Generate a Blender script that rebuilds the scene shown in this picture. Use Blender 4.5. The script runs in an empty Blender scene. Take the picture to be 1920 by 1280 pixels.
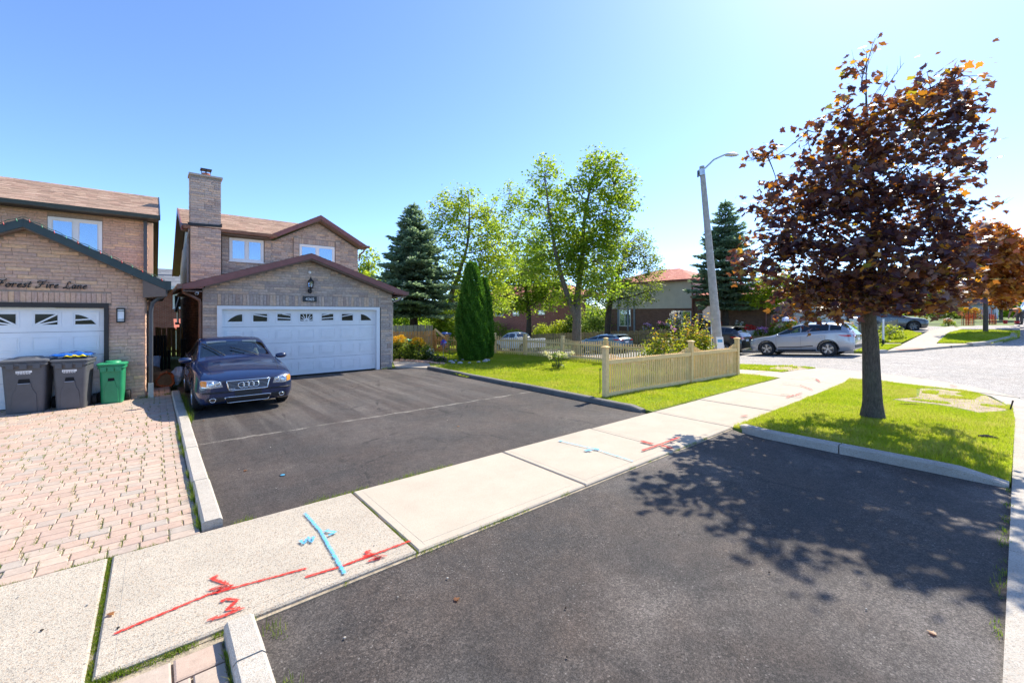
import bpy, bmesh, math, random
import numpy as np
from mathutils import Vector, Matrix
from mathutils.bvhtree import BVHTree
R = math.radians
random.seed(7); rng = np.random.default_rng(7)
scene = bpy.context.scene
COL = scene.collection

# ---------------------------------------------------------------- camera
CAMH, YAW, FPX, HZ = 2.0, R(40.03), 800.0, 588.0      # measured from the photograph (1920 px wide)
cam_d = bpy.data.cameras.new('camera'); cam = bpy.data.objects.new('camera', cam_d); COL.objects.link(cam)
cam_d.sensor_width = 36.0; cam_d.lens = 36.0 * FPX / 1920.0
cam_d.shift_y = -(640.0 - HZ) / 1920.0
cam_d.clip_start = 0.05; cam_d.clip_end = 3000
cam.location = (0, 0, CAMH); cam.rotation_euler = (R(90), 0, -YAW)
scene.camera = cam
# ---------------------------------------------------------------- light
SUN_EL, SUN_AZ = R(48), R(6.0)        # azimuth measured from +X towards +Y
world = bpy.data.worlds.new('World'); scene.world = world; world.use_nodes = True
wn = world.node_tree; wn.nodes.clear()
sky = wn.nodes.new('ShaderNodeTexSky'); sky.sky_type = 'NISHITA'; sky.sun_disc = False
sky.sun_elevation = SUN_EL; sky.sun_rotation = R(90) - SUN_AZ
sky.air_density = 0.6; sky.dust_density = 0.32; sky.ozone_density = 6.5; sky.altitude = 150
bg = wn.nodes.new('ShaderNodeBackground'); bg.inputs['Strength'].default_value = 0.098
wo = wn.nodes.new('ShaderNodeOutputWorld')
wn.links.new(sky.outputs[0], bg.inputs[0]); wn.links.new(bg.outputs[0], wo.inputs[0])
sd = bpy.data.lights.new('sun', 'SUN'); sun = bpy.data.objects.new('sun', sd); COL.objects.link(sun)
sd.energy = 2.2; sd.angle = R(0.53); sd.color = (1.0, 0.93, 0.80)
sdir = Vector((math.cos(SUN_EL) * math.cos(SUN_AZ), math.cos(SUN_EL) * math.sin(SUN_AZ), math.sin(SUN_EL)))
sun.rotation_euler = sdir.to_track_quat('Z', 'Y').to_euler(); sun.location = (20, 0, 30)
vs = scene.view_settings; scene.display_settings.display_device = 'sRGB'
vs.view_transform = 'Standard'; vs.look = 'None'; vs.exposure = 1.98; vs.gamma = 1.0; vs.use_curve_mapping = False
scene.render.engine = 'CYCLES'
try:
    scene.cycles.use_denoising = True; scene.cycles.max_bounces = 8; scene.cycles.transparent_max_bounces = 12
    scene.cycles.caustics_reflective = False; scene.cycles.caustics_refractive = False; scene.cycles.sample_clamp_indirect = 6
except Exception: pass

# ---------------------------------------------------------------- measuring helpers (photo px -> real planes)
SY, CY = math.sin(YAW), math.cos(YAW)
def sm(x, a, b):
    t = np.clip((np.asarray(x, float) - a) / (b - a), 0, 1); return t * t * (3 - 2 * t)
def zt(x, y):
    x = np.asarray(x, float); y = np.asarray(y, float)
    d = np.clip(y - 5.5, 0, 36)
    z = -0.062 * d * sm(x, 13.6, 18.2)
    z = z + 0.05 * np.clip(x - 29, 0, 30) * (1 - sm(y, 8, 16))
    z = z + 0.55 * sm(x, 30.2, 31.0) * sm(y, 6.0, 8.5)
    return z
def Z(x, y): return float(zt(x, y))
def W(px, py, t):
    l = (px - 960) / FPX * t
    return Vector((l * CY + t * SY, t * CY - l * SY, CAMH - (py - HZ) / FPX * t))
def G(px, py, z=0.0):
    p = W(px, py, FPX * (CAMH - z) / (py - HZ)); return p
def GT(px, py):
    z = 0.0
    for _ in range(25):
        p = G(px, py, z); z = 0.5 * z + 0.5 * Z(p.x, p.y)
    return G(px, py, z)
def PY(px, py, Y):
    k = (px - 960) / FPX; t = Y / (CY - k * SY); return W(px, py, t)
def PX(px, py, X):
    k = (px - 960) / FPX; t = X / (k * CY + SY); return W(px, py, t)

# ---------------------------------------------------------------- tags
def tag(o, label=None, cat=None, group=None, kind=None):
    if label: o['label'] = label
    if cat: o['category'] = cat
    if group: o['group'] = group
    if kind: o['kind'] = kind
    return o
def empty(name, loc=(0, 0, 0), rz=0.0, label=None, cat=None, group=None, kind=None):
    o = bpy.data.objects.new(name, None); COL.objects.link(o); o.empty_display_size = 0.1
    o.location = loc; o.rotation_euler = (0, 0, rz)
    return tag(o, label, cat, group, kind)
def children(o): return KIDS.get(o.name, [])
KIDS = {}
def setp(o, p):
    o.parent = p; KIDS.setdefault(p.name, []).append(o)
def link(name, me, parent=None, loc=None):
    o = bpy.data.objects.new(name, me); COL.objects.link(o)
    if parent is not None: setp(o, parent)
    if loc is not None: o.location = loc
    return o
def copy_tree(o, parent=None):
    c = o.copy(); COL.objects.link(c)
    if parent is not None: setp(c, parent)
    for ch in list(children(o)): copy_tree(ch, c)
    return c
def root_off(p):
    off = Vector((0, 0, 0))
    while p is not None:
        off += Vector(p.location); p = p.parent
    return off

# ---------------------------------------------------------------- mesh builder
class MB:
    def __init__(s): s.v = []; s.f = []; s.m = []; s.t = []
    def add(s, vs_, fs, mi=0, tone=0.5):
        b = len(s.v); s.v += [tuple(v) for v in vs_]
        for f in fs: s.f.append([b + i for i in f]); s.m.append(mi); s.t.append(tone)
        return s
    def box(s, x0, x1, y0, y1, z0, z1, mi=0, tone=0.5):
        v = [(x0, y0, z0), (x1, y0, z0), (x1, y1, z0), (x0, y1, z0), (x0, y0, z1), (x1, y0, z1), (x1, y1, z1), (x0, y1, z1)]
        return s.add(v, [(0, 3, 2, 1), (4, 5, 6, 7), (0, 1, 5, 4), (1, 2, 6, 5), (2, 3, 7, 6), (3, 0, 4, 7)], mi, tone)
    def bar(s, p, q, w, h, mi=0, tone=0.5, up=(0, 0, 1)):
        p = Vector(p); q = Vector(q); d = (q - p).normalized(); u = Vector(up)
        if abs(d.dot(u)) > 0.98: u = Vector((0, 1, 0))
        r = d.cross(u).normalized(); u = r.cross(d).normalized()
        v = []
        for c in (p, q):
            for a, b in ((-1, -1), (1, -1), (1, 1), (-1, 1)): v.append(c + r * (a * w / 2) + u * (b * h / 2))
        return s.add(v, [(0, 1, 2, 3), (7, 6, 5, 4), (0, 4, 5, 1), (1, 5, 6, 2), (2, 6, 7, 3), (3, 7, 4, 0)], mi, tone)
    def tube(s, pts, r, n=8, mi=0, cap=True, tone=0.5, closed=False):
        pts = [Vector(p) for p in pts]; k = len(pts); rs = r if isinstance(r, (list, tuple)) else [r] * k
        v = []; f = []; prev = None
        for i, p in enumerate(pts):
            if closed: d = pts[(i + 1) % k] - pts[i - 1]
            else: d = pts[min(i + 1, k - 1)] - pts[max(i - 1, 0)]
            d = d.normalized() if d.length > 1e-9 else Vector((0, 0, 1))
            if prev is None:
                u = d.orthogonal().normalized()
            else:
                u = prev - d * prev.dot(d); u = u.normalized() if u.length > 1e-6 else d.orthogonal().normalized()
            prev = u; w = d.cross(u)
            for j in range(n):
                a = 2 * math.pi * j / n; v.append(p + (u * math.cos(a) + w * math.sin(a)) * rs[i])
        for i in range(k if closed else k - 1):
            i2 = (i + 1) % k
            for j in range(n):
                j2 = (j + 1) % n; f.append((i * n + j, i * n + j2, i2 * n + j2, i2 * n + j))
        if cap and not closed:
            f.append(tuple(range(n - 1, -1, -1))); f.append(tuple((k - 1) * n + j for j in range(n)))
        return s.add(v, f, mi, tone)
    def lathe(s, prof, c=(0, 0, 0), axis='z', n=24, mi=0, tone=0.5, cap=True):
        v = []; f = []; c = Vector(c)
        for (r, h) in prof:
            for j in range(n):
                a = 2 * math.pi * j / n; x, y = r * math.cos(a), r * math.sin(a)
                q = {'z': (x, y, h), 'y': (x, h, y), 'x': (h, x, y)}[axis]; v.append(c + Vector(q))
        for i in range(len(prof) - 1):
            for j in range(n):
                j2 = (j + 1) % n; f.append((i * n + j, i * n + j2, (i + 1) * n + j2, (i + 1) * n + j))
        if cap: f.append(tuple(range(n))); f.append(tuple((len(prof) - 1) * n + j for j in range(n)))
        return s.add(v, f, mi, tone)
    def prism(s, poly, axis, a, b, mi=0, tone=0.5):
        # poly: 2D points; axis 'y': (x,z); 'x': (y,z); 'z': (x,y)
        mp = {'y': lambda p, t: (p[0], t, p[1]), 'x': lambda p, t: (t, p[0], p[1]), 'z': lambda p, t: (p[0], p[1], t)}[axis]
        n = len(poly); v = [mp(p, a) for p in poly] + [mp(p, b) for p in poly]
        f = [tuple(range(n)), tuple(range(2 * n - 1, n - 1, -1))] + [(i, (i + 1) % n, n + (i + 1) % n, n + i) for i in range(n)]
        return s.add(v, f, mi, tone)
    def loft(s, rings, mi=0, tone=0.5, cap=True):
        n = len(rings[0]); v = [p for r_ in rings for p in r_]; f = []
        for i in range(len(rings) - 1):
            for j in range(n):
                j2 = (j + 1) % n; f.append((i * n + j, i * n + j2, (i + 1) * n + j2, (i + 1) * n + j))
        if cap: f.append(tuple(range(n - 1, -1, -1))); f.append(tuple((len(rings) - 1) * n + j for j in range(n)))
        return s.add(v, f, mi, tone)
    def ball(s, c, r, n=8, k=5, mi=0, tone=0.5, sc=(1, 1, 1)):
        v = []; f = []; c = Vector(c)
        for i in range(k + 1):
            th = math.pi * i / k
            for j in range(n):
                a = 2 * math.pi * j / n
                v.append(c + Vector((r * sc[0] * math.sin(th) * math.cos(a), r * sc[1] * math.sin(th) * math.sin(a), r * sc[2] * math.cos(th))))
        for i in range(k):
            for j in range(n):
                j2 = (j + 1) % n; f.append((i * n + j, (i + 1) * n + j, (i + 1) * n + j2, i * n + j2))
        return s.add(v, f, mi, tone)
    def mesh(s, name, mats, off=None, smooth=False, recalc=True):
        me = bpy.data.meshes.new(name); V = s.v
        if off is not None: V = [(v[0] - off[0], v[1] - off[1], v[2] - off[2]) for v in V]
        me.from_pydata(V, [], s.f)
        for m in (mats if isinstance(mats, (list, tuple)) else [mats]): me.materials.append(m)
        if len(me.polygons) == len(s.m):
            me.polygons.foreach_set('material_index', s.m)
            a = me.attributes.new('tone', 'FLOAT', 'FACE'); a.data.foreach_set('value', s.t)
        if recalc:
            bm = bmesh.new(); bm.from_mesh(me); bmesh.ops.recalc_face_normals(bm, faces=bm.faces); bm.to_mesh(me); bm.free()
        if smooth is True:
            me.polygons.foreach_set('use_smooth', [True] * len(me.polygons))
        elif smooth:
            shade_auto(me, smooth)
        me.update(); return me
    def build(s, name, mats, parent=None, loc=None, smooth=False, local=False, recalc=True):
        off = None
        if loc is not None: off = Vector(loc)                       # top-level mesh with its own origin
        elif parent is not None and not local: off = root_off(parent)
        me = s.mesh(name, mats, off, smooth, recalc)
        return link(name, me, parent, loc)
def shade_auto(me, ang=40):
    bm = bmesh.new(); bm.from_mesh(me)
    for f in bm.faces: f.smooth = True
    for e in bm.edges:
        if len(e.link_faces) == 2 and e.calc_face_angle(0) > R(ang): e.smooth = False
    bm.to_mesh(me); bm.free()
def mesh_np(name, V, F, mats, tone=None, smooth=False, mi=None, vcol=None):
    """V (n,3); F (m,k) one arity"""
    me = bpy.data.meshes.new(name); n, m, k = len(V), len(F), F.shape[1]
    me.vertices.add(n); me.vertices.foreach_set('co', np.ascontiguousarray(V, np.float32).ravel())
    me.loops.add(m * k); me.loops.foreach_set('vertex_index', np.ascontiguousarray(F, np.int32).ravel())
    me.polygons.add(m); me.polygons.foreach_set('loop_start', np.arange(0, m * k, k, dtype=np.int32))
    try: me.polygons.foreach_set('loop_total', np.full(m, k, np.int32))
    except Exception: pass
    if mi is not None: me.polygons.foreach_set('material_index', np.asarray(mi, np.int32))
    me.update(calc_edges=True)
    for mm in (mats if isinstance(mats, (list, tuple)) else [mats]): me.materials.append(mm)
    if tone is not None:
        a = me.attributes.new('tone', 'FLOAT', 'FACE'); a.data.foreach_set('value', np.asarray(tone, np.float32))
    if smooth: me.polygons.foreach_set('use_smooth', np.ones(m, bool))
    me.validate(); me.update(); return me
def rot_mats(n, normal=None, jitter=None):
    """n random rotation matrices (n,3,3)"""
    q = rng.normal(size=(n, 4)); q /= np.linalg.norm(q, axis=1)[:, None]
    w, x, y, z = q.T
    return np.stack([np.stack([1 - 2 * (y * y + z * z), 2 * (x * y - z * w), 2 * (x * z + y * w)], -1),
                     np.stack([2 * (x * y + z * w), 1 - 2 * (x * x + z * z), 2 * (y * z - x * w)], -1),
                     np.stack([2 * (x * z - y * w), 2 * (y * z + x * w), 1 - 2 * (x * x + y * y)], -1)], 1)
def frames(dirs, ups):
    """matrices whose columns are (side, dir, normal)"""
    d = dirs / (np.linalg.norm(dirs, axis=1)[:, None] + 1e-9)
    s_ = np.cross(d, ups); s_ /= (np.linalg.norm(s_, axis=1)[:, None] + 1e-9)
    u = np.cross(s_, d)
    return np.stack([s_, d, u], -1)
def instance(bv, bf, pos, mats, scale):
    n = len(pos); bv = np.asarray(bv, float); bf = np.asarray(bf, int); k = len(bv)
    V = np.einsum('nij,kj->nki', mats, bv) * np.asarray(scale).reshape(n, 1, 1) + pos[:, None, :]
    F = bf[None] + (np.arange(n) * k)[:, None, None]
    return V.reshape(-1, 3), F.reshape(-1, bf.shape[1])

# ---------------------------------------------------------------- materials
def L(r, g, b):
    f = lambda c: c / 12.92 if c <= 0.04045 else ((c + 0.055) / 1.055) ** 2.4
    return (f(r / 255), f(g / 255), f(b / 255), 1)
class NT:
    def __init__(s, name):
        s.mat = bpy.data.materials.new(name); s.mat.use_nodes = True; s.t = s.mat.node_tree; s.t.nodes.clear()
        s.out = s.t.nodes.new('ShaderNodeOutputMaterial')
    def n(s, typ, **kw):
        nd = s.t.nodes.new('ShaderNode' + typ)
        for k, v in kw.items():
            if k in nd.inputs: s.put(nd.inputs[k], v)
            else: setattr(nd, k, v)
        return nd
    def put(s, inp, v):
        if hasattr(v, 'is_linked') or isinstance(v, bpy.types.NodeSocket): s.t.links.new(v, inp)
        else: inp.default_value = v
    def pos(s): 
        if not hasattr(s, '_p'): s._p = s.n('NewGeometry').outputs['Position']
        return s._p
    def noise(s, scale, detail=4, rough=0.6, vec=None, dist=0.0):
        nd = s.n('TexNoise'); nd.inputs['Scale'].default_value = scale; nd.inputs['Detail'].default_value = detail
        nd.inputs['Roughness'].default_value = rough; nd.inputs['Distortion'].default_value = dist
        s.t.links.new(vec if vec is not None else s.pos(), nd.inputs['Vector']); return nd.outputs['Fac']
    def vor(s, scale, vec=None, feature='F1', out='Distance'):
        nd = s.n('TexVoronoi'); nd.feature = feature; nd.inputs['Scale'].default_value = scale
        s.t.links.new(vec if vec is not None else s.pos(), nd.inputs['Vector']); return nd.outputs[out]
    def ramp(s, fac, stops, interp='LINEAR'):
        nd = s.n('ValToRGB'); cr = nd.color_ramp; cr.interpolation = interp
        while len(cr.elements) < len(stops): cr.elements.new(0.5)
        for e, (p, c) in zip(cr.elements, stops):
            e.position = p; e.color = c if hasattr(c, '__len__') else (c, c, c, 1)
        s.put(nd.inputs['Fac'], fac); return nd.outputs['Color']
    def mix(s, fac, a, b, typ='MIX'):
        nd = s.n('Mix'); nd.data_type = 'RGBA'; nd.blend_type = typ; nd.clamp_result = False
        s.put(nd.inputs[0], fac); s.put(nd.inputs[6], a); s.put(nd.inputs[7], b); return nd.outputs[2]
    def math(s, op, a, b=0.0, clamp=False):
        nd = s.n('Math'); nd.operation = op; nd.use_clamp = clamp; s.put(nd.inputs[0], a); s.put(nd.inputs[1], b); return nd.outputs[0]
    def tone(s): 
        nd = s.n('Attribute'); nd.attribute_name = 'tone'; return nd.outputs['Fac']
    def bump(s, h, strength=0.3, dist=0.02):
        nd = s.n('Bump'); nd.inputs['Strength'].default_value = strength; nd.inputs['Distance'].default_value = dist
        s.put(nd.inputs['Height'], h); return nd.outputs['Normal']
    def bsdf(s, color, rough=0.7, metallic=0.0, spec=0.5, normal=None, coat=0.0, trans=0.0, alpha=None, ior=1.45, link=True, emit=None, es=0):
        nd = s.n('BsdfPrincipled'); s.put(nd.inputs['Base Color'], color); s.put(nd.inputs['Roughness'], rough)
        nd.inputs['Metallic'].default_value = metallic; nd.inputs['Specular IOR Level'].default_value = spec
        nd.inputs['Coat Weight'].default_value = coat; nd.inputs['Coat Roughness'].default_value = 0.03
        nd.inputs['Transmission Weight'].default_value = trans; nd.inputs['IOR'].default_value = ior
        if normal is not None: s.t.links.new(normal, nd.inputs['Normal'])
        if alpha is not None: s.put(nd.inputs['Alpha'], alpha)
        if link: s.t.links.new(nd.outputs[0], s.out.inputs['Surface'])
        return nd.outputs[0]
def simple(name, c, rough=0.6, var=0.18, scale=6.0, bump=0.0, bscale=40.0, tone=0.0, metallic=0.0, spec=0.5, coat=0.0, detail=4):
    m = NT(name); n = m.noise(scale, detail)
    a = tuple(min(1, x * (1 - var)) for x in c[:3]) + (1,); b = tuple(min(1, x * (1 + var)) for x in c[:3]) + (1,)
    col = m.ramp(n, [(0.3, a), (0.7, b)])
    if tone: col = m.mix(1.0, col, m.ramp(m.tone(), [(0, 1 - tone), (1, 1 + tone)]), 'MULTIPLY')
    nor = m.bump(m.noise(bscale, 5), bump, 0.02) if bump else None
    m.bsdf(col, rough, metallic, spec, nor, coat); return m.mat
def palette(name, cols, rough=0.85, scale=14.0, var=0.22, bump=0.5, bscale=30.0, bdist=0.02, spec=0.3, stain=0.0, interp='LINEAR'):
    m = NT(name); k = len(cols)
    col = m.ramp(m.tone(), [((i + 0.5) / k if interp == 'LINEAR' else i / k, c) for i, c in enumerate(cols)], interp)
    n = m.noise(scale, 5, 0.65)
    col = m.mix(1.0, col, m.ramp(n, [(0.25, 1 - var), (0.75, 1 + var)]), 'MULTIPLY')
    if stain:
        col = m.mix(m.ramp(m.noise(1.3, 4), [(0.45, 0.0), (0.7, stain)]), col, (0.05, 0.045, 0.04, 1))
    m.bsdf(col, rough, 0, spec, m.bump(m.noise(bscale, 6, 0.7), bump, bdist) if bump else None); return m.mat
def leafmat(name, stops, trans_stops, tw=0.45, rough=0.5, spec=0.3):
    m = NT(name); t = m.tone()
    c = m.ramp(t, stops); ct = m.ramp(t, trans_stops)
    d = m.bsdf(c, rough, 0, spec, link=False)
    tr = m.n('BsdfTranslucent'); m.put(tr.inputs['Color'], ct)
    mx = m.n('MixShader'); mx.inputs[0].default_value = tw
    m.t.links.new(d, mx.inputs[1]); m.t.links.new(tr.outputs[0], mx.inputs[2]); m.t.links.new(mx.outputs[0], m.out.inputs['Surface'])
    return m.mat
def glassmat(name, tint, refl=0.12, alpha=0.5, rough=0.02):
    m = NT(name); fr = m.n('Fresnel'); fr.inputs['IOR'].default_value = 1.5
    gl = m.n('BsdfGlossy'); gl.inputs['Roughness'].default_value = rough; gl.inputs['Color'].default_value = (0.9, 0.95, 1, 1)
    tr = m.n('BsdfTransparent'); tr.inputs['Color'].default_value = tint
    mx = m.n('MixShader'); f = m.math('ADD', m.math('MULTIPLY', fr.outputs[0], 1.2), refl, True)
    m.put(mx.inputs[0], f); m.t.links.new(tr.outputs[0], mx.inputs[1]); m.t.links.new(gl.outputs[0], mx.inputs[2])
    m.t.links.new(mx.outputs[0], m.out.inputs['Surface']); return m.mat
def paint(name, c, metallic=0.0, rough=0.35, coat=1.0, flake=0.0):
    m = NT(name); col = c
    if flake: col = m.mix(m.ramp(m.noise(900, 2), [(0.4, 0.0), (0.7, flake)]), c, tuple(min(1, x * 3 + 0.02) for x in c[:3]) + (1,))
    dust = m.ramp(m.noise(7, 5), [(0.4, rough), (0.8, rough + 0.08)])
    m.bsdf(col, dust, metallic, 0.5, None, coat); return m.mat

MT = {}
MT['white'] = simple('white_paint', (0.85, 0.85, 0.84, 1), 0.45, 0.04, 3, 0.04, 60)
MT['vinyl'] = simple('white_vinyl', (0.85, 0.85, 0.83, 1), 0.4, 0.04, 4)
MT['black'] = simple('black_metal', (0.012, 0.012, 0.013, 1), 0.45, 0.2, 9)
MT['rubber'] = simple('rubber', (0.018, 0.018, 0.019, 1), 0.8, 0.25, 30, 0.2, 120)
MT['plastic_black'] = simple('black_plastic', (0.02, 0.02, 0.022, 1), 0.5, 0.15, 20)
MT['chrome'] = simple('chrome', (0.75, 0.76, 0.78, 1), 0.12, 0.05, 5, metallic=1.0)
MT['alloy'] = simple('alloy', (0.42, 0.43, 0.45, 1), 0.32, 0.1, 9, metallic=0.9)
MT['alloy_dark'] = simple('dark_alloy', (0.12, 0.125, 0.135, 1), 0.35, 0.2, 9, metallic=0.8)
MT['brownmetal'] = simple('brown_aluminium', (0.22, 0.085, 0.072, 1), 0.42, 0.15, 5, 0.03, 30)
MT['greenmetal'] = simple('dark_green_aluminium', (0.032, 0.05, 0.05, 1), 0.42, 0.15, 5, 0.03, 30)
MT['gutterbrown'] = simple('brown_gutter', (0.19, 0.10, 0.07, 1), 0.4, 0.2, 3)
MT['greysteel'] = simple('grey_downpipe', (0.22, 0.25, 0.30, 1), 0.4, 0.15, 5)
MT['darkpipe'] = simple('dark_downpipe', (0.07, 0.075, 0.085, 1), 0.4, 0.15, 5)
MT['soffit'] = simple('soffit', (0.16, 0.115, 0.09, 1), 0.6, 0.1, 6)
MT['siding'] = simple('cream_siding', (0.70, 0.57, 0.42, 1), 0.5, 0.08, 3)
MT['glass'] = glassmat('window_glass', (0.55, 0.76, 0.92, 1), 0.28)  # blue of the reflected sky put into the tint
MT['doorglass'] = simple('door_glass', (.018, .019, .02, 1), .07, .2, 3, spec=.4)
MT['carglass'] = glassmat('car_glass', (0.68, 0.80, 0.74, 1), 0.02)
MT['darkglass'] = glassmat('privacy_glass', (0.02, 0.025, 0.03, 1), 0.03)
MT['lens'] = glassmat('lamp_lens', (0.9, 0.92, 0.95, 1), 0.15)
MT['curtain'] = simple('sheer_curtain', (0.55, 0.66, 0.74, 1), 0.9, 0.15, 25)  # cloth coloured bluish to stand in for sky reflected in the panes
MT['dark'] = simple('dark_interior', (0.012, 0.012, 0.013, 1), 0.9, 0.2, 5)
MT['amber'] = simple('amber_plastic', (0.80, 0.28, 0.03, 1), 0.2, 0.1, 30)
MT['redlens'] = simple('red_lens', (0.45, 0.015, 0.015, 1), 0.15, 0.2, 30, coat=1)
MT['seatgrey'] = simple('seat_cloth', (0.17, 0.165, 0.15, 1), 0.85, 0.2, 20)
MT['seatlight'] = simple('light_trim', (0.45, 0.46, 0.42, 1), 0.8, 0.1, 20)
MT['concrete_lamp'] = simple('spun_concrete', (0.40, 0.38, 0.35, 1), 0.85, 0.18, 9, 0.3, 60)
MT['aluminium'] = simple('aluminium', (0.50, 0.52, 0.55, 1), 0.35, 0.1, 8, metallic=0.7)
def barkmat(name, c):
    m = NT(name); mp = m.n('Mapping'); mp.inputs['Scale'].default_value = (1, 1, .22); m.put(mp.inputs['Vector'], m.pos())
    r = m.noise(42, 5, .7, mp.outputs[0], .6); f = m.noise(90, 4, .7)
    col = m.mix(1.0, m.ramp(r, [(.32, tuple(x * .4 for x in c[:3]) + (1,)), (.6, c), (.75, tuple(x * 1.5 for x in c[:3]) + (1,))]), m.ramp(f, [(.3, .7), (.7, 1.25)]), 'MULTIPLY')
    col = m.mix(m.ramp(m.noise(3, 4), [(.5, 0), (.72, .4)]), col, (.14, .15, .10, 1))
    m.bsdf(col, .92, 0, .2, m.bump(m.math('ADD', r, m.math('MULTIPLY', f, .3)), 1.0, .03)); return m.mat
MT['bark'] = barkmat('bark', (0.15, 0.125, 0.10, 1)); MT['bark_pale'] = barkmat('pale_bark', (0.20, 0.165, 0.13, 1)); MT['bark_dark'] = barkmat('dark_bark', (0.085, 0.065, 0.052, 1))
MT['twig'] = simple('twig', (0.10, 0.085, 0.075, 1), 0.9, 0.3, 20)
MT['soil'] = simple('soil', (0.10, 0.07, 0.05, 1), 0.95, 0.4, 8, 0.8, 40)
MT['mulch'] = simple('mortar', (0.30, 0.27, 0.24, 1), 0.95, 0.2, 20, 0.4, 60)
MT['mortar_l'] = simple('tan_mortar', (0.36, 0.28, 0.22, 1), 0.95, 0.2, 20, 0.4, 60)
# ================================================================ setting: ground, streets, pavements
def gmat_asphalt(name, c, brown, light, patch=0.5, rough=0.8, agg=0.5, seam=False, streak=0.0):
    m = NT(name)
    base = m.mix(m.ramp(m.noise(0.9, 5, 0.65), [(0.38, 0), (0.66, 1)]), c, brown)
    base = m.mix(m.ramp(m.noise(0.45, 4, 0.6, None, 0.6), [(0.48, 0), (0.72, patch)]), base, light)
    fine = m.noise(120, 6, 0.8)
    base = m.mix(1.0, base, m.ramp(fine, [(0.28, 0.4), (0.5, 1.0), (0.74, 1.9)]), 'MULTIPLY')
    base = m.mix(1.0, base, m.ramp(m.noise(7, 6, 0.7), [(0.3, 0.72), (0.5, 1.0), (0.7, 1.3)]), 'MULTIPLY')
    pit = m.mix(m.ramp(m.noise(1.3, 4, 0.6), [(0.40, 0.15), (0.62, 1.0)]), (1, 1, 1, 1), m.ramp(m.noise(36, 4, 0.85), [(0.36, 0.32), (0.5, 1.0), (0.66, 1.55)]))
    base = m.mix(1.0, base, pit, 'MULTIPLY')
    v = m.vor(115, None, 'F1', 'Color'); sp = m.n('SeparateColor'); m.put(sp.inputs[0], v)
    peb = m.ramp(sp.outputs[0], [(0.965 - 0.02 * agg, 0), (0.975, 1)])
    base = m.mix(m.math('MULTIPLY', peb, m.ramp(m.noise(1.6, 3), [(0.42, 0), (0.6, agg)])), base, (0.27, 0.25, 0.23, 1))
    if streak:
        mp = m.n('Mapping'); mp.inputs['Scale'].default_value = (2.2, 0.12, 1); mp.inputs['Rotation'].default_value = (0, 0, R(8)); m.put(mp.inputs['Vector'], m.pos())
        s_ = m.noise(1.5, 5, 0.6, mp.outputs[0], 0.4)
        sy = m.n('SeparateXYZ'); m.put(sy.inputs[0], m.pos())
        zone = m.ramp(m.math('DIVIDE', sy.outputs[1], 15.0), [(0.48, 0.15), (0.6, 1.0)])
        base = m.mix(m.math('MULTIPLY', zone, m.ramp(s_, [(0.45, 0), (0.68, streak)])), base, (0.19, 0.17, 0.15, 1))
    ck = m.math('ADD', m.vor(0.42, None, 'DISTANCE_TO_EDGE'), m.math('MULTIPLY', m.math('SUBTRACT', m.noise(4, 5), 0.5), 0.09))
    base = m.mix(m.math('MULTIPLY', m.ramp(m.math('ABSOLUTE', ck), [(0.002, 1), (0.007, 0)]), m.ramp(m.noise(0.6, 3), [(0.5, 0), (0.6, 0.85)])), base, (0.014, 0.012, 0.011, 1))
    if seam:
        sy = m.n('SeparateXYZ'); m.put(sy.inputs[0], m.pos())
        wob = m.math('MULTIPLY', m.math('SUBTRACT', m.noise(2.2, 4), 0.5), 0.28)
        d = m.math('ABSOLUTE', m.math('SUBTRACT', m.math('ADD', sy.outputs[1], wob), 8.07))
        ln = m.math('MULTIPLY', m.ramp(d, [(0.012, 1), (0.05, 0)]), m.ramp(m.noise(3, 4), [(0.36, 0), (0.55, 0.75)]))
        base = m.mix(ln, base, (0.26, 0.235, 0.20, 1))
        cr = m.vor(0.55, None, 'DISTANCE_TO_EDGE'); wv = m.math('ADD', cr, m.math('MULTIPLY', m.math('SUBTRACT', m.noise(5, 4), 0.5), 0.05))
        cl = m.math('MULTIPLY', m.ramp(m.math('ABSOLUTE', wv), [(0.002, 1), (0.006, 0)]), m.ramp(m.noise(0.8, 3), [(0.5, 0), (0.62, 0.8)]))
        base = m.mix(cl, base, (0.012, 0.011, 0.011, 1))
    h = m.math('ADD', m.math('MULTIPLY', m.noise(150, 4, 0.8), 0.7), m.math('MULTIPLY', m.noise(45, 5, 0.75), 0.6))
    base = m.mix(1.0, base, m.ramp(sp.outputs[1], [(0.05, 0.62), (0.5, 0.95), (0.9, 1.5)]), 'MULTIPLY')
    m.bsdf(base, m.ramp(fine, [(0.3, rough - 0.15), (0.7, rough + 0.1)]), 0, 0.45, m.bump(h, 0.9, 0.012)); return m.mat
MT['asphalt'] = gmat_asphalt('sealed_asphalt', (0.043, 0.037, 0.034, 1), (0.062, 0.046, 0.038, 1), (0.105, 0.09, 0.08, 1), 0.55, 0.78, 0.35, True, 0.35)
MT['apron'] = gmat_asphalt('coarse_asphalt', (0.047, 0.041, 0.038, 1), (0.078, 0.059, 0.048, 1), (0.155, 0.137, 0.123, 1), 0.85, 0.78, 0.45)
MT['street'] = gmat_asphalt('bleached_street', (0.30, 0.28, 0.255, 1), (0.34, 0.305, 0.27, 1), (0.38, 0.35, 0.32, 1), 0.6, 0.9, 0.3)
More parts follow.
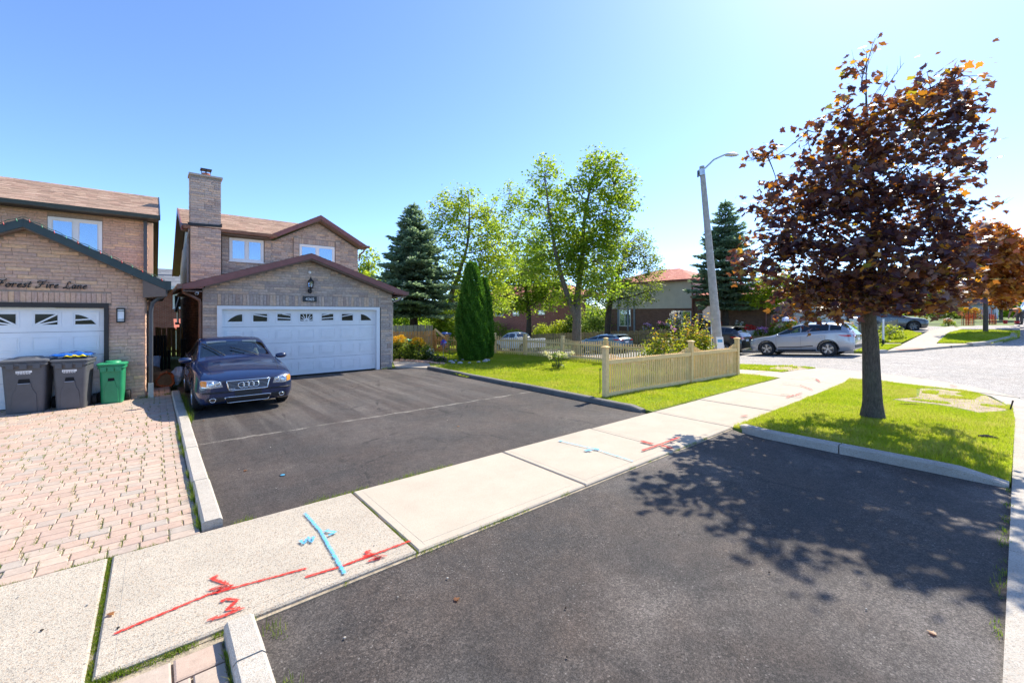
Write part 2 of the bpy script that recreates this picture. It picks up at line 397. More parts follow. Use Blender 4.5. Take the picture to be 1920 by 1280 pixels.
def gmat_concrete(name, c, agg=0.0, var=0.1, rough=0.85, stain=0.25, bump=0.25):
    m = NT(name)
    a = tuple(x * (1 - var) for x in c[:3]) + (1,); b = tuple(min(1, x * (1 + var)) for x in c[:3]) + (1,)
    col = m.ramp(m.noise(2.1, 6, 0.65), [(0.3, a), (0.7, b)])
    col = m.mix(1.0, col, m.ramp(m.noise(90, 5, 0.7), [(0.25, 0.86), (0.75, 1.1)]), 'MULTIPLY')
    if agg:
        v = m.vor(150, None, 'F1', 'Color'); sp = m.n('SeparateColor'); m.put(sp.inputs[0], v)
        col = m.mix(m.math('MULTIPLY', m.ramp(sp.outputs[0], [(0.80, 0), (0.84, 1)]), agg), col, (0.20, 0.17, 0.14, 1))
        col = m.mix(m.math('MULTIPLY', m.ramp(sp.outputs[1], [(0.80, 0), (0.84, 1)]), agg), col, (0.42, 0.30, 0.20, 1))
        col = m.mix(m.math('MULTIPLY', m.ramp(sp.outputs[2], [(0.955, 0), (0.965, 1)]), agg), col, (0.05, 0.05, 0.055, 1))
    col = m.mix(m.ramp(m.noise(0.7, 5, 0.7), [(0.5, 0), (0.75, stain)]), col, tuple(x * 0.62 for x in c[:3]) + (1,))
    h = m.math('ADD', m.noise(110, 5, 0.75), m.math('MULTIPLY', m.vor(150), 0.6 * (1 if agg else 0.2)))
    m.bsdf(col, rough, 0, 0.3, m.bump(h, bump, 0.01)); return m.mat
MT['conc_old'] = gmat_concrete('exposed_aggregate_concrete', (0.47, 0.415, 0.335, 1), 0.6, 0.1, bump=0.5)
MT['conc_new'] = gmat_concrete('smooth_concrete', (0.47, 0.405, 0.32, 1), 0.10, 0.07, stain=0.15)
MT['conc_curb'] = gmat_concrete('curb_concrete', (0.47, 0.43, 0.37, 1), 0.35, 0.14, stain=0.35, bump=0.5)
MT['conc_dark'] = gmat_concrete('dark_curb_concrete', (0.17, 0.165, 0.15, 1), 0.25, 0.25, stain=0.5, bump=0.6)
MT['paver'] = palette('paver_stone', [L(176, 154, 138), L(186, 166, 148), L(172, 146, 130), L(172, 158, 144), L(182, 158, 140), L(176, 148, 132), L(166, 154, 142)], 0.88, 22, 0.14, 0.45, 90, 0.006)
MT['joint'] = simple('joint_sand', (0.34, 0.28, 0.20, 1), 0.95, 0.4, 12, 0.6, 60)
MT['lawn'] = simple('lawn_soil', (0.16, 0.20, 0.03, 1), 0.95, 0.35, 1.2, 0.5, 40)
MT['ground'] = simple('rough_ground', (0.12, 0.16, 0.035, 1), 0.95, 0.4, 0.35, 0.3, 5)
MT['dirt'] = simple('bare_dirt', (0.42, 0.33, 0.23, 1), 0.95, 0.3, 5, 0.9, 50)
MT['brickred_tile'] = simple('tactile_plate', (0.42, 0.15, 0.09, 1), 0.7, 0.15, 20)

def poly_mesh(name, poly, off, mat, step=1.0, zfun=Z, thick=0.0):
    bm = bmesh.new(); vs_ = [bm.verts.new((p[0], p[1], 0)) for p in poly]; bm.faces.new(vs_)
    xs = [p[0] for p in poly]; ys = [p[1] for p in poly]
    if step:
        for ax, lo, hi in ((0, min(xs), max(xs)), (1, min(ys), max(ys))):
            k = math.ceil(lo / step) * step
            while k < hi - 1e-6:
                co = (k, 0, 0) if ax == 0 else (0, k, 0); no = (1, 0, 0) if ax == 0 else (0, 1, 0)
                bmesh.ops.bisect_plane(bm, geom=bm.verts[:] + bm.edges[:] + bm.faces[:], plane_co=co, plane_no=no, dist=1e-5); k += step
    for v in bm.verts: v.co.z = zfun(v.co.x, v.co.y) + off
    bmesh.ops.triangulate(bm, faces=[f for f in bm.faces if len(f.verts) > 4])
    bmesh.ops.recalc_face_normals(bm, faces=bm.faces)
    if bm.faces and sum(f.normal.z for f in bm.faces) < 0: bmesh.ops.reverse_faces(bm, faces=bm.faces)
    if thick:
        r_ = bmesh.ops.extrude_face_region(bm, geom=bm.faces[:])
        nv = [e for e in r_['geom'] if isinstance(e, bmesh.types.BMVert)]
        for v in nv: v.co.z += 0.0
        low = [v for v in bm.verts if v not in set(nv)]
        for v in low: v.co.z -= thick
        bmesh.ops.recalc_face_normals(bm, faces=bm.faces)
    me = bpy.data.meshes.new(name); bm.to_mesh(me); bm.free(); me.materials.append(mat); return me
def sheet(name, poly, off, mat, step=1.0, parent=None, kind='structure', thick=0.14):
    o = link(name, poly_mesh(name, poly, off, mat, step, thick=thick), parent)
    if parent is None: o['kind'] = kind
    return o
# --- ground: one sheet to the horizon
gx = np.unique(np.concatenate([np.linspace(-900, -40, 12), np.linspace(-40, 12, 27), np.linspace(12, 34, 45), np.linspace(34, 80, 24), np.linspace(80, 1400, 14)]))
gy = np.unique(np.concatenate([np.linspace(-500, -12, 8), np.linspace(-12, 3, 8), np.linspace(3, 20, 35), np.linspace(20, 60, 41), np.linspace(60, 1400, 14)]))
GXX, GYY = np.meshgrid(gx, gy, indexing='ij')
V = np.stack([GXX.ravel(), GYY.ravel(), (zt(GXX, GYY) - 0.14).ravel()], 1)
idx = np.arange(len(gx) * len(gy)).reshape(len(gx), len(gy))
F = np.stack([idx[:-1, :-1], idx[1:, :-1], idx[1:, 1:], idx[:-1, 1:]], -1).reshape(-1, 4)
link('ground', mesh_np('ground', V, F, MT['ground']))['kind'] = 'structure'
# --- streets
corner = [(12.5, -0.42), (14.2, -0.32), (15.6, 0.0), (16.9, 0.75), (17.9, 1.8), (18.45, 3.1), (18.6, 4.8)]
farc = [(28.0, 7.0), (28.05, 5.6)] + [tuple(GT(px, py).xy) for px, py in ((1640, 660), (1665, 659), (1700, 657), (1780, 650), (1825, 647), (1862, 644), (1908, 633))]
farc = farc[:2] + [p for p in farc[2:] if p[0] > 28.1]
farc += [(farc[-1][0] + 25, farc[-1][1] - 0.2), (110, farc[-1][1] - 0.3)]
street_poly = [(-40, -0.42)] + corner + [(18.6, 60), (28.0, 60)] + farc + [(110, -9.5), (-40, -9.5)]
sheet('street', street_poly, -0.075, MT['street'], 0.5)
# --- asphalt driveway and apron
sheet('driveway', [(0.49, 4.72), (7.56, 4.72), (7.56, 13.9), (6.80, 14.79), (0.49, 14.79)], 0.0, MT['asphalt'], 0)
sheet('driveway_apron', [(0.49, 0.06), (7.54, 0.06), (7.54, 3.0), (7.7, 3.24), (0.49, 3.24)], 0.0, MT['apron'], 0)
# --- sidewalk with separate slabs
side = empty('sidewalk', (0, 0, 0), kind='structure')
sheet('joint_bed', [(-9, 3.19), (15.0, 3.19), (15.0, 4.77), (-9, 4.77)], 0.006, MT['joint'], 0, side)
jx = [-8.1, -6.15, -4.2, -2.25, -0.27, 1.68, 3.81, 5.74, 7.70, 9.6, 11.5, 13.3, 14.75]
for i in range(len(jx) - 1):
    a, b = jx[i], jx[i + 1]; g = 0.03 if i == 3 else (0.018 if i <= 5 else 0.009)
    ga = 0.03 if i == 4 else (0.018 if i <= 6 else 0.009)
    mb = MB(); zz = 0.034 + random.uniform(-0.004, 0.004)
    x0, x1, y0, y1 = a + ga / 2, b - g / 2, 3.215 + random.uniform(-.006, .006), 4.745 + random.uniform(-.006, .006)
    c = 0.012
    mb.loft([[(x0, y0, -0.05), (x1, y0, -0.05), (x1, y1, -0.05), (x0, y1, -0.05)], [(x0, y0, zz - c), (x1, y0, zz - c), (x1, y1, zz - c), (x0, y1, zz - c)],
             [(x0 + c, y0 + c, zz), (x1 - c, y0 + c, zz), (x1 - c, y1 - c, zz), (x0 + c, y1 - c, zz)]])
    mb.build('slab', MT['conc_old'] if b < 1.8 else MT['conc_new'], side)
    if i >= 3:       # tooled edge line a hand's width from the joint
        mb = MB(); mb.box(x0 + 0.085, x0 + 0.088, y0 + 0.05, y1 - 0.05, zz + 0.0005, zz + 0.0015); mb.box(x0 + .1, x1 - .1, y0 + 0.10, y0 + 0.103, zz + .0005, zz + .0015)
        mb.build('tooled_line', MT['conc_curb'], side)
# flared corner of the pavement and the walk along the cross street
gc = lambda px, py: tuple(G(px, py).xy)
cornerslab = [(14.76, 3.215), gc(1593, 712), gc(1650, 716), gc(1725, 725), gc(1800, 733), (15.6, 0.0), (16.9, 0.75), (17.9, 1.8), (18.45, 3.1), (18.58, 4.6), (17.6, 4.95), (16.2, 5.15), (16.2, 5.6), (14.76, 5.6)]
sheet('corner_slab', cornerslab, 0.03, MT['conc_new'], 1.0, side, thick=0.1)
cw = empty('cross_walk', (0, 0, 0), kind='structure')
y = 5.62
while y < 46:
    sheet('slab', [(14.76, y), (16.2, y), (16.2, y + 1.78), (14.76, y + 1.78)], 0.03, MT['conc_new'], 0.5, cw, thick=0.1); y += 1.8
# far side walk, kerb strip and driveway across the street (traced on the ground)
def px_sheet(name, pts, off, mat, step=1.0, parent=None, thick=0.2): return sheet(name, [tuple(GT(*p).xy) for p in pts], off, mat, step, parent, thick=thick)
fw = empty('far_sidewalk', (0, 0, 0), kind='structure')
px_sheet('slab', [(1662, 659), (1700, 656.5), (1780, 649.5), (1800, 645), (1756, 645), (1757, 643), (1777, 625), (1801, 618), (1788, 611), (1772, 614), (1740, 622), (1690, 647)], 0.03, MT['conc_new'], 1.0, fw)
px_sheet('slab', [(1758, 644.8), (1860, 645), (1880, 641), (1862, 643.2), (1820, 646.5), (1785, 649)], 0.034, MT['conc_new'], 1.0, fw)
px_sheet('slab', [(1788, 610.8), (1801, 617.8), (1830, 612), (1803, 604), (1790, 605)], 0.03, MT['conc_new'], 1.0, fw)
px_sheet('slab', [(1632, 646.6), (1684, 646.3), (1690, 644.5), (1632, 644.6)], 0.034, MT['conc_new'], 1.0, fw)
px_sheet('tactile_plate', [(1677, 655), (1689, 657.3), (1735, 654.4), (1722, 652.2)], 0.042, MT['brickred_tile'], 0, fw, thick=.006)
px_sheet('far_driveway', [(1802, 617.5), (1912, 618), (1912, 611), (1830, 611)], 0.035, MT['street'], 1.0)
px_sheet('far_driveway', [(1683, 622), (1738, 622.5), (1773, 613.6), (1748, 612), (1700, 613)], 0.03, MT['street'], 1.0)
# --- kerb along the street edge
def kerb_path(pts, w0, w1, z0, z1, name, mat, cut=None):
    """strip along pts offset w0..w1 to the left of travel"""
    k = empty(name, (0, 0, 0), kind='structure')
    P = [Vector((p[0], p[1], 0)) for p in pts]
    for i in range(len(P) - 1):
        rings = []
        for j, q in ((i, 0.004), (i + 1, -0.004)):
            d = (P[min(j + 1, len(P) - 1)] - P[max(j - 1, 0)]).normalized(); n = Vector((-d.y, d.x, 0)); c = P[j] + (P[i + 1] - P[i]).normalized() * q
            zz = Z(c.x, c.y); a = c + n * w0; b = c + n * w1; e = c + n * (w0 + 0.03)
            rings.append([(a.x, a.y, zz - 0.15), (b.x, b.y, zz - 0.15), (b.x, b.y, zz + z1), (e.x, e.y, zz + z1), (a.x, a.y, zz + z0)])
        mb = MB(); mb.loft(rings); mb.build('curb_stone', mat, k)
    return k
kp = [(x, -0.42) for x in (-12, -8, -4, -1, 0.42, 3, 5.5, 7.6, 9.6, 11.2)] + corner
kerb_path(kp, 0.0, 0.48, -0.05, 0.02, 'street_curb', MT['conc_curb'])
kerb_path([(18.6, y) for y in range(5, 50, 3)], 0.0, 0.2, 0.02, 0.06, 'cross_street_curb', MT['conc_curb'])
kerb_path([(28.0, y) for y in range(48, 4, -3)] + [farc[2], farc[3]], 0.0, 0.25, 0.03, 0.09, 'far_street_curb', MT['conc_curb'])
kerb_path(farc[6:], 0.0, 0.3, 0.03, 0.12, 'far_corner_curb', MT['conc_curb'])
# --- driveway curbs
def curb_stones(name, x0, x1, cuts, h, mat, round_end=None):
    k = empty(name, (0, 0, 0), kind='structure')
    for i in range(len(cuts) - 1):
        a, b = cuts[i] + 0.004, cuts[i + 1] - 0.004; dx = random.uniform(-.008, .008); hh = h + random.uniform(-.008, .008); c = 0.02
        ring = lambda y, z: [(x0 + dx, y, -0.05), (x1 + dx, y, -0.05), (x1 + dx, y, z - c), (x1 + dx - c, y, z), (x0 + dx + c, y, z), (x0 + dx, y, z - c)]
        rs = []
        n = 5
        for q in range(n + 1):
            y = a + (b - a) * q / n; z = hh + random.uniform(-.003, .003)
            if round_end == 'low' and i == 0 and q == 0: z = hh * 0.55
            if round_end == 'high' and i == len(cuts) - 2 and q == n: z = hh * 0.5
            rs.append(ring(y, z))
        mb = MB(); mb.loft(rs); mb.build('curb_stone', mat, k, smooth=30)
    return k
curb_stones('driveway_curb', 0.335, 0.495, [4.80, 6.05, 7.6, 9.2, 10.7, 12.1, 13.45], 0.10, MT['conc_curb'])
curb_stones('lawn_curb', 7.54, 7.71, [4.92, 6.25, 9.0, 11.6, 13.72], 0.11, MT['conc_dark'], 'low')
curb_stones('apron_curb', 0.335, 0.495, [0.1, 1.4, 2.75, 3.14], 0.11, MT['conc_curb'])
k = empty('planting_curb', (0, 0, 0), kind='structure')
for a, b in ((0.08, 1.66), (1.675, 3.22)):
    rs = []
    for q in range(9):
        y = a + (b - a) * q / 8; x = 7.50 + 0.34 * max(0, (y - 2.6) / 0.62) ** 2; z = 0.125 * min(1, (3.28 - y) / 0.35 + 0.12) * min(1, 0.25 + y * 1.5); c = 0.02; w = 0.17
        rs.append([(x, y, -0.05), (x + w, y, -0.05), (x + w, y, z - c), (x + w - c, y, z), (x + c, y, z), (x, y, z - c)])
    mb = MB(); mb.loft(rs); mb.build('curb_stone', MT['conc_curb'], k, smooth=30)
# --- paver driveway of the left house
pv = empty('paver_driveway', (0, 0, 0), kind='structure')
sheet('sand_bed', [(-9, 4.76), (0.34, 4.76), (0.34, 15.9), (-9, 15.9)], 0.002, MT['joint'], 0, pv)
stones = []
yy = 4.775; row = 0
while yy < 15.2:
    h = 0.135; x = 0.325; first = True
    ymid = yy + h / 2
    lens = [0.135, 0.18, 0.205] 
    if row % 2: x -= 0.0
    xl = -6.2 if yy < 13.3 else -0.05
    if row == 0: seq = None
    k = 0
    while x > xl:
        w = 0.2 if row == 0 else random.choice(lens)
        if k == 0 and row % 2 == 0: w = 0.11 if row else 0.22
        if k == 0 and row % 2 == 1: w = 0.22
        stones.append((x - w / 2, ymid, w - 0.005, h - 0.005)); x -= w; k += 1
    yy += h; row += 1
def px_size(s):
    t = s[0] * SY + s[1] * CY; return -t if t > 0.5 else -99
def infr(s):
    t = s[0] * SY + s[1] * CY; l = s[0] * CY - s[1] * SY; return t > 0.3 and abs(l / t * FPX) < 985
stones = [s for s in stones if infr(s)]
stones.sort(key=px_size, reverse=True)
def paver_mesh(tone):
    mb = MB(); c = 0.045
    mb.loft([[(-.5, -.5, -0.05), (.5, -.5, -0.05), (.5, .5, -0.05), (-.5, .5, -0.05)], [(-.5, -.5, 0.008), (.5, -.5, 0.008), (.5, .5, 0.008), (-.5, .5, 0.008)],
             [(-.5 + c, -.5 + c, 0.014), (.5 - c, -.5 + c, 0.014), (.5 - c, .5 - c, 0.014), (-.5 + c, .5 - c, 0.014)]], 0, tone)
    return mb
pmeshes = [paver_mesh(t).mesh('paver', MT['paver']) for t in np.linspace(0.03, 0.97, 14)]
for s in stones[:300]:
    o = link('paver', random.choice(pmeshes), pv, (s[0], s[1], 0.006 + random.uniform(-.002, .003)))
    o.scale = (s[2], s[3], 1); o.rotation_euler = (random.uniform(-.006, .006), random.uniform(-.006, .006), random.uniform(-.012, .012))
mb = MB()
for s in stones[300:]:
    z0 = 0.006 + random.uniform(-.002, .003); t = random.random(); w, h = s[2] / 2, s[3] / 2; c = .009
    mb.loft([[(s[0] - w, s[1] - h, 0.0), (s[0] + w, s[1] - h, 0.0), (s[0] + w, s[1] + h, 0.0), (s[0] - w, s[1] + h, 0.0)], [(s[0] - w, s[1] - h, z0 + .008), (s[0] + w, s[1] - h, z0 + .008), (s[0] + w, s[1] + h, z0 + .008), (s[0] - w, s[1] + h, z0 + .008)],
             [(s[0] - w + c, s[1] - h + c, z0 + .014), (s[0] + w - c, s[1] - h + c, z0 + .014), (s[0] + w - c, s[1] + h - c, z0 + .014), (s[0] - w + c, s[1] + h - c, z0 + .014)]], 0, t)
mb.build('paver_field', MT['paver'], pv)['kind'] = 'stuff'
ap = empty('paver_apron', (0, 0, 0), kind='structure')
sheet('sand_bed', [(-9, 0.06), (0.34, 0.06), (0.34, 3.2), (-9, 3.2)], 0.0, MT['joint'], 0, ap)
r_ = 0
y1 = 3.12
while y1 > 1.6:
    x1 = 0.32 - (0.0 if r_ % 2 else 0.0); k = 0
    while x1 > -1.2:
        w = (0.16 if (r_ % 2 and k == 0) else 0.24)
        o = link('paver', random.choice(pmeshes), ap, (x1 - w / 2, y1 - 0.1, 0.008 + random.uniform(-.002, .003))); o.scale = (w - .012, 0.188, 1); x1 -= w; k += 1
    y1 -= 0.2; r_ += 1
# --- lawns
lawn_main = [(7.70, 4.76), (14.74, 4.76), (14.74, 5.6), (14.74, 30), (10.5, 30), (6.82, 30), (6.82, 14.82), (7.56, 13.9), (7.70, 13.7)]
sheet('lawn', lawn_main, 0.035, MT['lawn'], 1.0)
patch = [(7.68, 0.07), (7.68, 3.2), (14.7, 3.2), gc(1593, 712.3), gc(1650, 716.3), gc(1725, 725.3), gc(1800, 733.3), gc(1850, 744), (13.9, 0.1), (12.0, 0.06)]
sheet('boulevard_lawn', patch, 0.03, MT['lawn'], 0)
sheet('cross_boulevard', [(16.22, 5.2), (17.6, 5.0), (18.38, 4.75), (18.38, 46), (16.22, 46)], 0.03, MT['lawn'], 1.0)
sheet('far_boulevard', [(28.25, 5.2), (30.3, 5.2), (30.3, 46), (28.25, 46)], 0.04, MT['lawn'], 1.0)
px_sheet('far_lawn', [(1632, 657.5), (1662, 657.5), (1690, 647.5), (1632, 647.2)], 0.03, MT['lawn'])
px_sheet('far_lawn', [(1632, 644), (1690, 643.5), (1729, 627), (1700, 621), (1632, 624)], 0.03, MT['lawn'])
px_sheet('far_lawn', [(1758, 644), (1777, 626), (1801, 620), (1912, 622), (1912, 632), (1880, 640), (1860, 644.5)], 0.03, MT['lawn'])
# garden path and bed soil by the house
sheet('garden_path', [(6.80, 14.78), gc(803, 691.5), gc(835, 685.5), gc(815, 682.5), gc(770, 678), gc(736, 677.5)], 0.045, MT['conc_new'], 0)
bed = [gc(736, 677), gc(770, 677.5), gc(815, 682), gc(838, 684), gc(838, 672), gc(800, 666), gc(736, 664)]
sheet('flower_bed', bed, 0.06, MT['soil'], 0)
sheet('bare_soil', [gc(1726, 730), gc(1790, 733), gc(1846, 742), gc(1885, 762), gc(1886, 772), gc(1835, 776), gc(1800, 767), gc(1750, 759), gc(1695, 754), gc(1675, 750), gc(1722, 746)], 0.0315, MT['dirt'], 0, thick=0)
sheet('worn_soil', [gc(1448, 686), gc(1490, 686.5), gc(1515, 693), gc(1480, 697), gc(1440, 694)], 0.034, MT['dirt'], 0, thick=0)
# --- utility spray marks on the slabs
def spray(name, c):
    m = NT(name)
    at = m.n('Attribute'); at.attribute_name = 'edge'
    n = m.noise(260, 3, 0.7); n2 = m.noise(40, 4, 0.7)
    cov = m.math('ADD', m.math('SUBTRACT', 1.0, at.outputs['Fac']), m.math('MULTIPLY', m.math('SUBTRACT', m.math('ADD', n, n2), 1.0), 1.7))
    m.bsdf(c, 0.8, 0, 0.2, None, alpha=m.ramp(cov, [(0.45, 0), (0.85, 0.93)])); return m.mat
MT['spray_red'] = spray('red_spray', (0.62, 0.03, 0.02, 1)); MT['spray_blue'] = spray('blue_spray', (0.10, 0.42, 0.72, 1))
SN = [0]
def stroke(pts, w, mat, faint=0.0):
    SN[0] += 1
    P = [G(px, py, 0.036) for px, py in pts]; Q = []
    for i in range(len(P) - 1):
        k = max(2, int((P[i + 1] - P[i]).length / 0.03))
        Q += [P[i].lerp(P[i + 1], j / k) for j in range(k)]
    Q.append(P[-1]); V = []; E = []
    for i, p in enumerate(Q):
        d = (Q[min(i + 1, len(Q) - 1)] - Q[max(i - 1, 0)]); d.z = 0; d.normalize(); n = Vector((-d.y, d.x, 0))
        en = 1.0 if i in (0, len(Q) - 1) else faint
        for s_, e in ((-1, 1), (-.5, max(.35, en)), (0, en), (.5, max(.35, en)), (1, 1)): V.append(p + n * s_ * w * .82 + Vector((0, 0, 0.004 + .0011 * SN[0]))); E.append(e)
    F = [(i * 5 + j, i * 5 + j + 1, i * 5 + j + 6, i * 5 + j + 5) for i in range(len(Q) - 1) for j in range(4)]
    me = bpy.data.meshes.new('paint_mark'); me.from_pydata([tuple(v) for v in V], [], F); me.materials.append(mat)
    a = me.attributes.new('edge', 'FLOAT', 'POINT'); a.data.foreach_set('value', E)
    link('paint_mark', me, side)
rd, bl = MT['spray_red'], MT['spray_blue']
stroke([(203, 1193), (390, 1115), (580, 1064)], .028, rd); stroke([(567, 1084), (640, 1062), (773, 1013)], .030, rd)
stroke([(415, 1077), (396, 1085), (428, 1096), (392, 1107), (437, 1098), (398, 1112), (425, 1108)], .034, rd)
stroke([(408, 1131), (425, 1124), (445, 1126), (425, 1144), (455, 1141), (420, 1155), (382, 1165)], .034, rd)
stroke([(700, 1032), (684, 1036), (699, 1041), (676, 1044)], .034, rd); stroke([(686, 1054), (716, 1046), (700, 1045), (722, 1043), (696, 1053)], .036, rd)
stroke([(572, 964), (600, 996), (648, 1080)], .030, bl); stroke([(566, 966), (578, 963)], .05, bl)
stroke([(562, 1013), (570, 1021), (578, 1009), (584, 1018), (590, 1005)], .034, bl); stroke([(622, 993), (610, 998), (630, 999), (612, 1008)], .032, bl)
stroke([(1050, 828), (1115, 843), (1190, 867)], .03, bl, .3); stroke([(1046, 827), (1056, 829)], .06, bl); stroke([(1094, 847), (1105, 845), (1108, 848)], .07, bl); stroke([(1110, 841), (1118, 844), (1125, 843)], .07, bl)
stroke([(1202, 847), (1240, 834), (1275, 821)], .045, rd); stroke([(1200, 828), (1215, 832), (1226, 835)], .07, rd); stroke([(1236, 838), (1250, 839), (1262, 844), (1247, 840)], .07, rd)
stroke([(1388, 782), (1403, 780.5)], .06, rd); stroke([(1462, 740.5), (1490, 742), (1505, 743.5)], .06, rd, .2); stroke([(1474, 747), (1505, 737)], .04, rd, .3)
stroke([(1465, 719), (1500, 723), (1525, 733)], .05, rd, .3); stroke([(1505, 708.5), (1530, 711), (1537, 717)], .06, rd, .3); stroke([(1780, 723), (1795, 726)], .12, rd, .3)
# ================================================================ houses
OUR = [L(180, 164, 152), L(196, 178, 164), L(206, 178, 156), L(168, 154, 148), L(202, 182, 166), L(214, 184, 156), L(184, 168, 156), L(176, 154, 140)]
LEFT = [L(210, 174, 150), L(200, 164, 144), L(220, 182, 152), L(194, 162, 146), L(216, 180, 156), L(186, 156, 142), L(226, 186, 150)]
MT['brick_our'] = palette('grey_brick', OUR, 0.9, 18, 0.25, 0.6, 60, 0.008, stain=0.12)
MT['brick_left'] = palette('tan_brick', LEFT, 0.9, 18, 0.22, 0.6, 60, 0.008, stain=0.08)
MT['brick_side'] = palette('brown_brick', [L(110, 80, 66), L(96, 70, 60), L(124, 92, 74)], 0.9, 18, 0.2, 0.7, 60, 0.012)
MT['shingle'] = palette('brown_shingle', [L(174, 146, 126), L(160, 134, 116), L(186, 158, 138), L(152, 126, 110), L(170, 138, 120)], 0.95, 60, 0.2, 0.5, 160, 0.006)
MT['redtile'] = palette('red_roof_tile', [L(196, 124, 104), L(184, 110, 92), L(204, 138, 118)], 0.8, 6, 0.15, 0.4, 30, 0.02)
MT['greyroof'] = palette('grey_shingle', [L(120, 124, 130), L(106, 110, 116)], 0.9, 20, 0.2, 0.3, 60)
def far_brick(name, c1, c2, mortar):
    m = NT(name); mp = m.n('Mapping'); mp.inputs['Rotation'].default_value = (R(90), 0, 0)
    sx = m.n('SeparateXYZ'); m.put(sx.inputs[0], m.pos()); cx = m.n('CombineXYZ')
    m.put(cx.inputs[0], m.math('ADD', sx.outputs[0], sx.outputs[1])); m.put(cx.inputs[1], sx.outputs[2])
    b = m.n('TexBrick'); m.put(b.inputs['Vector'], cx.outputs[0]); b.inputs['Scale'].default_value = 1.0
    b.inputs['Brick Width'].default_value = 0.24; b.inputs['Row Height'].default_value = 0.08; b.inputs['Mortar Size'].default_value = 0.008
    b.inputs['Color1'].default_value = c1; b.inputs['Color2'].default_value = c2; b.inputs['Mortar'].default_value = mortar
    col = m.mix(1.0, b.outputs['Color'], m.ramp(m.noise(3, 5), [(0.3, 0.85), (0.7, 1.12)]), 'MULTIPLY')
    m.bsdf(col, 0.9, 0, 0.3, m.bump(b.outputs['Fac'], 0.4, -0.01)); return m.mat
MT['far_red'] = far_brick('far_red_brick', L(158, 92, 74), L(138, 76, 62), L(160, 134, 120))
MT['far_brown'] = far_brick('far_brown_brick', L(130, 98, 84), L(114, 84, 74), L(134, 114, 104))
MT['stucco'] = simple('beige_stucco', (0.62, 0.58, 0.52, 1), 0.8, 0.06, 2)

_bvar = []
for q in range(8):                      # unit brick with a split, uneven face towards -Y
    nx, nz = 5, 3; vs_ = []; fs = []
    r_ = random.Random(q)
    for j in range(nz + 1):
        for i in range(nx + 1):
            edge = i in (0, nx) or j in (0, nz)
            vs_.append((-.5 + i / nx, -0.5 + (0.16 if edge else 0.0) + r_.uniform(-.12, .12), -.5 + j / nz))
    for j in range(nz):
        for i in range(nx):
            a = j * (nx + 1) + i; fs.append((a, a + 1, a + nx + 2, a + nx + 1))
    b0 = len(vs_)
    ring = [i for i in range(nx + 1)] + [(j + 1) * (nx + 1) + nx for j in range(nz)] + [nz * (nx + 1) + i for i in range(nx - 1, -1, -1)] + [j * (nx + 1) for j in range(nz - 1, 0, -1)]
    back = [(vs_[i][0], 0.5, vs_[i][2]) for i in ring]; vs_ += back; n = len(ring)
    for i in range(n): fs.append((ring[(i + 1) % n], ring[i], b0 + i, b0 + (i + 1) % n))
    _bvar.append((np.array(vs_), fs))
def brick_meshes(mat, name):
    out = []
    for q in range(16):
        v, f = _bvar[q % 8]; mb = MB(); mb.add(v, f, 0, (q * 0.618) % 1.0); out.append(mb.mesh('brick', mat, recalc=False))
    return out
class Wall:
    """frame of a brick wall: axis 'S' faces -Y (u=x), 'W' faces -X (u=-y), 'E' faces +X (u=y)"""
    def __init__(s, part, axis, c, mat, depth=0.036): s.part, s.axis, s.c, s.mat, s.depth = part, axis, c, mat, depth; s.b = []
    def place(s, u, z, n):   # n = outwards offset of brick centre
        if s.axis == 'S': return (u, s.c - n, z), 0.0
        if s.axis == 'W': return (s.c - n, u, z), -math.pi / 2
        return (s.c + n, u, z), math.pi / 2
    def courses(s, z0, z1, lo, hi, h=0.083, lens=(0.26, 0.34, 0.42, 0.20), holes=(), mort=0.007):
        z = z0; r_ = 0
        while z + h <= z1 + 1e-6:
            zm = z + h / 2; spans = [(lo(zm) if callable(lo) else lo, hi(zm) if callable(hi) else hi)]
            for (a, b, c, d) in holes:
                if z + h > c + .02 and z < d - .02:
                    ns = []
                    for (p, q) in spans:
                        if b <= p or a >= q: ns.append((p, q)); continue
                        if a > p: ns.append((p, a))
                        if b < q: ns.append((b, q))
                    spans = ns
            for (p, q) in spans:
                u = p - (random.uniform(0, .2) if p == spans[0][0] and False else 0)
                if q - p < 0.05: continue
                while u < q - 0.01:
                    w = random.choice(lens); 
                    if q - (u + w) < 0.11: w = q - u
                    s.b.append((u + w / 2, zm, w - mort, h - mort)); u += w
            z += h; r_ += 1
    def soldier(s, u0, u1, z0, z1, w=0.088, mort=0.007, proud=0.0):
        n = max(1, round((u1 - u0) / w)); w = (u1 - u0) / n
        for i in range(n): s.b.append((u0 + (i + .5) * w, (z0 + z1) / 2, w - mort, z1 - z0 - mort, proud))
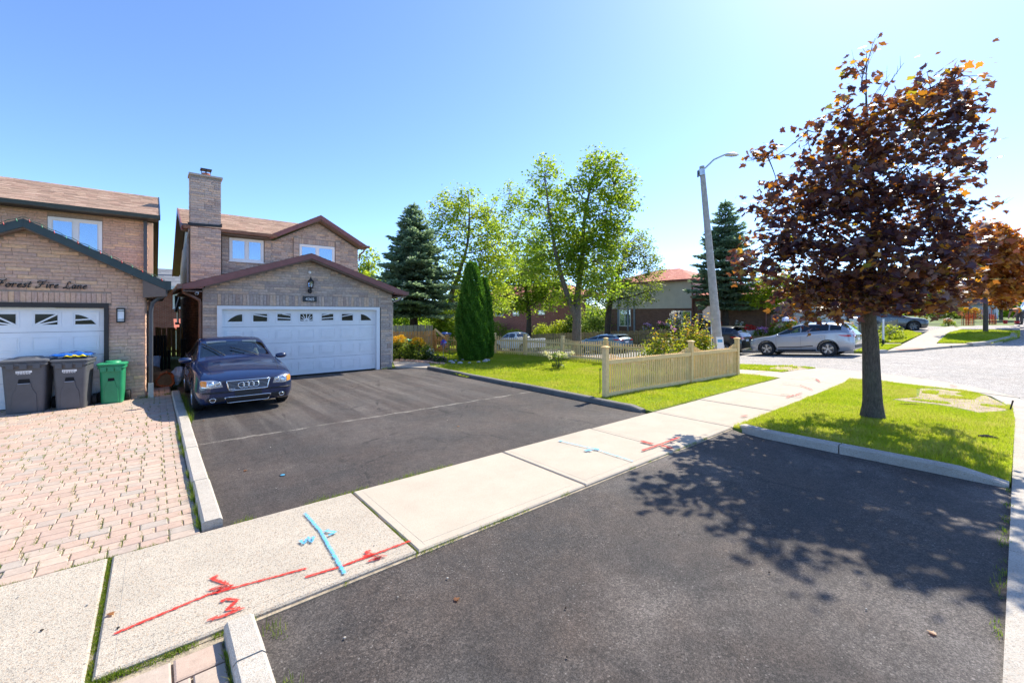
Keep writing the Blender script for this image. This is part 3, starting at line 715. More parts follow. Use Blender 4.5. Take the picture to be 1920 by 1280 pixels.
def finish_bricks(house, walls, limit=300):
    off = root_off(house); allb = []
    for w in walls:
        for b in w.b:
            (x, y, z), rz = w.place(b[0], b[1], 0); t = x * SY + y * CY; l = x * CY - y * SY
            px = 960 + l / t * FPX; vis = 0 if (px < -20 or px > 1940) else 1
            fac = 1.0 if w.axis == 'S' else 0.15
            allb.append((vis * b[2] * b[3] * fac / t ** 2, w, b))
    allb.sort(key=lambda a: -a[0]); allb = [a for a in allb if a[0] > 0]
    cache = {}; rest = {}
    for i, (_, w, b) in enumerate(allb):
        n = 0.0 + random.uniform(-.005, .005) + (b[4] if len(b) > 4 else 0)
        (x, y, z), rz = w.place(b[0], b[1], n)
        if i < limit:
            if w.mat.name not in cache: cache[w.mat.name] = brick_meshes(w.mat, 'brick')
            o = link('brick', random.choice(cache[w.mat.name]), w.part, (x - off.x, y - off.y, z - off.z))
            o.scale = (b[2], w.depth, b[3]); o.rotation_euler = (0, 0, rz)
        else: rest.setdefault(id(w), (w, []))[1].append((x, y, z, rz, b))
    for w, lst in rest.values():
        mb = MB()
        for (x, y, z, rz, b) in lst:
            v, f = random.choice(_bvar); v = v * np.array([b[2], w.depth, b[3]]); c, s_ = math.cos(rz), math.sin(rz)
            vv = np.stack([v[:, 0] * c - v[:, 1] * s_ + x, v[:, 0] * s_ + v[:, 1] * c + y, v[:, 2] + z], 1)
            mb.add(vv, f, 0, random.random())
        o = mb.build('brickwork', w.mat, w.part, recalc=False); o['kind'] = 'stuff'
def shingles(part, name, e0, e1, r0, r1, mat, tab=0.3, exp_=0.15, clip=None):
    """courses of tabs from the eave line e0-e1 to the ridge line r0-r1"""
    e0, e1, r0, r1 = map(Vector, (e0, e1, r0, r1)); n = max(2, int((r0 - e0).length / exp_)); mb = MB()
    nor = (e1 - e0).cross(r0 - e0).normalized()
    if nor.z < 0: nor = -nor
    for i in range(n):
        a0, a1 = e0.lerp(r0, i / n), e1.lerp(r1, i / n); b0, b1 = e0.lerp(r0, (i + 1.08) / n), e1.lerp(r1, (i + 1.08) / n)
        k = max(1, int((a1 - a0).length / tab)); sh = random.uniform(0, 1) / k
        u = [0] + [min(1, max(0, (j + random.uniform(-.18, .18)) / k + sh)) for j in range(0, k)] + [1]
        u = sorted(set(u))
        for j in range(len(u) - 1):
            if u[j + 1] - u[j] < 0.02 / max(.1, (a1 - a0).length): continue
            p, q, s_, t = a0.lerp(a1, u[j]), a0.lerp(a1, u[j + 1]), b0.lerp(b1, u[j + 1]), b0.lerp(b1, u[j])
            if clip and not clip((p + q + s_ + t) / 4): continue
            h = nor * random.uniform(.009, .018); g = (q - p) * 0.005
            mb.add([p + h + g, q + h - g, s_ + nor * .004 - g, t + nor * .004 + g, p + g, q - g], [(0, 1, 2, 3), (4, 5, 1, 0)], 0, random.random())
    o = mb.build(name, mat, part, recalc=False); o['kind'] = 'stuff'; return o
def slab4(mb, a, b, c, d, th, mi=0):
    """plate under the quad abcd"""
    a, b, c, d = map(Vector, (a, b, c, d)); n = (b - a).cross(d - a).normalized()
    if n.z < 0: n = -n
    lo = [p - n * th for p in (a, b, c, d)]; mb.loft([lo, [a, b, c, d]], mi); return mb
def window(house, x0, x1, z0, z1, Y, depth=0.10, split=0.5, sill=True, curtain=True):
    w = empty('window', (0, 0, 0)); setp(w, house)
    mb = MB(); f = 0.075; ya, yb = Y - 0.035, Y + depth
    mb.box(x0, x1, ya, yb, z1 - f, z1); mb.box(x0, x1, ya, yb, z0, z0 + f); mb.box(x0, x0 + f, ya, yb, z0 + f, z1 - f); mb.box(x1 - f, x1, ya, yb, z0 + f, z1 - f)
    xm = x0 + (x1 - x0) * split; mb.box(xm - .05, xm + .05, ya + .004, yb, z0 + f, z1 - f)
    for a, b in ((x0 + f, xm - .05), (xm + .05, x1 - f)):
        s_ = 0.03; yy = ya + .02
        mb.box(a, b, yy, yb - .004, z1 - f - s_, z1 - f); mb.box(a, b, yy, yb - .004, z0 + f, z0 + f + s_); mb.box(a, a + s_, yy, yb - .004, z0 + f + s_, z1 - f - s_); mb.box(b - s_, b, yy, yb - .004, z0 + f + s_, z1 - f - s_)
    mb.build('frame', MT['vinyl'], w)
    for a, b in ((x0 + f, xm - .05), (xm + .05, x1 - f)):
        mb = MB(); mb.box(a + .03, b - .03, Y - .022, Y - .017, z0 + f + .03, z1 - f - .03); mb.build('pane', MT['glass'], w)
    if curtain:
        mb = MB(); n = 40; V = []; F = []
        for i in range(n + 1):
            x = x0 + (x1 - x0) * i / n; y = Y - .009 + .003 * math.sin(i * 1.9) + .003 * math.sin(i * .7)
            V += [(x, y, z0), (x, y, z1)]
        mb.add(V, [(2 * i, 2 * i + 2, 2 * i + 3, 2 * i + 1) for i in range(n)]); mb.build('curtain', MT['curtain'], w, smooth=True)
    if sill:
        mb = MB(); mb.box(x0 - .03, x1 + .03, Y - .07, Y + .02, z0 - .035, z0 - .002); mb.build('sill', MT['vinyl'], w)
    return w
def garage_door(house, x0, x1, z0, z1, Y, cols, fan, frame_mat, fw, fh):
    d = empty('garage_door', (0, 0, 0)); setp(d, house)
    mb = MB(); mb.box(x0 - fw, x0 - .001, Y - .14, Y + .05, z0 - .03, z1 + fh); mb.box(x1 + .001, x1 + fw, Y - .14, Y + .05, z0 - .03, z1 + fh); mb.box(x0 - .001, x1 + .001, Y - .14, Y + .05, z1 + .001, z1 + fh)
    mb.build('frame', frame_mat, d)
    hs = (z1 - z0) / 4; cw = (x1 - x0) / cols
    for r_ in range(4):
        mb = MB(); a, b = z0 + r_ * hs, z0 + (r_ + 1) * hs
        mb.box(x0, x1, Y, Y + .04, a + .003, b - .004); mb.build('door_section', MT['white'], d)
        for c in range(cols):
            ca, cb = x0 + c * cw + cw * .135, x0 + (c + 1) * cw - cw * .135; za, zb_ = a + hs * .20, b - hs * .17
            mb = MB(); o = .022                               # moulded frame round a raised field
            for (p, q, s_, t) in ((ca, cb, za, za + o), (ca, cb, zb_ - o, zb_), (ca, ca + o, za + o, zb_ - o), (cb - o, cb, za + o, zb_ - o)):
                mb.box(p, q, Y - .012, Y - .0005, s_, t)
            if r_ < 3:
                i_ = .05; y_ = Y - .010
                mb.loft([[(ca + o + .004, Y - .001, za + o + .004), (cb - o - .004, Y - .001, za + o + .004), (cb - o - .004, Y - .001, zb_ - o - .004), (ca + o + .004, Y - .001, zb_ - o - .004)],
                         [(ca + i_, y_, za + i_), (cb - i_, y_, za + i_), (cb - i_, y_, zb_ - i_), (ca + i_, y_, zb_ - i_)]])
                mb.build('panel', MT['white'], d)
            else:
                mb.build('window_frame', MT['white'], d)
                ia, ib, ja, jb = ca + .055, cb - .055, za + .055, zb_ - .05
                # glass piece(s) by column
                glass = MB(); bars = MB(); half = (cols - 1) / 2; dx = (c - half) * cw if fan else 0
                def G2(poly): glass.prism(poly, 'y', Y - .006, Y - .002)
                def B2(p, q, w=.022): bars.bar((p[0], Y - .009, p[1]), (q[0], Y - .009, q[1]), w, .012, up=(0, 1, 0))
                W_, H_ = ib - ia, jb - ja
                typ = fan[c]
                mir = typ < 0; typ = abs(typ)
                X_ = (lambda u: ib - u * W_) if mir else (lambda u: ia + u * W_)
                if typ == 1:      # outer arc
                    G2([(X_(0), ja)] + [(X_(u), ja + H_ * (math.sin(u * math.pi / 2)) ** .8 * .95) for u in (.15, .3, .5, .7, .85, 1)] + [(X_(1), ja)])
                elif typ == 4:    # small fan with one ray
                    G2([(X_(0), ja)] + [(X_(u), ja + H_ * (math.sin(u * math.pi / 2)) ** .8 * .95) for u in (.15, .3, .5, .7, .85, 1)] + [(X_(1), ja)]); B2((X_(0.2), ja + H_ * .5), (X_(1), ja + H_ * .42), .03)
                else:
                    G2([(ia, ja), (ib, ja), (ib, jb), (ia, jb)])
                    if typ == 2: B2((X_(0), ja + H_ * .93), (X_(1), ja + H_ * .62), .028)
                    if typ == 5: B2((X_(0), ja + H_ * .0), (X_(1), ja + H_ * 1.0), .03); B2((X_(.1), ja), (X_(1), ja + H_ * .32), .028)
                    if typ == 6: B2((X_(0), ja + H_ * .85), (X_(1), ja + H_ * .1), .03); B2((X_(0), ja + H_ * .3), (X_(1), ja + H_ * .02), .028)
                    if typ == 3: B2((X_(0), ja + H_ * .48), (X_(1), ja + H_ * .36), .026); B2((X_(.35), ja + H_), (X_(1), ja + H_ * .78), .026); B2((X_(0), ja + H_ * .08), (X_(1), ja + H_ * .03), .02)
                    if typ == 7:
                        cx = (ia + ib) / 2; rr = W_ * .24
                        bars.prism([(cx + rr * math.cos(t), ja + rr * .95 * math.sin(t)) for t in np.linspace(0, math.pi, 13)], 'y', Y - .013, Y - .0025)
                        for t in (12, 35, 62, 90, 118, 145, 168): B2((cx, ja), (cx + W_ * .62 * math.cos(R(t)) * (1 if 40 < t < 140 else .8), ja + min(H_, W_ * .62 * math.sin(R(t)))), .02)
                glass.build('pane', MT['doorglass'], d)
                if bars.v: bars.build('muntin', MT['white'], d)
    mb = MB(); mb.box(x0, x1, Y + .06, Y + .5, z0, z1); mb.build('garage_dark', MT['dark'], d)
    mb = MB(); mb.box(x0, x1, Y - .01, Y + .05, z0 - .03, z0 + .003); mb.build('bottom_seal', MT['rubber'], d)
    return d
def gutter(house, p, q, mat, s_=0.11, name='gutter'):
    mb = MB(); mb.bar(p, q, s_, s_, 0, up=(0, 0, 1)); mb.build(name, mat, house)
def text_mesh(body, size, ext, shear=0.0, offset=0.0):
    cu = bpy.data.curves.new('txt', 'FONT'); cu.body = body; cu.size = size; cu.extrude = ext; cu.shear = shear; cu.offset = offset; cu.align_x = 'CENTER'
    o = bpy.data.objects.new('txt', cu); COL.objects.link(o); dg = bpy.context.evaluated_depsgraph_get(); dg.update()
    me = bpy.data.meshes.new_from_object(o.evaluated_get(dg)); bpy.data.objects.remove(o); bpy.data.curves.remove(cu); return me

# ---------------------------------------------------------------- the grey brick house with the double garage
H = empty('brick_house', (3.9, 14.82, 0), label='grey brick two storey house with chimney and white double garage door', cat='house')
Yg, XL, XR, RX, SL = 14.82, 1.055, 6.70, 3.84, 0.345
top = lambda x: 3.73 - SL * abs(x - RX)
garage = MB(); garage.prism([(XL, -.05), (1.40, -.05), (1.40, 2.23), (6.27, 2.23), (6.27, -.05), (XR, -.05), (XR, top(XR)), (RX, top(RX)), (XL, top(XL))], 'y', Yg, Yg + .22)
gw = garage.build('wall', MT['mulch'], H)
walls = []
w = Wall(gw, 'S', Yg, MT['brick_our']); walls.append(w)
lo = lambda z: max(XL, RX - (3.73 - z - .045) / SL) if z > top(XL) - .045 else XL
hi = lambda z: min(XR, RX + (3.73 - z - .045) / SL) if z > top(XR) - .045 else XR
w.courses(0.0, 3.72, lo, hi, holes=[(1.40, 6.27, -1, 2.24), (1.40, 6.27, 2.2, 2.58)], lens=(.24, .32, .40, .18))
w.soldier(1.40, 6.27, 2.245, 2.57, proud=.006)
sidew = MB(); sidew.box(XL, XL + .2, Yg + .221, 27.5, -.05, 2.72); sw = sidew.build('wall', MT['mulch'], H)
w2 = Wall(sw, 'W', XL, MT['brick_side']); w2.courses(0.0, 2.7, Yg + .02, 27.4, h=.09, lens=(.3, .4)); walls.append(w2)
sidee = MB(); sidee.box(XR - .2, XR, Yg + .221, 19.48, -.05, 2.7); sidee.build('wall', MT['mulch'], H)
# upper storey
Yu = 19.5
tp = lambda x: 5.93 - .57 * abs(x - 5.43) if x > 3.72 else 4.96
up = MB(); up.prism([(1.06, 2.6), (7.16, 2.6), (7.16, tp(7.16)), (5.43, 5.93), (3.76, tp(3.76)), (3.72, 4.96), (1.06, 4.96)], 'y', Yu, Yu + .2)
upw = up.build('wall', MT['mulch'], H)
w3 = Wall(upw, 'S', Yu, MT['brick_our']); walls.append(w3)
lo3 = lambda z: 1.06 if z < 4.93 else 5.43 - (5.93 - z - .05) / .57
hi3 = lambda z: min(7.16, 5.43 + (5.93 - z - .05) / .57)
w3.courses(2.95, 5.9, lo3, hi3, holes=[(2.22, 3.37, 4.03, 4.92), (4.69, 6.12, 3.9, 4.93), (4.66, 6.15, 4.9, 5.17)], lens=(.24, .32, .40, .18))
w3.soldier(4.68, 6.13, 4.95, 5.16)
for a, b, zt_ in ((1.98, 2.19, 4.96), (3.40, 3.62, 4.96), (4.46, 4.66, 5.17), (6.15, 6.35, 5.17)):
    p_ = MB(); p_.box(a, b, Yu - .07, Yu - .03, 3.5, zt_); pp = p_.build('pilaster', MT['mulch'], H)
    wp = Wall(pp, 'S', Yu - .07, MT['brick_our']); wp.courses(3.5, zt_, a, b, lens=(b - a,)); walls.append(wp)
mb = MB(); mb.box(6.96, 7.16, Yu + .2, 27.5, 0, 4.95); mb.build('wall', MT['mulch'], H)
mb = MB(); mb.box(1.06, 1.2, Yu + .2, 27.5, 2.73, 4.95); mb.build('wall', MT['siding'], H)
sid = MB()
for i in range(39): sid.box(1.04, 1.062, Yu + .22 + i * .2, Yu + .40 + i * .2, 2.74, 5.0)
sid.build('siding_boards', MT['siding'], H)['kind'] = 'stuff'
gab = MB(); gab.prism([(Yu + .2, 4.951), (27.5, 4.951), (27.5, 5.0), (22.5, 6.25), (Yu + .2, 5.2)], 'x', 1.07, 1.2); gab.build('gable_siding', MT['siding'], H)
# chimney
ch = MB(); ch.box(1.0, 1.9, 18.92, Yu - .03, 2.9, 6.93); chp = ch.build('chimney', MT['mulch'], H)
wc = Wall(chp, 'S', 18.92, MT['brick_our']); wc.courses(2.95, 6.92, 1.0, 1.9, lens=(.22, .3, .4)); walls.append(wc)
wcw = Wall(chp, 'W', 1.0, MT['brick_our']); wcw.courses(5.0, 6.92, 18.92, 19.5, lens=(.3,)); walls.append(wcw)
mb = MB(); mb.box(.95, 1.95, 18.86, 19.55, 6.932, 7.0); mb.build('chimney_cap', MT['conc_curb'], chp)
mb = MB(); mb.lathe([(.13, 7.0), (.13, 7.13)], (1.47, 19.2, 0), n=14); mb.build('flue', simple('terracotta', (.4, .12, .06, 1)), chp)
mb = MB()
for a in (0, 90, 180, 270): mb.bar((1.47 + .13 * math.cos(R(a)), 19.2 + .13 * math.sin(R(a)), 7.1), (1.47 + .13 * math.cos(R(a)), 19.2 + .13 * math.sin(R(a)), 7.24), .02, .02)
mb.box(1.30, 1.64, 19.03, 19.37, 7.24, 7.27); mb.build('rain_cap', MT['black'], chp)
mb = MB(); mb.prism([(.97, 5.12), (1.93, 5.17), (1.93, 5.32), (1.86, 5.25), (1.0, 5.22), (.9, 5.24)], 'y', 18.88, 18.915); mb.build('flashing', MT['black'], chp)
# garage roof
rb = MB()
for sgn in (-1, 1):
    ex = RX + sgn * 3.22; ez = 3.93 - SL * 3.22
    slab4(rb, (RX, 14.46, 3.90), (ex, 14.46, ez - .03), (ex, 19.5, ez - .03), (RX, 19.5, 3.90), .06)
rf = rb.build('roof', MT['soffit'], H)
for sgn in (-1, 1):
    ex = RX + sgn * 3.24; ez = 3.93 - SL * 3.24
    shingles(rf, 'shingle_courses', (ex, 14.44, ez - .02), (ex, 19.5, ez - .02), (RX, 14.44, 3.91), (RX, 19.5, 3.91), MT['shingle'])
for sgn in (-1, 1):
    mb = MB(); ex = RX + sgn * 3.24; ez = 3.90 - SL * 3.24; xi = RX + sgn * 2.79
    mb.prism([(RX, 3.91), (ex, ez + .01), (ex, ez - .12), (xi, 3.91 - SL * 2.79 - .20), (RX, 3.745)] if sgn > 0 else [(RX - .002, 3.91), (ex, ez + .01), (ex, ez - .12), (xi, 3.91 - SL * 2.79 - .20), (RX - .002, 3.745)], 'y', 14.42, 14.458); mb.build('fascia', MT['brownmetal'], H)
    mb = MB(); mb.prism([(xi, 2.70), (ex, ez - .13), (ex, ez - .02), (xi, 2.88)], 'y', 14.459, 14.6); mb.build('eave_return', MT['brownmetal'], H)
    mb = MB(); xo = (XL - .03) if sgn < 0 else XR + .03; mb.box(min(xo, ex), max(xo, ex), 14.46, 19.4, 2.60, 2.63); mb.build('soffit', MT['soffit'], H)
    mb = MB(); g = ex + sgn * .055
    mb.prism([(g - .06, ez - .12), (g + .05, ez - .10), (g + .06, ez + .02), (g - .06, ez + .02)], 'y', 14.45, 19.4); mb.build('gutter', MT['gutterbrown'], H)
mb = MB(); mb.prism([(RX - 2.75, 2.72), (RX, 3.70), (RX + 2.75, 2.72), (RX + 2.75, 2.76), (RX, 3.74), (RX - 2.75, 2.76)], 'y', 14.46, Yg - .03); mb.build('soffit', MT['soffit'], H)
mb = MB(); mb.tube([(.60, 14.62, 2.70), (.62, 14.62, 2.58), (.85, 14.72, 2.46), (.98, 14.80, 2.38), (1.0, 14.86, 2.25), (1.0, 14.86, .25)], .042, 8); mb.build('downpipe', MT['gutterbrown'], H, smooth=45)
mb = MB(); mb.tube([(7.06, 14.66, 2.72), (7.06, 14.66, 2.60), (6.86, 14.72, 2.50), (6.76, 14.95, 2.42), (6.76, 15.0, .2)], .042, 8); mb.build('downpipe', MT['aluminium'], H, smooth=45)
garage_door(H, 1.51, 6.10, .035, 2.13, Yg + .10, 7, (1, 2, 3, 7, -3, -2, -1), MT['white'], .12, .10)
# main roof
EV = (19.08, 5.10); RD = (22.5, 6.36); RS = (RD[1] - EV[1]) / (RD[0] - EV[0])
rb = MB(); slab4(rb, (.78, EV[0], EV[1]), (3.58, EV[0], EV[1]), (5.4, RD[0], RD[1]), (.78, RD[0], RD[1]), .07); slab4(rb, (.78, 28.6, 4.1), (5.4, 28.6, 4.1), (5.4, RD[0], RD[1]), (.78, RD[0], RD[1]), .07)
# cross gable
slab4(rb, (3.50, 19.08, 5.075), (5.43, 19.08, 6.15), (5.43, 27.8, 6.15), (3.50, 27.8, 5.075), .06); slab4(rb, (7.40, 19.08, 5.05), (5.43, 19.08, 6.15), (5.43, 27.8, 6.15), (7.40, 27.8, 5.05), .06)
mr = rb.build('roof', MT['soffit'], H)
shingles(mr, 'shingle_courses', (.76, EV[0] - .03, EV[1] + .012), (3.9, EV[0] - .03, EV[1] + .012), (.76, RD[0], RD[1] + .012), (5.9, RD[0], RD[1] + .012), MT['shingle'], clip=lambda p: p.x < 3.62 + (p.y - 19.08) * .66 + .1)
shingles(mr, 'shingle_courses', (3.48, 19.06, 5.085), (3.48, 27.8, 5.085), (5.43, 19.06, 6.165), (5.43, 27.8, 6.165), MT['shingle'])
shingles(mr, 'shingle_courses', (7.42, 19.06, 5.06), (7.42, 27.8, 5.06), (5.43, 19.06, 6.165), (5.43, 27.8, 6.165), MT['shingle'])
for (a, b, c, d) in ((3.50, 5.08, 5.43, 6.16), (7.42, 5.05, 5.43, 6.16)):
    mb = MB(); o_ = .001 if a < 5 else -.001; mb.prism([(a, b + .02), (c - o_, d + .01), (c - o_, d - .17), (a + (.12 if a < 5 else -.12), b - .11), (a, b - .10)], 'y', 19.03, 19.075); mb.build('fascia', MT['brownmetal'], H)
mb = MB(); mb.prism([(3.6, 4.99), (5.43, 5.94), (7.3, 4.92), (7.3, 4.96), (5.43, 5.99), (3.6, 5.03)], 'y', 19.08, Yu - .03); mb.build('soffit', MT['soffit'], H)
mb = MB(); mb.box(.80, 3.62, 19.08, Yu - .03, 4.965, 4.99); mb.build('soffit', MT['soffit'], H)
mb = MB(); mb.prism([(19.03, 5.0), (18.92, 5.02), (18.90, 5.12), (19.05, 5.12)], 'x', .80, 3.75); mb.build('gutter', MT['gutterbrown'], H)
mb = MB(); mb.prism([(19.05, 4.96), (18.93, 4.98), (18.92, 5.06), (19.05, 5.06)], 'x', 7.15, 7.5); mb.build('gutter', MT['gutterbrown'], H)
for x in (.74,):
    mb = MB(); mb.prism([(19.04, 5.13), (22.5, 6.39), (28.65, 4.12), (28.65, 3.95), (22.5, 6.20), (19.04, 4.95)], 'x', x, x + .04); mb.build('rake_board', MT['brownmetal'], H)
mb = MB(); mb.prism([(19.1, 4.96), (22.5, 6.2), (28.6, 3.96), (28.6, 3.99), (22.5, 6.24), (19.1, 5.0)], 'x', .78, 1.04); mb.build('soffit', MT['soffit'], H)
mb = MB(); mb.tube([(.97, 18.96, 5.0), (.97, 19.1, 4.88), (.96, 19.38, 4.72), (.96, 19.40, 2.9)], .04, 8); mb.build('downpipe', MT['greysteel'], H, smooth=45)
mb = MB(); mb.tube([(7.3, 19.0, 4.97), (7.28, 19.1, 4.8), (7.2, 19.4, 4.68), (7.19, 19.42, 4.4)], .035, 8); mb.build('downpipe', MT['gutterbrown'], H, smooth=45)
window(H, 2.22, 3.37, 4.03, 4.92, Yu); window(H, 4.69, 6.12, 3.75, 4.93, Yu)
mb = MB(); mb.box(1.2, 6.95, Yu + .5, Yu + .6, 3, 4.9); mb.build('room_back', MT['dark'], H)
# wall lantern, plaque, cameras
wl = empty('wall_lantern', (0, 0, 0)); setp(wl, H); lx = 3.87
mb = MB(); mb.lathe([(.02, 2.66), (.06, 2.69), (.065, 2.76), (.05, 2.80)], (lx, Yg - .06, 0), n=12); mb.tube([(lx, Yg - .05, 2.70), (lx, Yg - .13, 2.74), (lx, Yg - .16, 2.82)], .018, 8)
mb.lathe([(.05, 2.82), (.075, 2.84), (.075, 2.86)], (lx, Yg - .16, 0), n=6); mb.lathe([(.095, 3.03), (.09, 3.05), (.03, 3.12), (.018, 3.15), (.012, 3.19)], (lx, Yg - .16, 0), n=6)
for j in range(6): mb.bar((lx + .07 * math.cos(R(60 * j)), Yg - .16 + .07 * math.sin(R(60 * j)), 2.85), (lx + .088 * math.cos(R(60 * j)), Yg - .16 + .088 * math.sin(R(60 * j)), 3.04), .012, .012)
mb.build('bracket', MT['black'], wl, smooth=40)
mb = MB(); mb.lathe([(.062, 2.86), (.08, 3.03)], (lx, Yg - .16, 0), n=6); mb.build('lamp_glass', MT['lens'], wl); mb = MB(); mb.ball((lx, Yg - .16, 2.94), .032); mb.build('bulb', MT['vinyl'], wl)
npq = MB(); npq.box(3.66, 4.08, Yg - .055, Yg - .034, 2.385, 2.56); plq = npq.build('number_plaque', simple('slate_plaque', (.035, .04, .042, 1), .6), H)
me = text_mesh('4365', .135, .004); me.materials.clear(); me.materials.append(MT['vinyl'])
o = link('house_number', me, plq, Vector((3.87, Yg - .06, 2.425)) - root_off(plq)); o.rotation_euler = (R(90), 0, 0)
def camera_dome(p, house):
    c = empty('security_camera', (0, 0, 0)); setp(c, house); mb = MB(); p = Vector(p)
    mb.lathe([(.035, .0), (.035, .03)], p, n=10); mb.tube([p, p + Vector((-.02, -.05, -.04)), p + Vector((-.03, -.12, -.055))], [.03, .045, .04], 10); mb.build('housing', MT['vinyl'], c, smooth=45)
    mb = MB(); mb.ball(p + Vector((-.031, -.122, -.056)), .034); mb.build('camera_lens', MT['black'], c, smooth=True)
camera_dome((.93, 14.56, 2.60), H); camera_dome((6.9, 14.56, 2.60), H)
mb = MB(); mb.lathe([(.05, 0), (.045, -.03), (.02, -.05)], (3.87, Yg - .03, 3.33), 'y', 10); mb.build('sensor', MT['vinyl'], H)
finish_bricks(H, walls)

# ---------------------------------------------------------------- the tan brick house on the left
HL = empty('brick_house', (-2.0, 13.35, 0), label='tan brick house at the left edge with dark green eaves and white garage door', cat='house')
Yg2, LX0, LX1, RX2, S2 = 13.35, -4.05, -.16, -2.03, .522
top2 = lambda x: 3.76 - S2 * abs(x - RX2)
mb = MB(); mb.prism([(LX0, -.05), (-3.34, -.05), (-3.34, 2.22), (-.80, 2.22), (-.80, -.05), (LX1, -.05), (LX1, top2(LX1)), (RX2, 3.76), (LX0, top2(LX0))], 'y', Yg2, Yg2 + .22); lw = mb.build('wall', MT['mortar_l'], HL)
walls = []; w = Wall(lw, 'S', Yg2, MT['brick_left']); walls.append(w)
w.courses(0.0, 3.74, lambda z: max(LX0, RX2 - (3.76 - z - .045) / S2), lambda z: min(LX1, RX2 + (3.76 - z - .045) / S2), h=.078, holes=[(-3.34, -.80, -1, 2.23), (-3.34, -.74, 2.2, 2.47)], lens=(.22, .28, .34, .17))
w.soldier(-3.34, -.74, 2.235, 2.462, w=.082, proud=.004)
mb = MB(); mb.box(LX1 - .2, LX1, Yg2 + .221, 27, -.05, 2.75); es = mb.build('wall', MT['mortar_l'], HL)
we = Wall(es, 'E', LX1, MT['brick_left']); we.courses(0, 2.7, Yg2 + .02, 26.9, h=.085, lens=(.3, .4)); walls.append(we)
Yu2 = 18.0
mb = MB(); mb.box(LX0, LX1, Yu2, Yu2 + .2, 2.4, 5.0); uw = mb.build('wall', MT['mortar_l'], HL)
w = Wall(uw, 'S', Yu2, MT['brick_left']); walls.append(w)
w.courses(2.9, 4.98, LX0, LX1, h=.078, holes=[(-2.34, -1.19, 3.7, 5.1)], lens=(.22, .28, .34, .17))
mb = MB(); mb.box(LX1 - .15, -.03, Yu2 + .52, 27, 2.76, 5.0); mb.build('wall', MT['siding'], HL)
mb = MB()
for i in range(32): mb.box(-.031, -.008, Yu2 + .54 + i * .26, Yu2 + .79 + i * .26, 2.77, 5.0)
mb.build('siding_boards', MT['siding'], HL)['kind'] = 'stuff'
we2 = Wall(uw, 'E', LX1, MT['brick_left']); we2.courses(2.9, 4.95, Yu2, Yu2 + .5, h=.078, lens=(.5,)); walls.append(we2)
window(HL, -2.33, -1.20, 3.72, 4.80, Yu2, depth=.09, sill=False)
mb = MB(); mb.box(-2.34, -1.19, Yu2 + .02, Yu2 + .1, 4.801, 4.99); mb.box(-3.5, -.4, Yu2 + .5, Yu2 + .6, 2.8, 4.8); mb.build('window_head', MT['dark'], HL)
EV2, RD2 = (17.46, 5.06), (21.0, 6.38)
mb = MB(); slab4(mb, (-6, EV2[0], EV2[1]), (.13, EV2[0], EV2[1]), (.13, RD2[0], RD2[1]), (-6, RD2[0], RD2[1]), .06); slab4(mb, (-6, 28.2, 4.0), (.13, 28.2, 4.0), (.13, RD2[0], RD2[1]), (-6, RD2[0], RD2[1]), .06)
r2 = mb.build('roof', MT['soffit'], HL)
shingles(r2, 'shingle_courses', (-5.2, EV2[0] - .03, EV2[1] + .012), (.15, EV2[0] - .03, EV2[1] + .012), (-5.2, RD2[0], RD2[1] + .012), (.15, RD2[0], RD2[1] + .012), MT['shingle'], tab=.26, exp_=.14)
mb = MB(); mb.prism([(17.44, 4.95), (17.33, 4.96), (17.31, 5.07), (17.44, 5.07)], 'x', -6, .16); mb.build('gutter', MT['greenmetal'], HL)
mb = MB(); mb.box(-6, .13, 17.45, Yu2 - .03, 4.96, 4.985); mb.build('soffit', simple('dark_soffit', (.03, .03, .028, 1), .7), HL)
mb = MB(); mb.prism([(17.44, 5.10), (21, 6.41), (28.2, 4.03), (28.2, 3.86), (21, 6.22), (17.44, 4.93)], 'x', .13, .165); mb.build('rake_board', MT['greenmetal'], HL)
mb = MB(); mb.prism([(17.5, 4.96), (21, 6.22), (28.2, 3.86), (28.2, 3.89), (21, 6.26), (17.5, 5.0)], 'x', .0, .128); mb.build('soffit', MT['soffit'], HL)
mb = MB(); mb.box(-.245, -.16, 17.86, 17.95, 2.9, 4.95); mb.build('downpipe', MT['darkpipe'], HL)
mb = MB(); mb.lathe([(.06, 0), (.06, .35)], (-1.2, 22.3, 6.0), n=10); mb.build('vent_pipe', MT['black'], HL)
mb = MB()
for sgn in (-1, 1):
    ex = RX2 + sgn * 2.24; ez = 3.95 - S2 * 2.24; slab4(mb, (RX2, 13.06, 3.92), (ex, 13.06, ez - .03), (ex, 18, ez - .03), (RX2, 18, 3.92), .06)
r3 = mb.build('roof', MT['soffit'], HL)
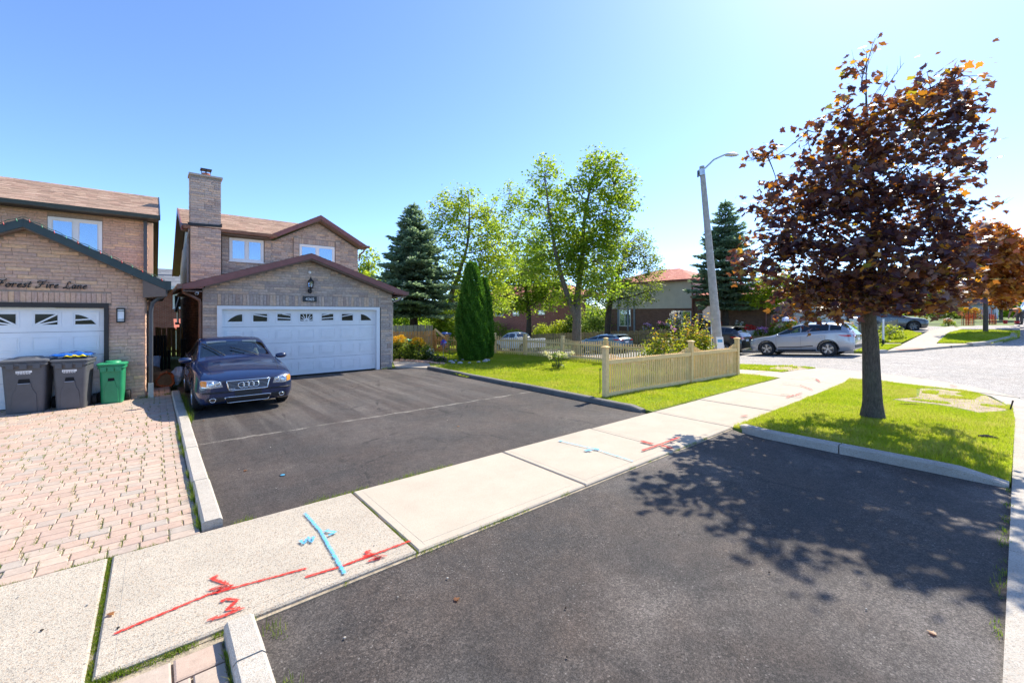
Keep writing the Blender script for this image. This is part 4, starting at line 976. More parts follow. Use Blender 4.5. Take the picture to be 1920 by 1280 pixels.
for sgn in (-1, 1):
    ex = RX2 + sgn * 2.25; ez = 3.95 - S2 * 2.25
    shingles(r3, 'shingle_courses', (ex, 13.05, ez - .02), (ex, 18, ez - .02), (RX2, 13.05, 3.93), (RX2, 18, 3.93), MT['shingle'])
    mb = MB(); xi = RX2 + sgn * 1.84; zi = 3.93 - S2 * 1.84; o_ = -.001 * sgn
    mb.prism([(RX2 - o_, 3.935), (ex, ez - .01), (ex, ez - .20), (xi, zi - .19), (RX2 - o_, 3.765)], 'y', 13.02, 13.058); mb.build('fascia', MT['greenmetal'], HL)
    mb = MB(); mb.prism([(xi, zi - .195), (ex, ez - .205), (ex, ez - .36), (xi, zi - .60)], 'y', 13.03, 13.30); mb.build('eave_return', MT['soffit'], HL)
    xo = (LX1 + .03) if sgn > 0 else LX0 - .03
    mb = MB(); mb.box(min(xo, ex), max(xo, ex), 13.31, 18, 2.40, 2.43); mb.build('soffit', MT['soffit'], HL)
    mb = MB(); g = ex + sgn * .05; mb.prism([(g - .05, ez - .22), (g + .05, ez - .2), (g + .055, ez + .0), (g - .05, ez + .0)], 'y', 13.05, 18); mb.build('gutter', MT['greenmetal'], HL)
mb = MB(); mb.prism([(RX2 - 1.84, 2.78), (RX2, 3.735), (RX2 + 1.84, 2.78), (RX2 + 1.84, 2.82), (RX2, 3.775), (RX2 - 1.84, 2.82)], 'y', 13.06, Yg2 - .03); mb.build('soffit', MT['soffit'], HL)
mb = MB(); mb.tube([(.22, 13.18, 2.60), (.21, 13.18, 2.44), (.08, 13.2, 2.36), (-.02, 13.25, 2.26), (-.05, 13.29, 2.08), (-.05, 13.29, .36)], .042, 8); mb.build('downpipe', MT['darkpipe'], HL, smooth=45)
mb = MB(); mb.box(-.10, .0, 13.24, 13.34, .0, .36); mb.build('pipe_shoe', simple('cream_shoe', (.6, .54, .46, 1)), HL)
garage_door(HL, -3.26, -.86, .03, 2.13, Yg2 + .08, 4, (-4, -5, 5, -4), simple('dark_frame', (.035, .03, .028, 1), .6), .08, .10)
wl = empty('wall_lamp', (0, 0, 0)); setp(wl, HL); mb = MB(); a, b, c, d = -.65, -.50, 1.80, 2.13
mb.box(a, b, Yg2 - .06, Yg2 - .03, c, d); mb.box(a, b, Yg2 - .15, Yg2 - .061, d - .03, d); mb.box(a, b, Yg2 - .15, Yg2 - .061, c, c + .03); mb.box(a, a + .018, Yg2 - .15, Yg2 - .061, c + .031, d - .031); mb.box(b - .018, b, Yg2 - .15, Yg2 - .061, c + .031, d - .031)
mb.box(a + .02, b - .02, Yg2 - .149, Yg2 - .13, d - .075, d - .062); mb.box(a + .02, b - .02, Yg2 - .149, Yg2 - .13, c + .062, c + .075); mb.build('lamp_case', MT['black'], wl)
mb = MB(); mb.box(a + .02, b - .02, Yg2 - .128, Yg2 - .062, c + .032, d - .032); mb.build('lamp_shade', simple('opal_glass', (.8, .84, .9, 1), .25), wl)
finish_bricks(HL, walls)
# script lettering on the wall: each letter a calligraphic stroke set (em units)
GL = {
 'F': (.78, [[(.10, .62), (.05, .74), (.20, .82), (.45, .76), (.70, .80), (.80, .92)], [(.52, .78), (.42, .40), (.30, .10), (.14, -.04), (.0, .04), (.06, .14)], [(.22, .40), (.42, .43), (.60, .42), (.62, .50)]]),
 'o': (.46, [[(.22, .46), (.08, .34), (.10, .08), (.26, .02), (.40, .18), (.36, .40), (.22, .46), (.36, .38), (.48, .42)]]),
 'r': (.40, [[(.02, .36), (.14, .46), (.10, .20), (.08, .02)], [(.12, .28), (.22, .44), (.36, .44), (.34, .36)]]),
 'e': (.42, [[(.08, .24), (.30, .30), (.34, .42), (.20, .46), (.08, .30), (.10, .08), (.24, .02), (.42, .14)]]),
 's': (.36, [[(.32, .40), (.20, .46), (.10, .38), (.24, .24), (.28, .10), (.16, .02), (.02, .08)]]),
 't': (.34, [[(.22, .74), (.14, .40), (.10, .12), (.18, .02), (.32, .12)], [(.02, .48), (.32, .50)]]),
 'i': (.26, [[(.04, .36), (.14, .46), (.10, .16), (.16, .02), (.26, .12)], [(.18, .64), (.20, .68)]]),
 'L': (.70, [[(.56, .72), (.46, .86), (.34, .76), (.30, .40), (.20, .10), (.06, .02), (.02, .10), (.14, .14), (.36, .04), (.54, .0), (.68, .14)]]),
 'a': (.46, [[(.34, .40), (.20, .46), (.08, .30), (.10, .08), (.22, .02), (.34, .22)], [(.38, .46), (.32, .20), (.34, .04), (.46, .12)]]),
 'n': (.50, [[(.02, .36), (.12, .46), (.10, .20), (.08, .02)], [(.11, .26), (.24, .45), (.36, .42), (.34, .16), (.38, .02), (.50, .12)]]),
 ' ': (.34, [])}
sign = empty('house_sign', (-1.76, Yg2, 2.53), label='black raised script lettering spelling a lane name above the left garage door', cat='house sign')
text = 'Forest Fire Lane'; wid = sum(GL[c][0] for c in text) + .04 * len(text); x = -2.46; sc = (-1.13 + 2.46) / wid
def crom(P, k=8):
    P = [P[0]] + list(P) + [P[-1]]; out = []
    for i in range(1, len(P) - 2):
        p0, p1, p2, p3 = map(Vector, [(p[0], p[1], 0) for p in P[i - 1:i + 3]])
        for j in range(k):
            t = j / k; out.append(.5 * ((2 * p1) + (p2 - p0) * t + (2 * p0 - 5 * p1 + 4 * p2 - p3) * t * t + (3 * p1 - p0 - 3 * p2 + p3) * t ** 3))
    out.append(Vector((P[-1][0], P[-1][1], 0))); return out
for ch_ in text:
    adv, strokes = GL[ch_]
    if strokes:
        mb = MB()
        for st in strokes:
            Q = crom(st); rings = []
            pen = Vector((math.cos(R(38)), math.sin(R(38)), 0)) * .055
            for q in Q:
                q = Vector((q.x + q.y * .18, q.y, 0)); a, b = q - pen - Vector((.012, -.012, 0)), q + pen - Vector((.012, -.012, 0)); c, d = q + pen + Vector((.012, -.012, 0)), q - pen + Vector((.012, -.012, 0))
                rings.append([(x + p.x * sc, p.y * sc * 1.05 + 2.545, yo) for p, yo in ((a, 0), (b, 0), (c, 0), (d, 0))])
            for i in range(len(rings) - 1):       # thick ribbon towards the viewer
                A, B = rings[i], rings[i + 1]
                cx = [(p[0], p[1]) for p in A] + [(p[0], p[1]) for p in B]
                import itertools
                pts = sorted(set((round(p[0], 5), round(p[1], 5)) for p in cx))
                def hull(P):
                    def half(P):
                        h = []
                        for p in P:
                            while len(h) > 1 and (h[-1][0] - h[-2][0]) * (p[1] - h[-2][1]) - (h[-1][1] - h[-2][1]) * (p[0] - h[-2][0]) <= 0: h.pop()
                            h.append(p)
                        return h
                    return half(P)[:-1] + half(P[::-1])[:-1]
                hl = hull(pts)
                if len(hl) > 2: mb.prism(hl, 'y', Yg2 - .055 - .0004 * (i % 3), Yg2 - .032)
        mb.build('letter', MT['black'], sign)
    x += (adv + .04) * sc
# string of lights along the left gable
sl = empty('string_lights', (-2.03, 13.0, 3.9), label='string of red and green bulbs strung along the left gable edge', cat='string lights')
mb = MB(); P = []
for i in range(49):
    u = i / 48; xx = RX2 - .7 + (2.93) * u; zz = 3.955 - S2 * abs(xx - RX2) + .012 + .012 * math.sin(i * 1.7); P.append((xx, 13.012 + .008 * math.sin(i * 2.3), zz))
mb.tube(P, .007, 5); mb.build('cable', simple('green_cable', (.02, .07, .05, 1), .5), sl)
mg, mred = simple('green_bulb', (.01, .22, .10, 1), .25), simple('red_bulb', (.45, .01, .015, 1), .25)
for i, u in enumerate(np.linspace(.03, .98, 17)):
    xx = RX2 - .7 + 2.93 * u; zz = 3.955 - S2 * abs(xx - RX2); mb = MB()
    mb.tube([(xx, 13.0, zz + .01), (xx + .006, 12.99, zz - .02)], .007, 6); mb.tube([(xx + .006, 12.99, zz - .02), (xx + .012, 12.985, zz - .038), (xx + .016, 12.983, zz - .055)], [.007, .011, .003], 6); mb.build('bulb', mg if i % 2 else mred, sl)
# ================================================================ fences and street furniture
MT['cedarwood'] = palette('treated_pine', [L(240, 204, 142), L(230, 192, 130), L(246, 212, 154), L(234, 198, 138)], 0.75, 9, 0.14, 0.25, 40, 0.01)
MT['oldwood'] = palette('weathered_fence', [L(150, 130, 96), L(136, 118, 88), L(162, 142, 106), L(126, 112, 84)], 0.85, 7, 0.25, 0.4, 30, 0.01)
MT['redwood'] = palette('new_cedar_fence', [L(206, 152, 92), L(192, 138, 82), L(214, 164, 104)], 0.8, 7, 0.2, 0.3, 30, 0.01)
MT['greywood'] = palette('silvered_fence', [L(150, 144, 128), L(136, 130, 118), L(160, 152, 134)], 0.85, 7, 0.2, 0.4, 30, 0.01)
MT['darkwood'] = simple('dark_gate', (.02, .018, .016, 1), .7, .3, 8)
_pk = {}
def picket_mesh(mat, w, pointed=False):
    key = (mat.name, w, pointed)
    if key not in _pk:
        out = []
        for q in range(6):
            mb = MB(); d = .018; h = w / 2
            prof = [(-h, 0), (h, 0), (h, 1 - .018), (h * .55, 1), (-h * .55, 1), (-h, 1 - .018)]
            mb.prism(prof, 'y', -d / 2, d / 2, 0, (q * .37 + .1) % 1); out.append(mb.mesh('picket', mat))
        _pk[key] = out
    return random.choice(_pk[key])
def post(parent, x, y, z, h, s_, mat, name='post', cap=True, off=None):
    mb = MB(); a = s_ / 2; mb.box(x - a, x + a, y - a, y + a, z - .1, z + h - (.045 if cap else 0), 0, random.random())
    if cap:
        c = a + .025; t = z + h - .045
        mb.loft([[(x - c, y - c, t), (x + c, y - c, t), (x + c, y + c, t), (x - c, y + c, t)], [(x - c, y - c, t + .022), (x + c, y - c, t + .022), (x + c, y + c, t + .022), (x - c, y + c, t + .022)],
                 [(x - a * .55, y - a * .55, t + .05), (x + a * .55, y - a * .55, t + .05), (x + a * .55, y + a * .55, t + .05), (x - a * .55, y + a * .55, t + .05)]], 0, random.random())
    mb.build(name, mat, parent)
def picket_fence(F, P, h_post, h_pick, spacing, width, dip, rail_zs, mat, board=True, rail_side=-1):
    """posts at P; pickets dip between the posts"""
    for i, p in enumerate(P):
        if i or board: post(F, p[0], p[1], Z(*p), h_post, .115, mat)
    off = root_off(F)
    for i in range(len(P) - 1):
        a, b = Vector((*P[i], 0)), Vector((*P[i + 1], 0)); d = (b - a); Ln = d.length; d.normalize(); n = Vector((-d.y, d.x, 0)); ang = math.atan2(d.y, d.x)
        k = int((Ln - .14) / spacing)
        for j in range(k):
            u = (j + .5) / k; c = a + d * (.07 + (Ln - .14) * u); e = min(u, 1 - u) * Ln
            f = 1 - min(1, max(0, (e - .05) / .55)); dp = dip * (1 - f * f * (3 - 2 * f)) 
            z0 = Z(c.x, c.y) + (.12 if board else .06); hh = h_pick - dp - (.12 if board else .06)
            o = link('picket', picket_mesh(mat, width), F, (c.x - off.x, c.y - off.y, z0 - off.z)); o.scale = (1, 1, hh); o.rotation_euler = (0, random.uniform(-.006, .006), ang)
        for rz, rh in rail_zs:
            mb = MB(); q = n * rail_side * .03
            A, B = a + q + d * .06, b + q - d * .06; mb.bar((A.x, A.y, Z(A.x, A.y) + rz), (B.x, B.y, Z(B.x, B.y) + rz), .035, rh, 0, random.random()); mb.build('rail', mat, F)
        if board:
            mb = MB(); A, B = a + d * .06, b - d * .06; q = n * .0
            mb.bar((A.x, A.y, Z(A.x, A.y) + .06), (B.x, B.y, Z(B.x, B.y) + .06), .04, .16, 0, random.random()); mb.build('kick_board', mat, F)
fp = [(8.14, 6.27), (11.7, 6.02), (14.24, 5.80)]
F1 = empty('picket_fence', (8.14, 6.27, 0), label='pale wooden picket fence facing the sidewalk, with capped posts and a kick board', cat='fence')
picket_fence(F1, fp, 1.24, 1.06, .083, .044, .13, [(.86, .10)], MT['cedarwood'])
sp_ = [(14.24, 5.80)] + [tuple(G(px, py, -.08).xy) for px, py in ((1136, 686.5), (1055, 678), (985, 671), (927, 667.2), (864, 664.5))]
sp_ = sp_[:1] + [tuple(Vector(sp_[0]).lerp(Vector(sp_[1]), .5))] + sp_[1:]
F2 = empty('picket_fence', (14.24, 5.80, 0), label='low picket fence along the far side of the lawn, beyond the rose bush and cedar', cat='fence')
picket_fence(F2, sp_, 1.05, .93, .105, .05, .08, [(.72, .07), (.2, .07)], MT['cedarwood'], board=False, rail_side=1)
sp2 = [sp_[-1], tuple(G(838, 662.5).xy), tuple(G(815, 661).xy)]
F3 = empty('picket_fence', (*sp2[0], 0), label='short picket run turning in behind the cedar tree towards the tall fence', cat='fence')
picket_fence(F3, sp2, .95, .85, .105, .05, .0, [(.65, .07), (.2, .07)], MT['redwood'], board=False, rail_side=1)
def board_fence(F, P, h0, w, gap, mat, name='board', slope=None, rails=True, lim=300):
    """plain vertical boards"""
    off = root_off(F); cache = []
    for q in range(5):
        mb = MB(); mb.box(-w / 2, w / 2, -.011, .011, 0, 1, 0, (q * .31 + .1) % 1); cache.append(mb.mesh(name, mat))
    cnt = 0; rest = MB()
    for i in range(len(P) - 1):
        a, b = Vector((*P[i], 0)), Vector((*P[i + 1], 0)); d = b - a; Ln = d.length; d.normalize(); ang = math.atan2(d.y, d.x); n = Vector((-d.y, d.x, 0))
        k = max(1, int(Ln / (w + gap)))
        for j in range(k):
            u = (j + .5) / k; c = a + d * Ln * u + n * (.018 if j % 2 else -.0) ; hh = (h0 if slope is None else slope(i, u)) + random.uniform(-.015, .015)
            o = link(name, random.choice(cache), F, (c.x - off.x, c.y - off.y, Z(c.x, c.y) + .02 - off.z)); o.scale = (1, 1, hh); o.rotation_euler = (0, random.uniform(-.008, .008), ang); cnt += 1
        if rails:
            for rz in (.25, .8):
                mb = MB(); A, B = a + n * .045, b + n * .045; hh = h0 if slope is None else min(slope(i, 0), slope(i, 1)); mb.bar((A.x, A.y, Z(A.x, A.y) + rz * hh), (B.x, B.y, Z(B.x, B.y) + rz * hh), .04, .09, 0, random.random()); mb.build('rail', mat, F)
    for p in P: post(F, p[0], p[1], Z(*p), (h0 if slope is None else h0) + .05, .1, mat, cap=False)
# cedar fence between the house and the picket run
tA, tB = G(737, 665), G(815, 661)
F4 = empty('board_fence', (tA.x, tA.y, 0), label='orange cedar board fence behind the flower bed beside the spruce trunk', cat='fence')
board_fence(F4, [(tA.x, tA.y), (tB.x, tB.y)], 1.10, .12, .03, MT['redwood'])
mb = MB(); mb.bar((tB.x, tB.y, 1.22), (tB.x + .55, tB.y - .25, .70), .05, .10); mb.bar((tB.x + .55, tB.y - .25, 0), (tB.x + .55, tB.y - .25, .8), .1, .1); mb.build('sloped_brace', MT['cedarwood'], F4)
F5 = empty('board_fence', (12.8, 26, 0), label='weathered grey board fence seen between the spruce and the cedar', cat='fence')
board_fence(F5, [(10.6, 24.5), (13.4, 25.2), (14.3, 25.4)], 1.25, .14, .015, MT['greywood'])
# fence over the road: stepped boards along the yards
xf = 30.6
F6 = empty('board_fence', (xf, 12, Z(xf, 12)), label='weathered board fence across the road behind the parked wagon and pickup', cat='fence')
ysl = [17.8, 20, 22, 24, 26, 28, 30, 32, 34]
board_fence(F6, [(xf, y) for y in ysl], 1.25, .16, .03, MT['oldwood'], slope=lambda i, u: 1.25)
F7 = empty('board_fence', (xf - .3, 12, Z(xf, 12)), label='low weathered board wall behind the silver crossover, with flowers growing above it', cat='fence')
board_fence(F7, [(xf - .25, y) for y in (6.8, 9, 11, 13, 15, 17, 19.5)], .78, .16, .012, MT['oldwood'])
rf_ = [tuple(GT(px, py).xy) for px, py in ((1612, 637), (1640, 636), (1662, 631), (1682, 624))]
F8 = empty('board_fence', (*rf_[0], Z(*rf_[0])), label='grey board fence rising beside the lawn left of the dark grey crossover', cat='fence')
board_fence(F8, rf_, .95, .16, .01, MT['greywood'], rails=False)
st_ = [(30.75, 19.2), (31.6, 17.9), (32.4, 16.8)]
# street lamp: leaning spun concrete pole
lb = Vector((16.2, 7.2, Z(16.2, 7.2)))
lampp = empty('street_lamp', lb, label='leaning grey concrete street lamp with a notice, rising behind the rose bush', cat='street lamp')
topc = W(1316, 312, (lb.x * SY + lb.y * CY))
mb = MB(); q = [lb.lerp(topc, u) for u in np.linspace(-.01, 1, 12)]; mb.tube(q, [.175 - .085 * u for u in np.linspace(0, 1, 12)], 16); mb.build('pole', MT['concrete_lamp'], lampp, smooth=45)
rt = Vector((CY, -SY, 0))
mb = MB(); a0 = topc - Vector((0, 0, .25)); arm = [a0 - rt * .10, a0 + rt * .12 + Vector((0, 0, .18)), a0 + rt * .45 + Vector((0, 0, .50)), a0 + rt * .85 + Vector((0, 0, .68))]
mb.tube(arm, .032, 8); mb.tube([lb.lerp(topc, .955) - rt * .02, lb.lerp(topc, .985) - rt * .02], .115, 14); mb.build('arm', MT['aluminium'], lampp, smooth=45)
hp = arm[-1]; mb = MB()
rings = []
for u, wd, ht in ((0, .04, .04), (.08, .09, .07), (.30, .13, .09), (.45, .10, .06), (.52, .03, .02)):
    c = hp + rt * u + Vector((0, 0, -.01)); nn = Vector((SY, CY, 0))
    rings.append([tuple(c + nn * wd * math.cos(R(t)) + Vector((0, 0, 1)) * ht * math.sin(R(t)) * (1 if t < 180 else .6)) for t in range(0, 360, 36)])
mb.loft(rings); mb.build('lamp_head', MT['aluminium'], lampp, smooth=50)
mb = MB(); c = lb.lerp(topc, .965) - rt * .17; mb.tube([c - Vector((0, 0, .14)), c + Vector((0, 0, .1))], .03, 8); mb.tube([c + Vector((-.03, 0, -.05)), c + rt * .1], .02, 6); mb.build('bracket', MT['darkpipe'], lampp)
# notice on the pole
nd = Vector((-SY, -CY, 0)); cpt = lb.lerp(topc, .125) + nd * .178; upv = (topc - lb).normalized()
mb = MB(); wv, hv = rt * .13, upv * .26
mb.add([cpt - wv - hv, cpt + wv - hv, cpt + wv + hv, cpt - wv + hv] + [p + nd * .006 for p in (cpt - wv - hv, cpt + wv - hv, cpt + wv + hv, cpt - wv + hv)], [(0, 1, 2, 3), (4, 5, 6, 7), (0, 1, 5, 4), (1, 2, 6, 5), (2, 3, 7, 6), (3, 0, 4, 7)]); nt_ = mb.build('notice', MT['white'], lampp)
c2 = cpt + hv * .45 + nd * .008; mb = MB(); mb.add([c2 - wv * .7 - hv * .2, c2 + wv * .7 - hv * .2, c2 + wv * .7 + hv * .2, c2 - wv * .7 + hv * .2], [(0, 1, 2, 3)]); mb.build('printed_band', simple('blue_print', (.1, .35, .6, 1)), nt_, recalc=False)
# back of an octagonal sign beyond the pole
ss = PX(1331, 590, 17.2); sgn_b = Vector((17.35, ss.y + .3, Z(17.35, ss.y)))
tS = sgn_b.x * SY + sgn_b.y * CY; sc_ = W(1334, 589, tS)
so = empty('road_sign', sgn_b, label='back of an octagonal road sign half hidden by the lamp pole', cat='road sign')
mb = MB(); u_ = Vector((.45, -.89, 0)).normalized(); nrm = Vector((u_.y, -u_.x, 0)); pts = [sc_ + u_ * .36 * math.cos(R(22.5 + 45 * j)) + Vector((0, 0, .36)) * math.sin(R(22.5 + 45 * j)) for j in range(8)]
mb.add(pts + [p + nrm * .006 for p in pts], [tuple(range(8)), tuple(range(15, 7, -1))] + [(j, (j + 1) % 8, 8 + (j + 1) % 8, 8 + j) for j in range(8)]); mb.build('sign_plate', simple('bare_aluminium', (.42, .34, .28, 1), .5), so)
mb = MB(); mb.bar((sc_.x, sc_.y, sgn_b.z - .1), (sc_.x, sc_.y, sc_.z + .3), .05, .03); mb.build('sign_post', MT['aluminium'], so)
# small posts
p = GT(1656, 648); o = empty('marker_post', p, label='slim white marker post on the grass verge across the road', cat='post'); mb = MB(); t = p.x * SY + p.y * CY
mb.tube([p, Vector((p.x, p.y, p.z + .35))], .055, 8); mb.build('boot', MT['black'], o); mb = MB(); mb.tube([Vector((p.x, p.y, p.z + .35)), W(1656, 598, t)], .05, 8); mb.build('shaft', MT['white'], o)
p = G(1125, 741); mb = MB(); mb.tube([(p.x, p.y, 0), (p.x, p.y, .62)], .011, 6); mb.tube([(p.x, p.y, .62), (p.x + .01, p.y, .66)], .018, 6); tag(mb.build('garden_stake', simple('green_stake', (.02, .08, .03, 1)), loc=(p.x, p.y, 0)), 'thin dark green stake standing beside the front fence end post', 'stake')
p = G(1892, 772); mb = MB(); mb.tube([(p.x, p.y, -.03), (p.x + .06, p.y - .05, .22)], .013, 6); mb.ball((p.x + .06, p.y - .05, .22), .018, 6, 4); tag(mb.build('broken_stake', MT['bark_dark'], loc=(p.x, p.y, 0)), 'short tilted dark stake at the dirt patch near the street curb', 'stake')
p = G(1888, 905); 
# ---------------------------------------------------------------- alley: gate, pails, bags, house behind
g = empty('alley_gate', (-.05, 19.2, 0), label='dark board gate closing the shady alley between the two houses', cat='gate')
x0, x1 = PY(290, 640, 19.2).x, PY(320, 640, 19.2).x
k = 7
for i in range(k):
    a = x0 - .25 + (x1 - x0 + .25) * i / k; b = x0 - .25 + (x1 - x0 + .25) * (i + 1) / k; mb = MB(); mb.box(a + .006, b - .006, 19.18, 19.21, .03, 1.25 if i < k - 1 else .72); mb.build('board', MT['darkwood'], g)
mb = MB(); mb.box(x1 + .28, x1 + .42, 19.15, 19.25, 0, 1.1); mb.build('post', MT['darkwood'], g)
af = empty('board_fence', (.5, 25, 0), label='sunlit tan board fence at the far end of the alley', cat='fence')
board_fence(af, [(PY(310, 640, 25).x - .3, 25), (PY(345, 640, 25).x + .4, 25)], 1.35, .15, .012, MT['redwood'], rails=False)
mb = MB(); mb.box(PY(310, 640, 25).x - .3, PY(345, 640, 25).x + .4, 24.93, 24.96, .25, .33, 0, .8); mb.build('rail', MT['redwood'], af)
bh = empty('brick_house', (.8, 36, 0), label='red brick house with grey roof glimpsed at the end of the alley', cat='house')
mb = MB(); mb.box(-4, 6, 36, 43, -.1, 3.85); mb.build('wall', MT['far_red'], bh)
mb = MB(); slab4(mb, (-4.4, 35.5, 3.75), (6.4, 35.5, 3.75), (6.4, 39.5, 5.2), (-4.4, 39.5, 5.2), .15); slab4(mb, (-4.4, 43.5, 3.75), (6.4, 43.5, 3.75), (6.4, 39.5, 5.2), (-4.4, 39.5, 5.2), .15); r_ = mb.build('roof', MT['greyroof'], bh)
shingles(r_, 'shingle_courses', (-2, 35.48, 3.76), (5, 35.48, 3.76), (-2, 39.5, 5.22), (5, 39.5, 5.22), MT['greyroof'], tab=.5, exp_=.3)
mb = MB(); mb.box(-4.4, 6.4, 35.42, 35.5, 3.58, 3.8); mb.build('eave_board', MT['vinyl'], bh)
a = PY(324, 560, 36); window(bh, a.x, a.x + 1.1, 2.35, 3.3, 36, curtain=False)
mb = MB(); mb.lathe([(.1, 4.6), (.1, 5.75), (.14, 5.8)], (PY(329, 540, 38).x, 38, 0), n=10); mb.build('vent_pipe', MT['darkpipe'], bh)
ph = empty('porch_hood', (1.2, 31, 0), label='small pink tiled hood on a white post behind the alley fence', cat='porch')
a = PY(326, 620, 31); mb = MB(); slab4(mb, (a.x, 30.4, 1.15), (a.x + 1.6, 30.4, 1.15), (a.x + 1.6, 31.6, 1.7), (a.x, 31.6, 1.7), .08); mb.build('roof', MT['redtile'], ph); mb = MB(); mb.box(a.x + .02, a.x + .14, 30.5, 30.62, 0, 1.08); mb.box(a.x + 1.4, a.x + 1.52, 30.5, 30.62, 0, 1.08); mb.build('post', MT['white'], ph)
sh = empty('garden_shed', (1.6, 27.5, 0), label='small dark roofed shed end leaning by the grey house wall in the alley', cat='shed')
a = PY(327, 590, 27.5); mb = MB(); mb.box(a.x + .12, .98, 27.4, 28.4, 1.55, 2.4); mb.build('wall', MT['siding'], sh); mb = MB(); slab4(mb, (a.x, 27.2, 2.1), (a.x, 28.6, 2.1), (1.0, 28.6, 2.9), (1.0, 27.2, 2.9), .08); mb.box(a.x + .05, 1.0, 27.3, 28.5, 1.45, 1.55); mb.build('roof', MT['black'], sh); mb = MB(); mb.box(a.x + .2, a.x + .3, 27.5, 27.6, 0, 1.5); mb.build('post', MT['darkwood'], sh)
# pails
mw = simple('white_pail', (.50, .58, .70, 1), .5)
for i, (px, py, zz) in enumerate(((287, 709, 0.0), (288, 702, .38))):
    c = PY(px, py, 16.2); pl = empty('pail', (c.x, 16.2, zz), label=('lower white pail against the wall in the shady alley', 'upper white pail stacked on another in the alley')[i], cat='pail', group='white pails in the alley')
    mb = MB(); mb.lathe([(.135, 0), (.155, .33), (.165, .33), (.165, .37), (.15, .37)], (0, 0, 0), n=20); mb.build('bucket', mw, pl, local=True, smooth=40)
    mb = MB(); mb.lathe([(.168, .345), (.168, .38), (.15, .385)], (0, 0, 0), n=20); mb.build('lid', mw, pl, local=True, smooth=40)
# bags
def sack(name, label, cat, c, sx, sy, sz, mat, seed, rz=0.0, mouth=None, lean=0.0):
    r = np.random.default_rng(seed); n, k = 26, 16; V = []; F = []
    ph_ = r.uniform(0, 6.28, 12); am = r.uniform(.02, .09, 12)
    for i in range(k + 1):
        th = math.pi * i / k
        for j in range(n):
            a = 2 * math.pi * j / n
            q = 1 + sum(am[m] * math.sin((m + 2) * a + ph_[m] + 3 * th * ((m % 3) - 1)) for m in range(6)) + sum(am[m] * .6 * math.sin((m + 3) * th * 2 + ph_[m] + 2 * a) for m in range(6, 12)) + r.uniform(-.035, .035)
            x, y, z = math.sin(th) ** .7 * math.cos(a) * q, math.sin(th) ** .7 * math.sin(a) * q, math.cos(th) * (1 + .08 * (q - 1))
            V.append((x * sx + lean * z, y * sy, max(z, -.86) * sz + .86 * sz))
    for i in range(k):
        for j in range(n): F.append((i * n + j, (i + 1) * n + j, (i + 1) * n + (j + 1) % n, i * n + (j + 1) % n))
    mb = MB(); mb.add(V, F); me = mb.mesh(name, mat, smooth=28); o = link(name, me, None, c); o.rotation_euler = (0, 0, rz); return tag(o, label, cat)
MT['kraft'] = palette('kraft_paper', [L(150, 108, 70), L(166, 120, 78)], .85, 9, .25, .6, 30, .02); MT['kraft'] = simple('kraft_paper', (.27, .16, .075, 1), .85, .35, 7, .7, 22)
MT['kraft_red'] = simple('printed_kraft', (.42, .11, .03, 1), .8, .35, 6, .6, 22)
bgc = PY(303, 712, 15.3)
yb = empty('yard_waste_bag', (bgc.x, 15.25, 0), label='large brown paper yard waste bag lying on its side with a crumpled orange mouth', cat='bag')
def paper_roll(parent, ax0, ax1, r0, r1, seed, m1, m2):
    r = random.Random(seed); n = 22; rings = []; k = 9; d = (ax1 - ax0)
    u = d.normalized(); s_ = u.orthogonal().normalized(); t = u.cross(s_)
    for i in range(k + 1):
        rr = (r0 + (r1 - r0) * i / k) * (1 if i else .75); c = ax0 + d * (i / k)
        ring = []
        for j in range(n):
            a = 2 * math.pi * j / n; q = 1 + .06 * math.sin(3 * a + i) + r.uniform(-.05, .05); p = c + (s_ * math.cos(a) + t * math.sin(a)) * rr * q; p.z = max(p.z, .006); ring.append(tuple(p))
        rings.append(ring)
    mb = MB(); mb.loft(rings); mb.build('sack', m1, parent, smooth=25)
    rings2 = [rings[-1]]
    for i, (f, dd) in enumerate(((1.04, .03), (.92, .05), (.7, -.02), (.5, -.10), (.15, -.16))):
        c = ax1 + u * dd; rings2.append([tuple(c + (Vector(p) - ax1) * f * (1 + r.uniform(-.12, .12)) + u * r.uniform(-.035, .035)) for p in rings[-1]])
    mb = MB(); mb.loft(rings2, cap=False); mb.build('folded_mouth', m2, parent, smooth=15)
paper_roll(yb, Vector((-.12, 15.55, .22)), Vector((.24, 14.95, .20)), .20, .225, 3, MT['kraft'], MT['kraft_red'])
sack('yard_waste_bag', 'upright dark brown paper bag behind the lying bag at the alley wall', 'bag', (-.02, 15.95, 0), .20, .18, .27, MT['kraft'], 5)
sack('yard_waste_bag', 'small crumpled tan paper bag at the back of the alley pile', 'bag', (.30, 16.3, 0), .16, .16, .19, MT['kraft'], 8)
sack('rubbish_bag', 'white plastic bag slumped between the paper bags and the blue sedan', 'bag', (.50, 15.35, 0), .15, .22, .27, simple('white_polythene', (.60, .65, .72, 1), .35, .1, 6, .3, 18), 11, lean=.06)

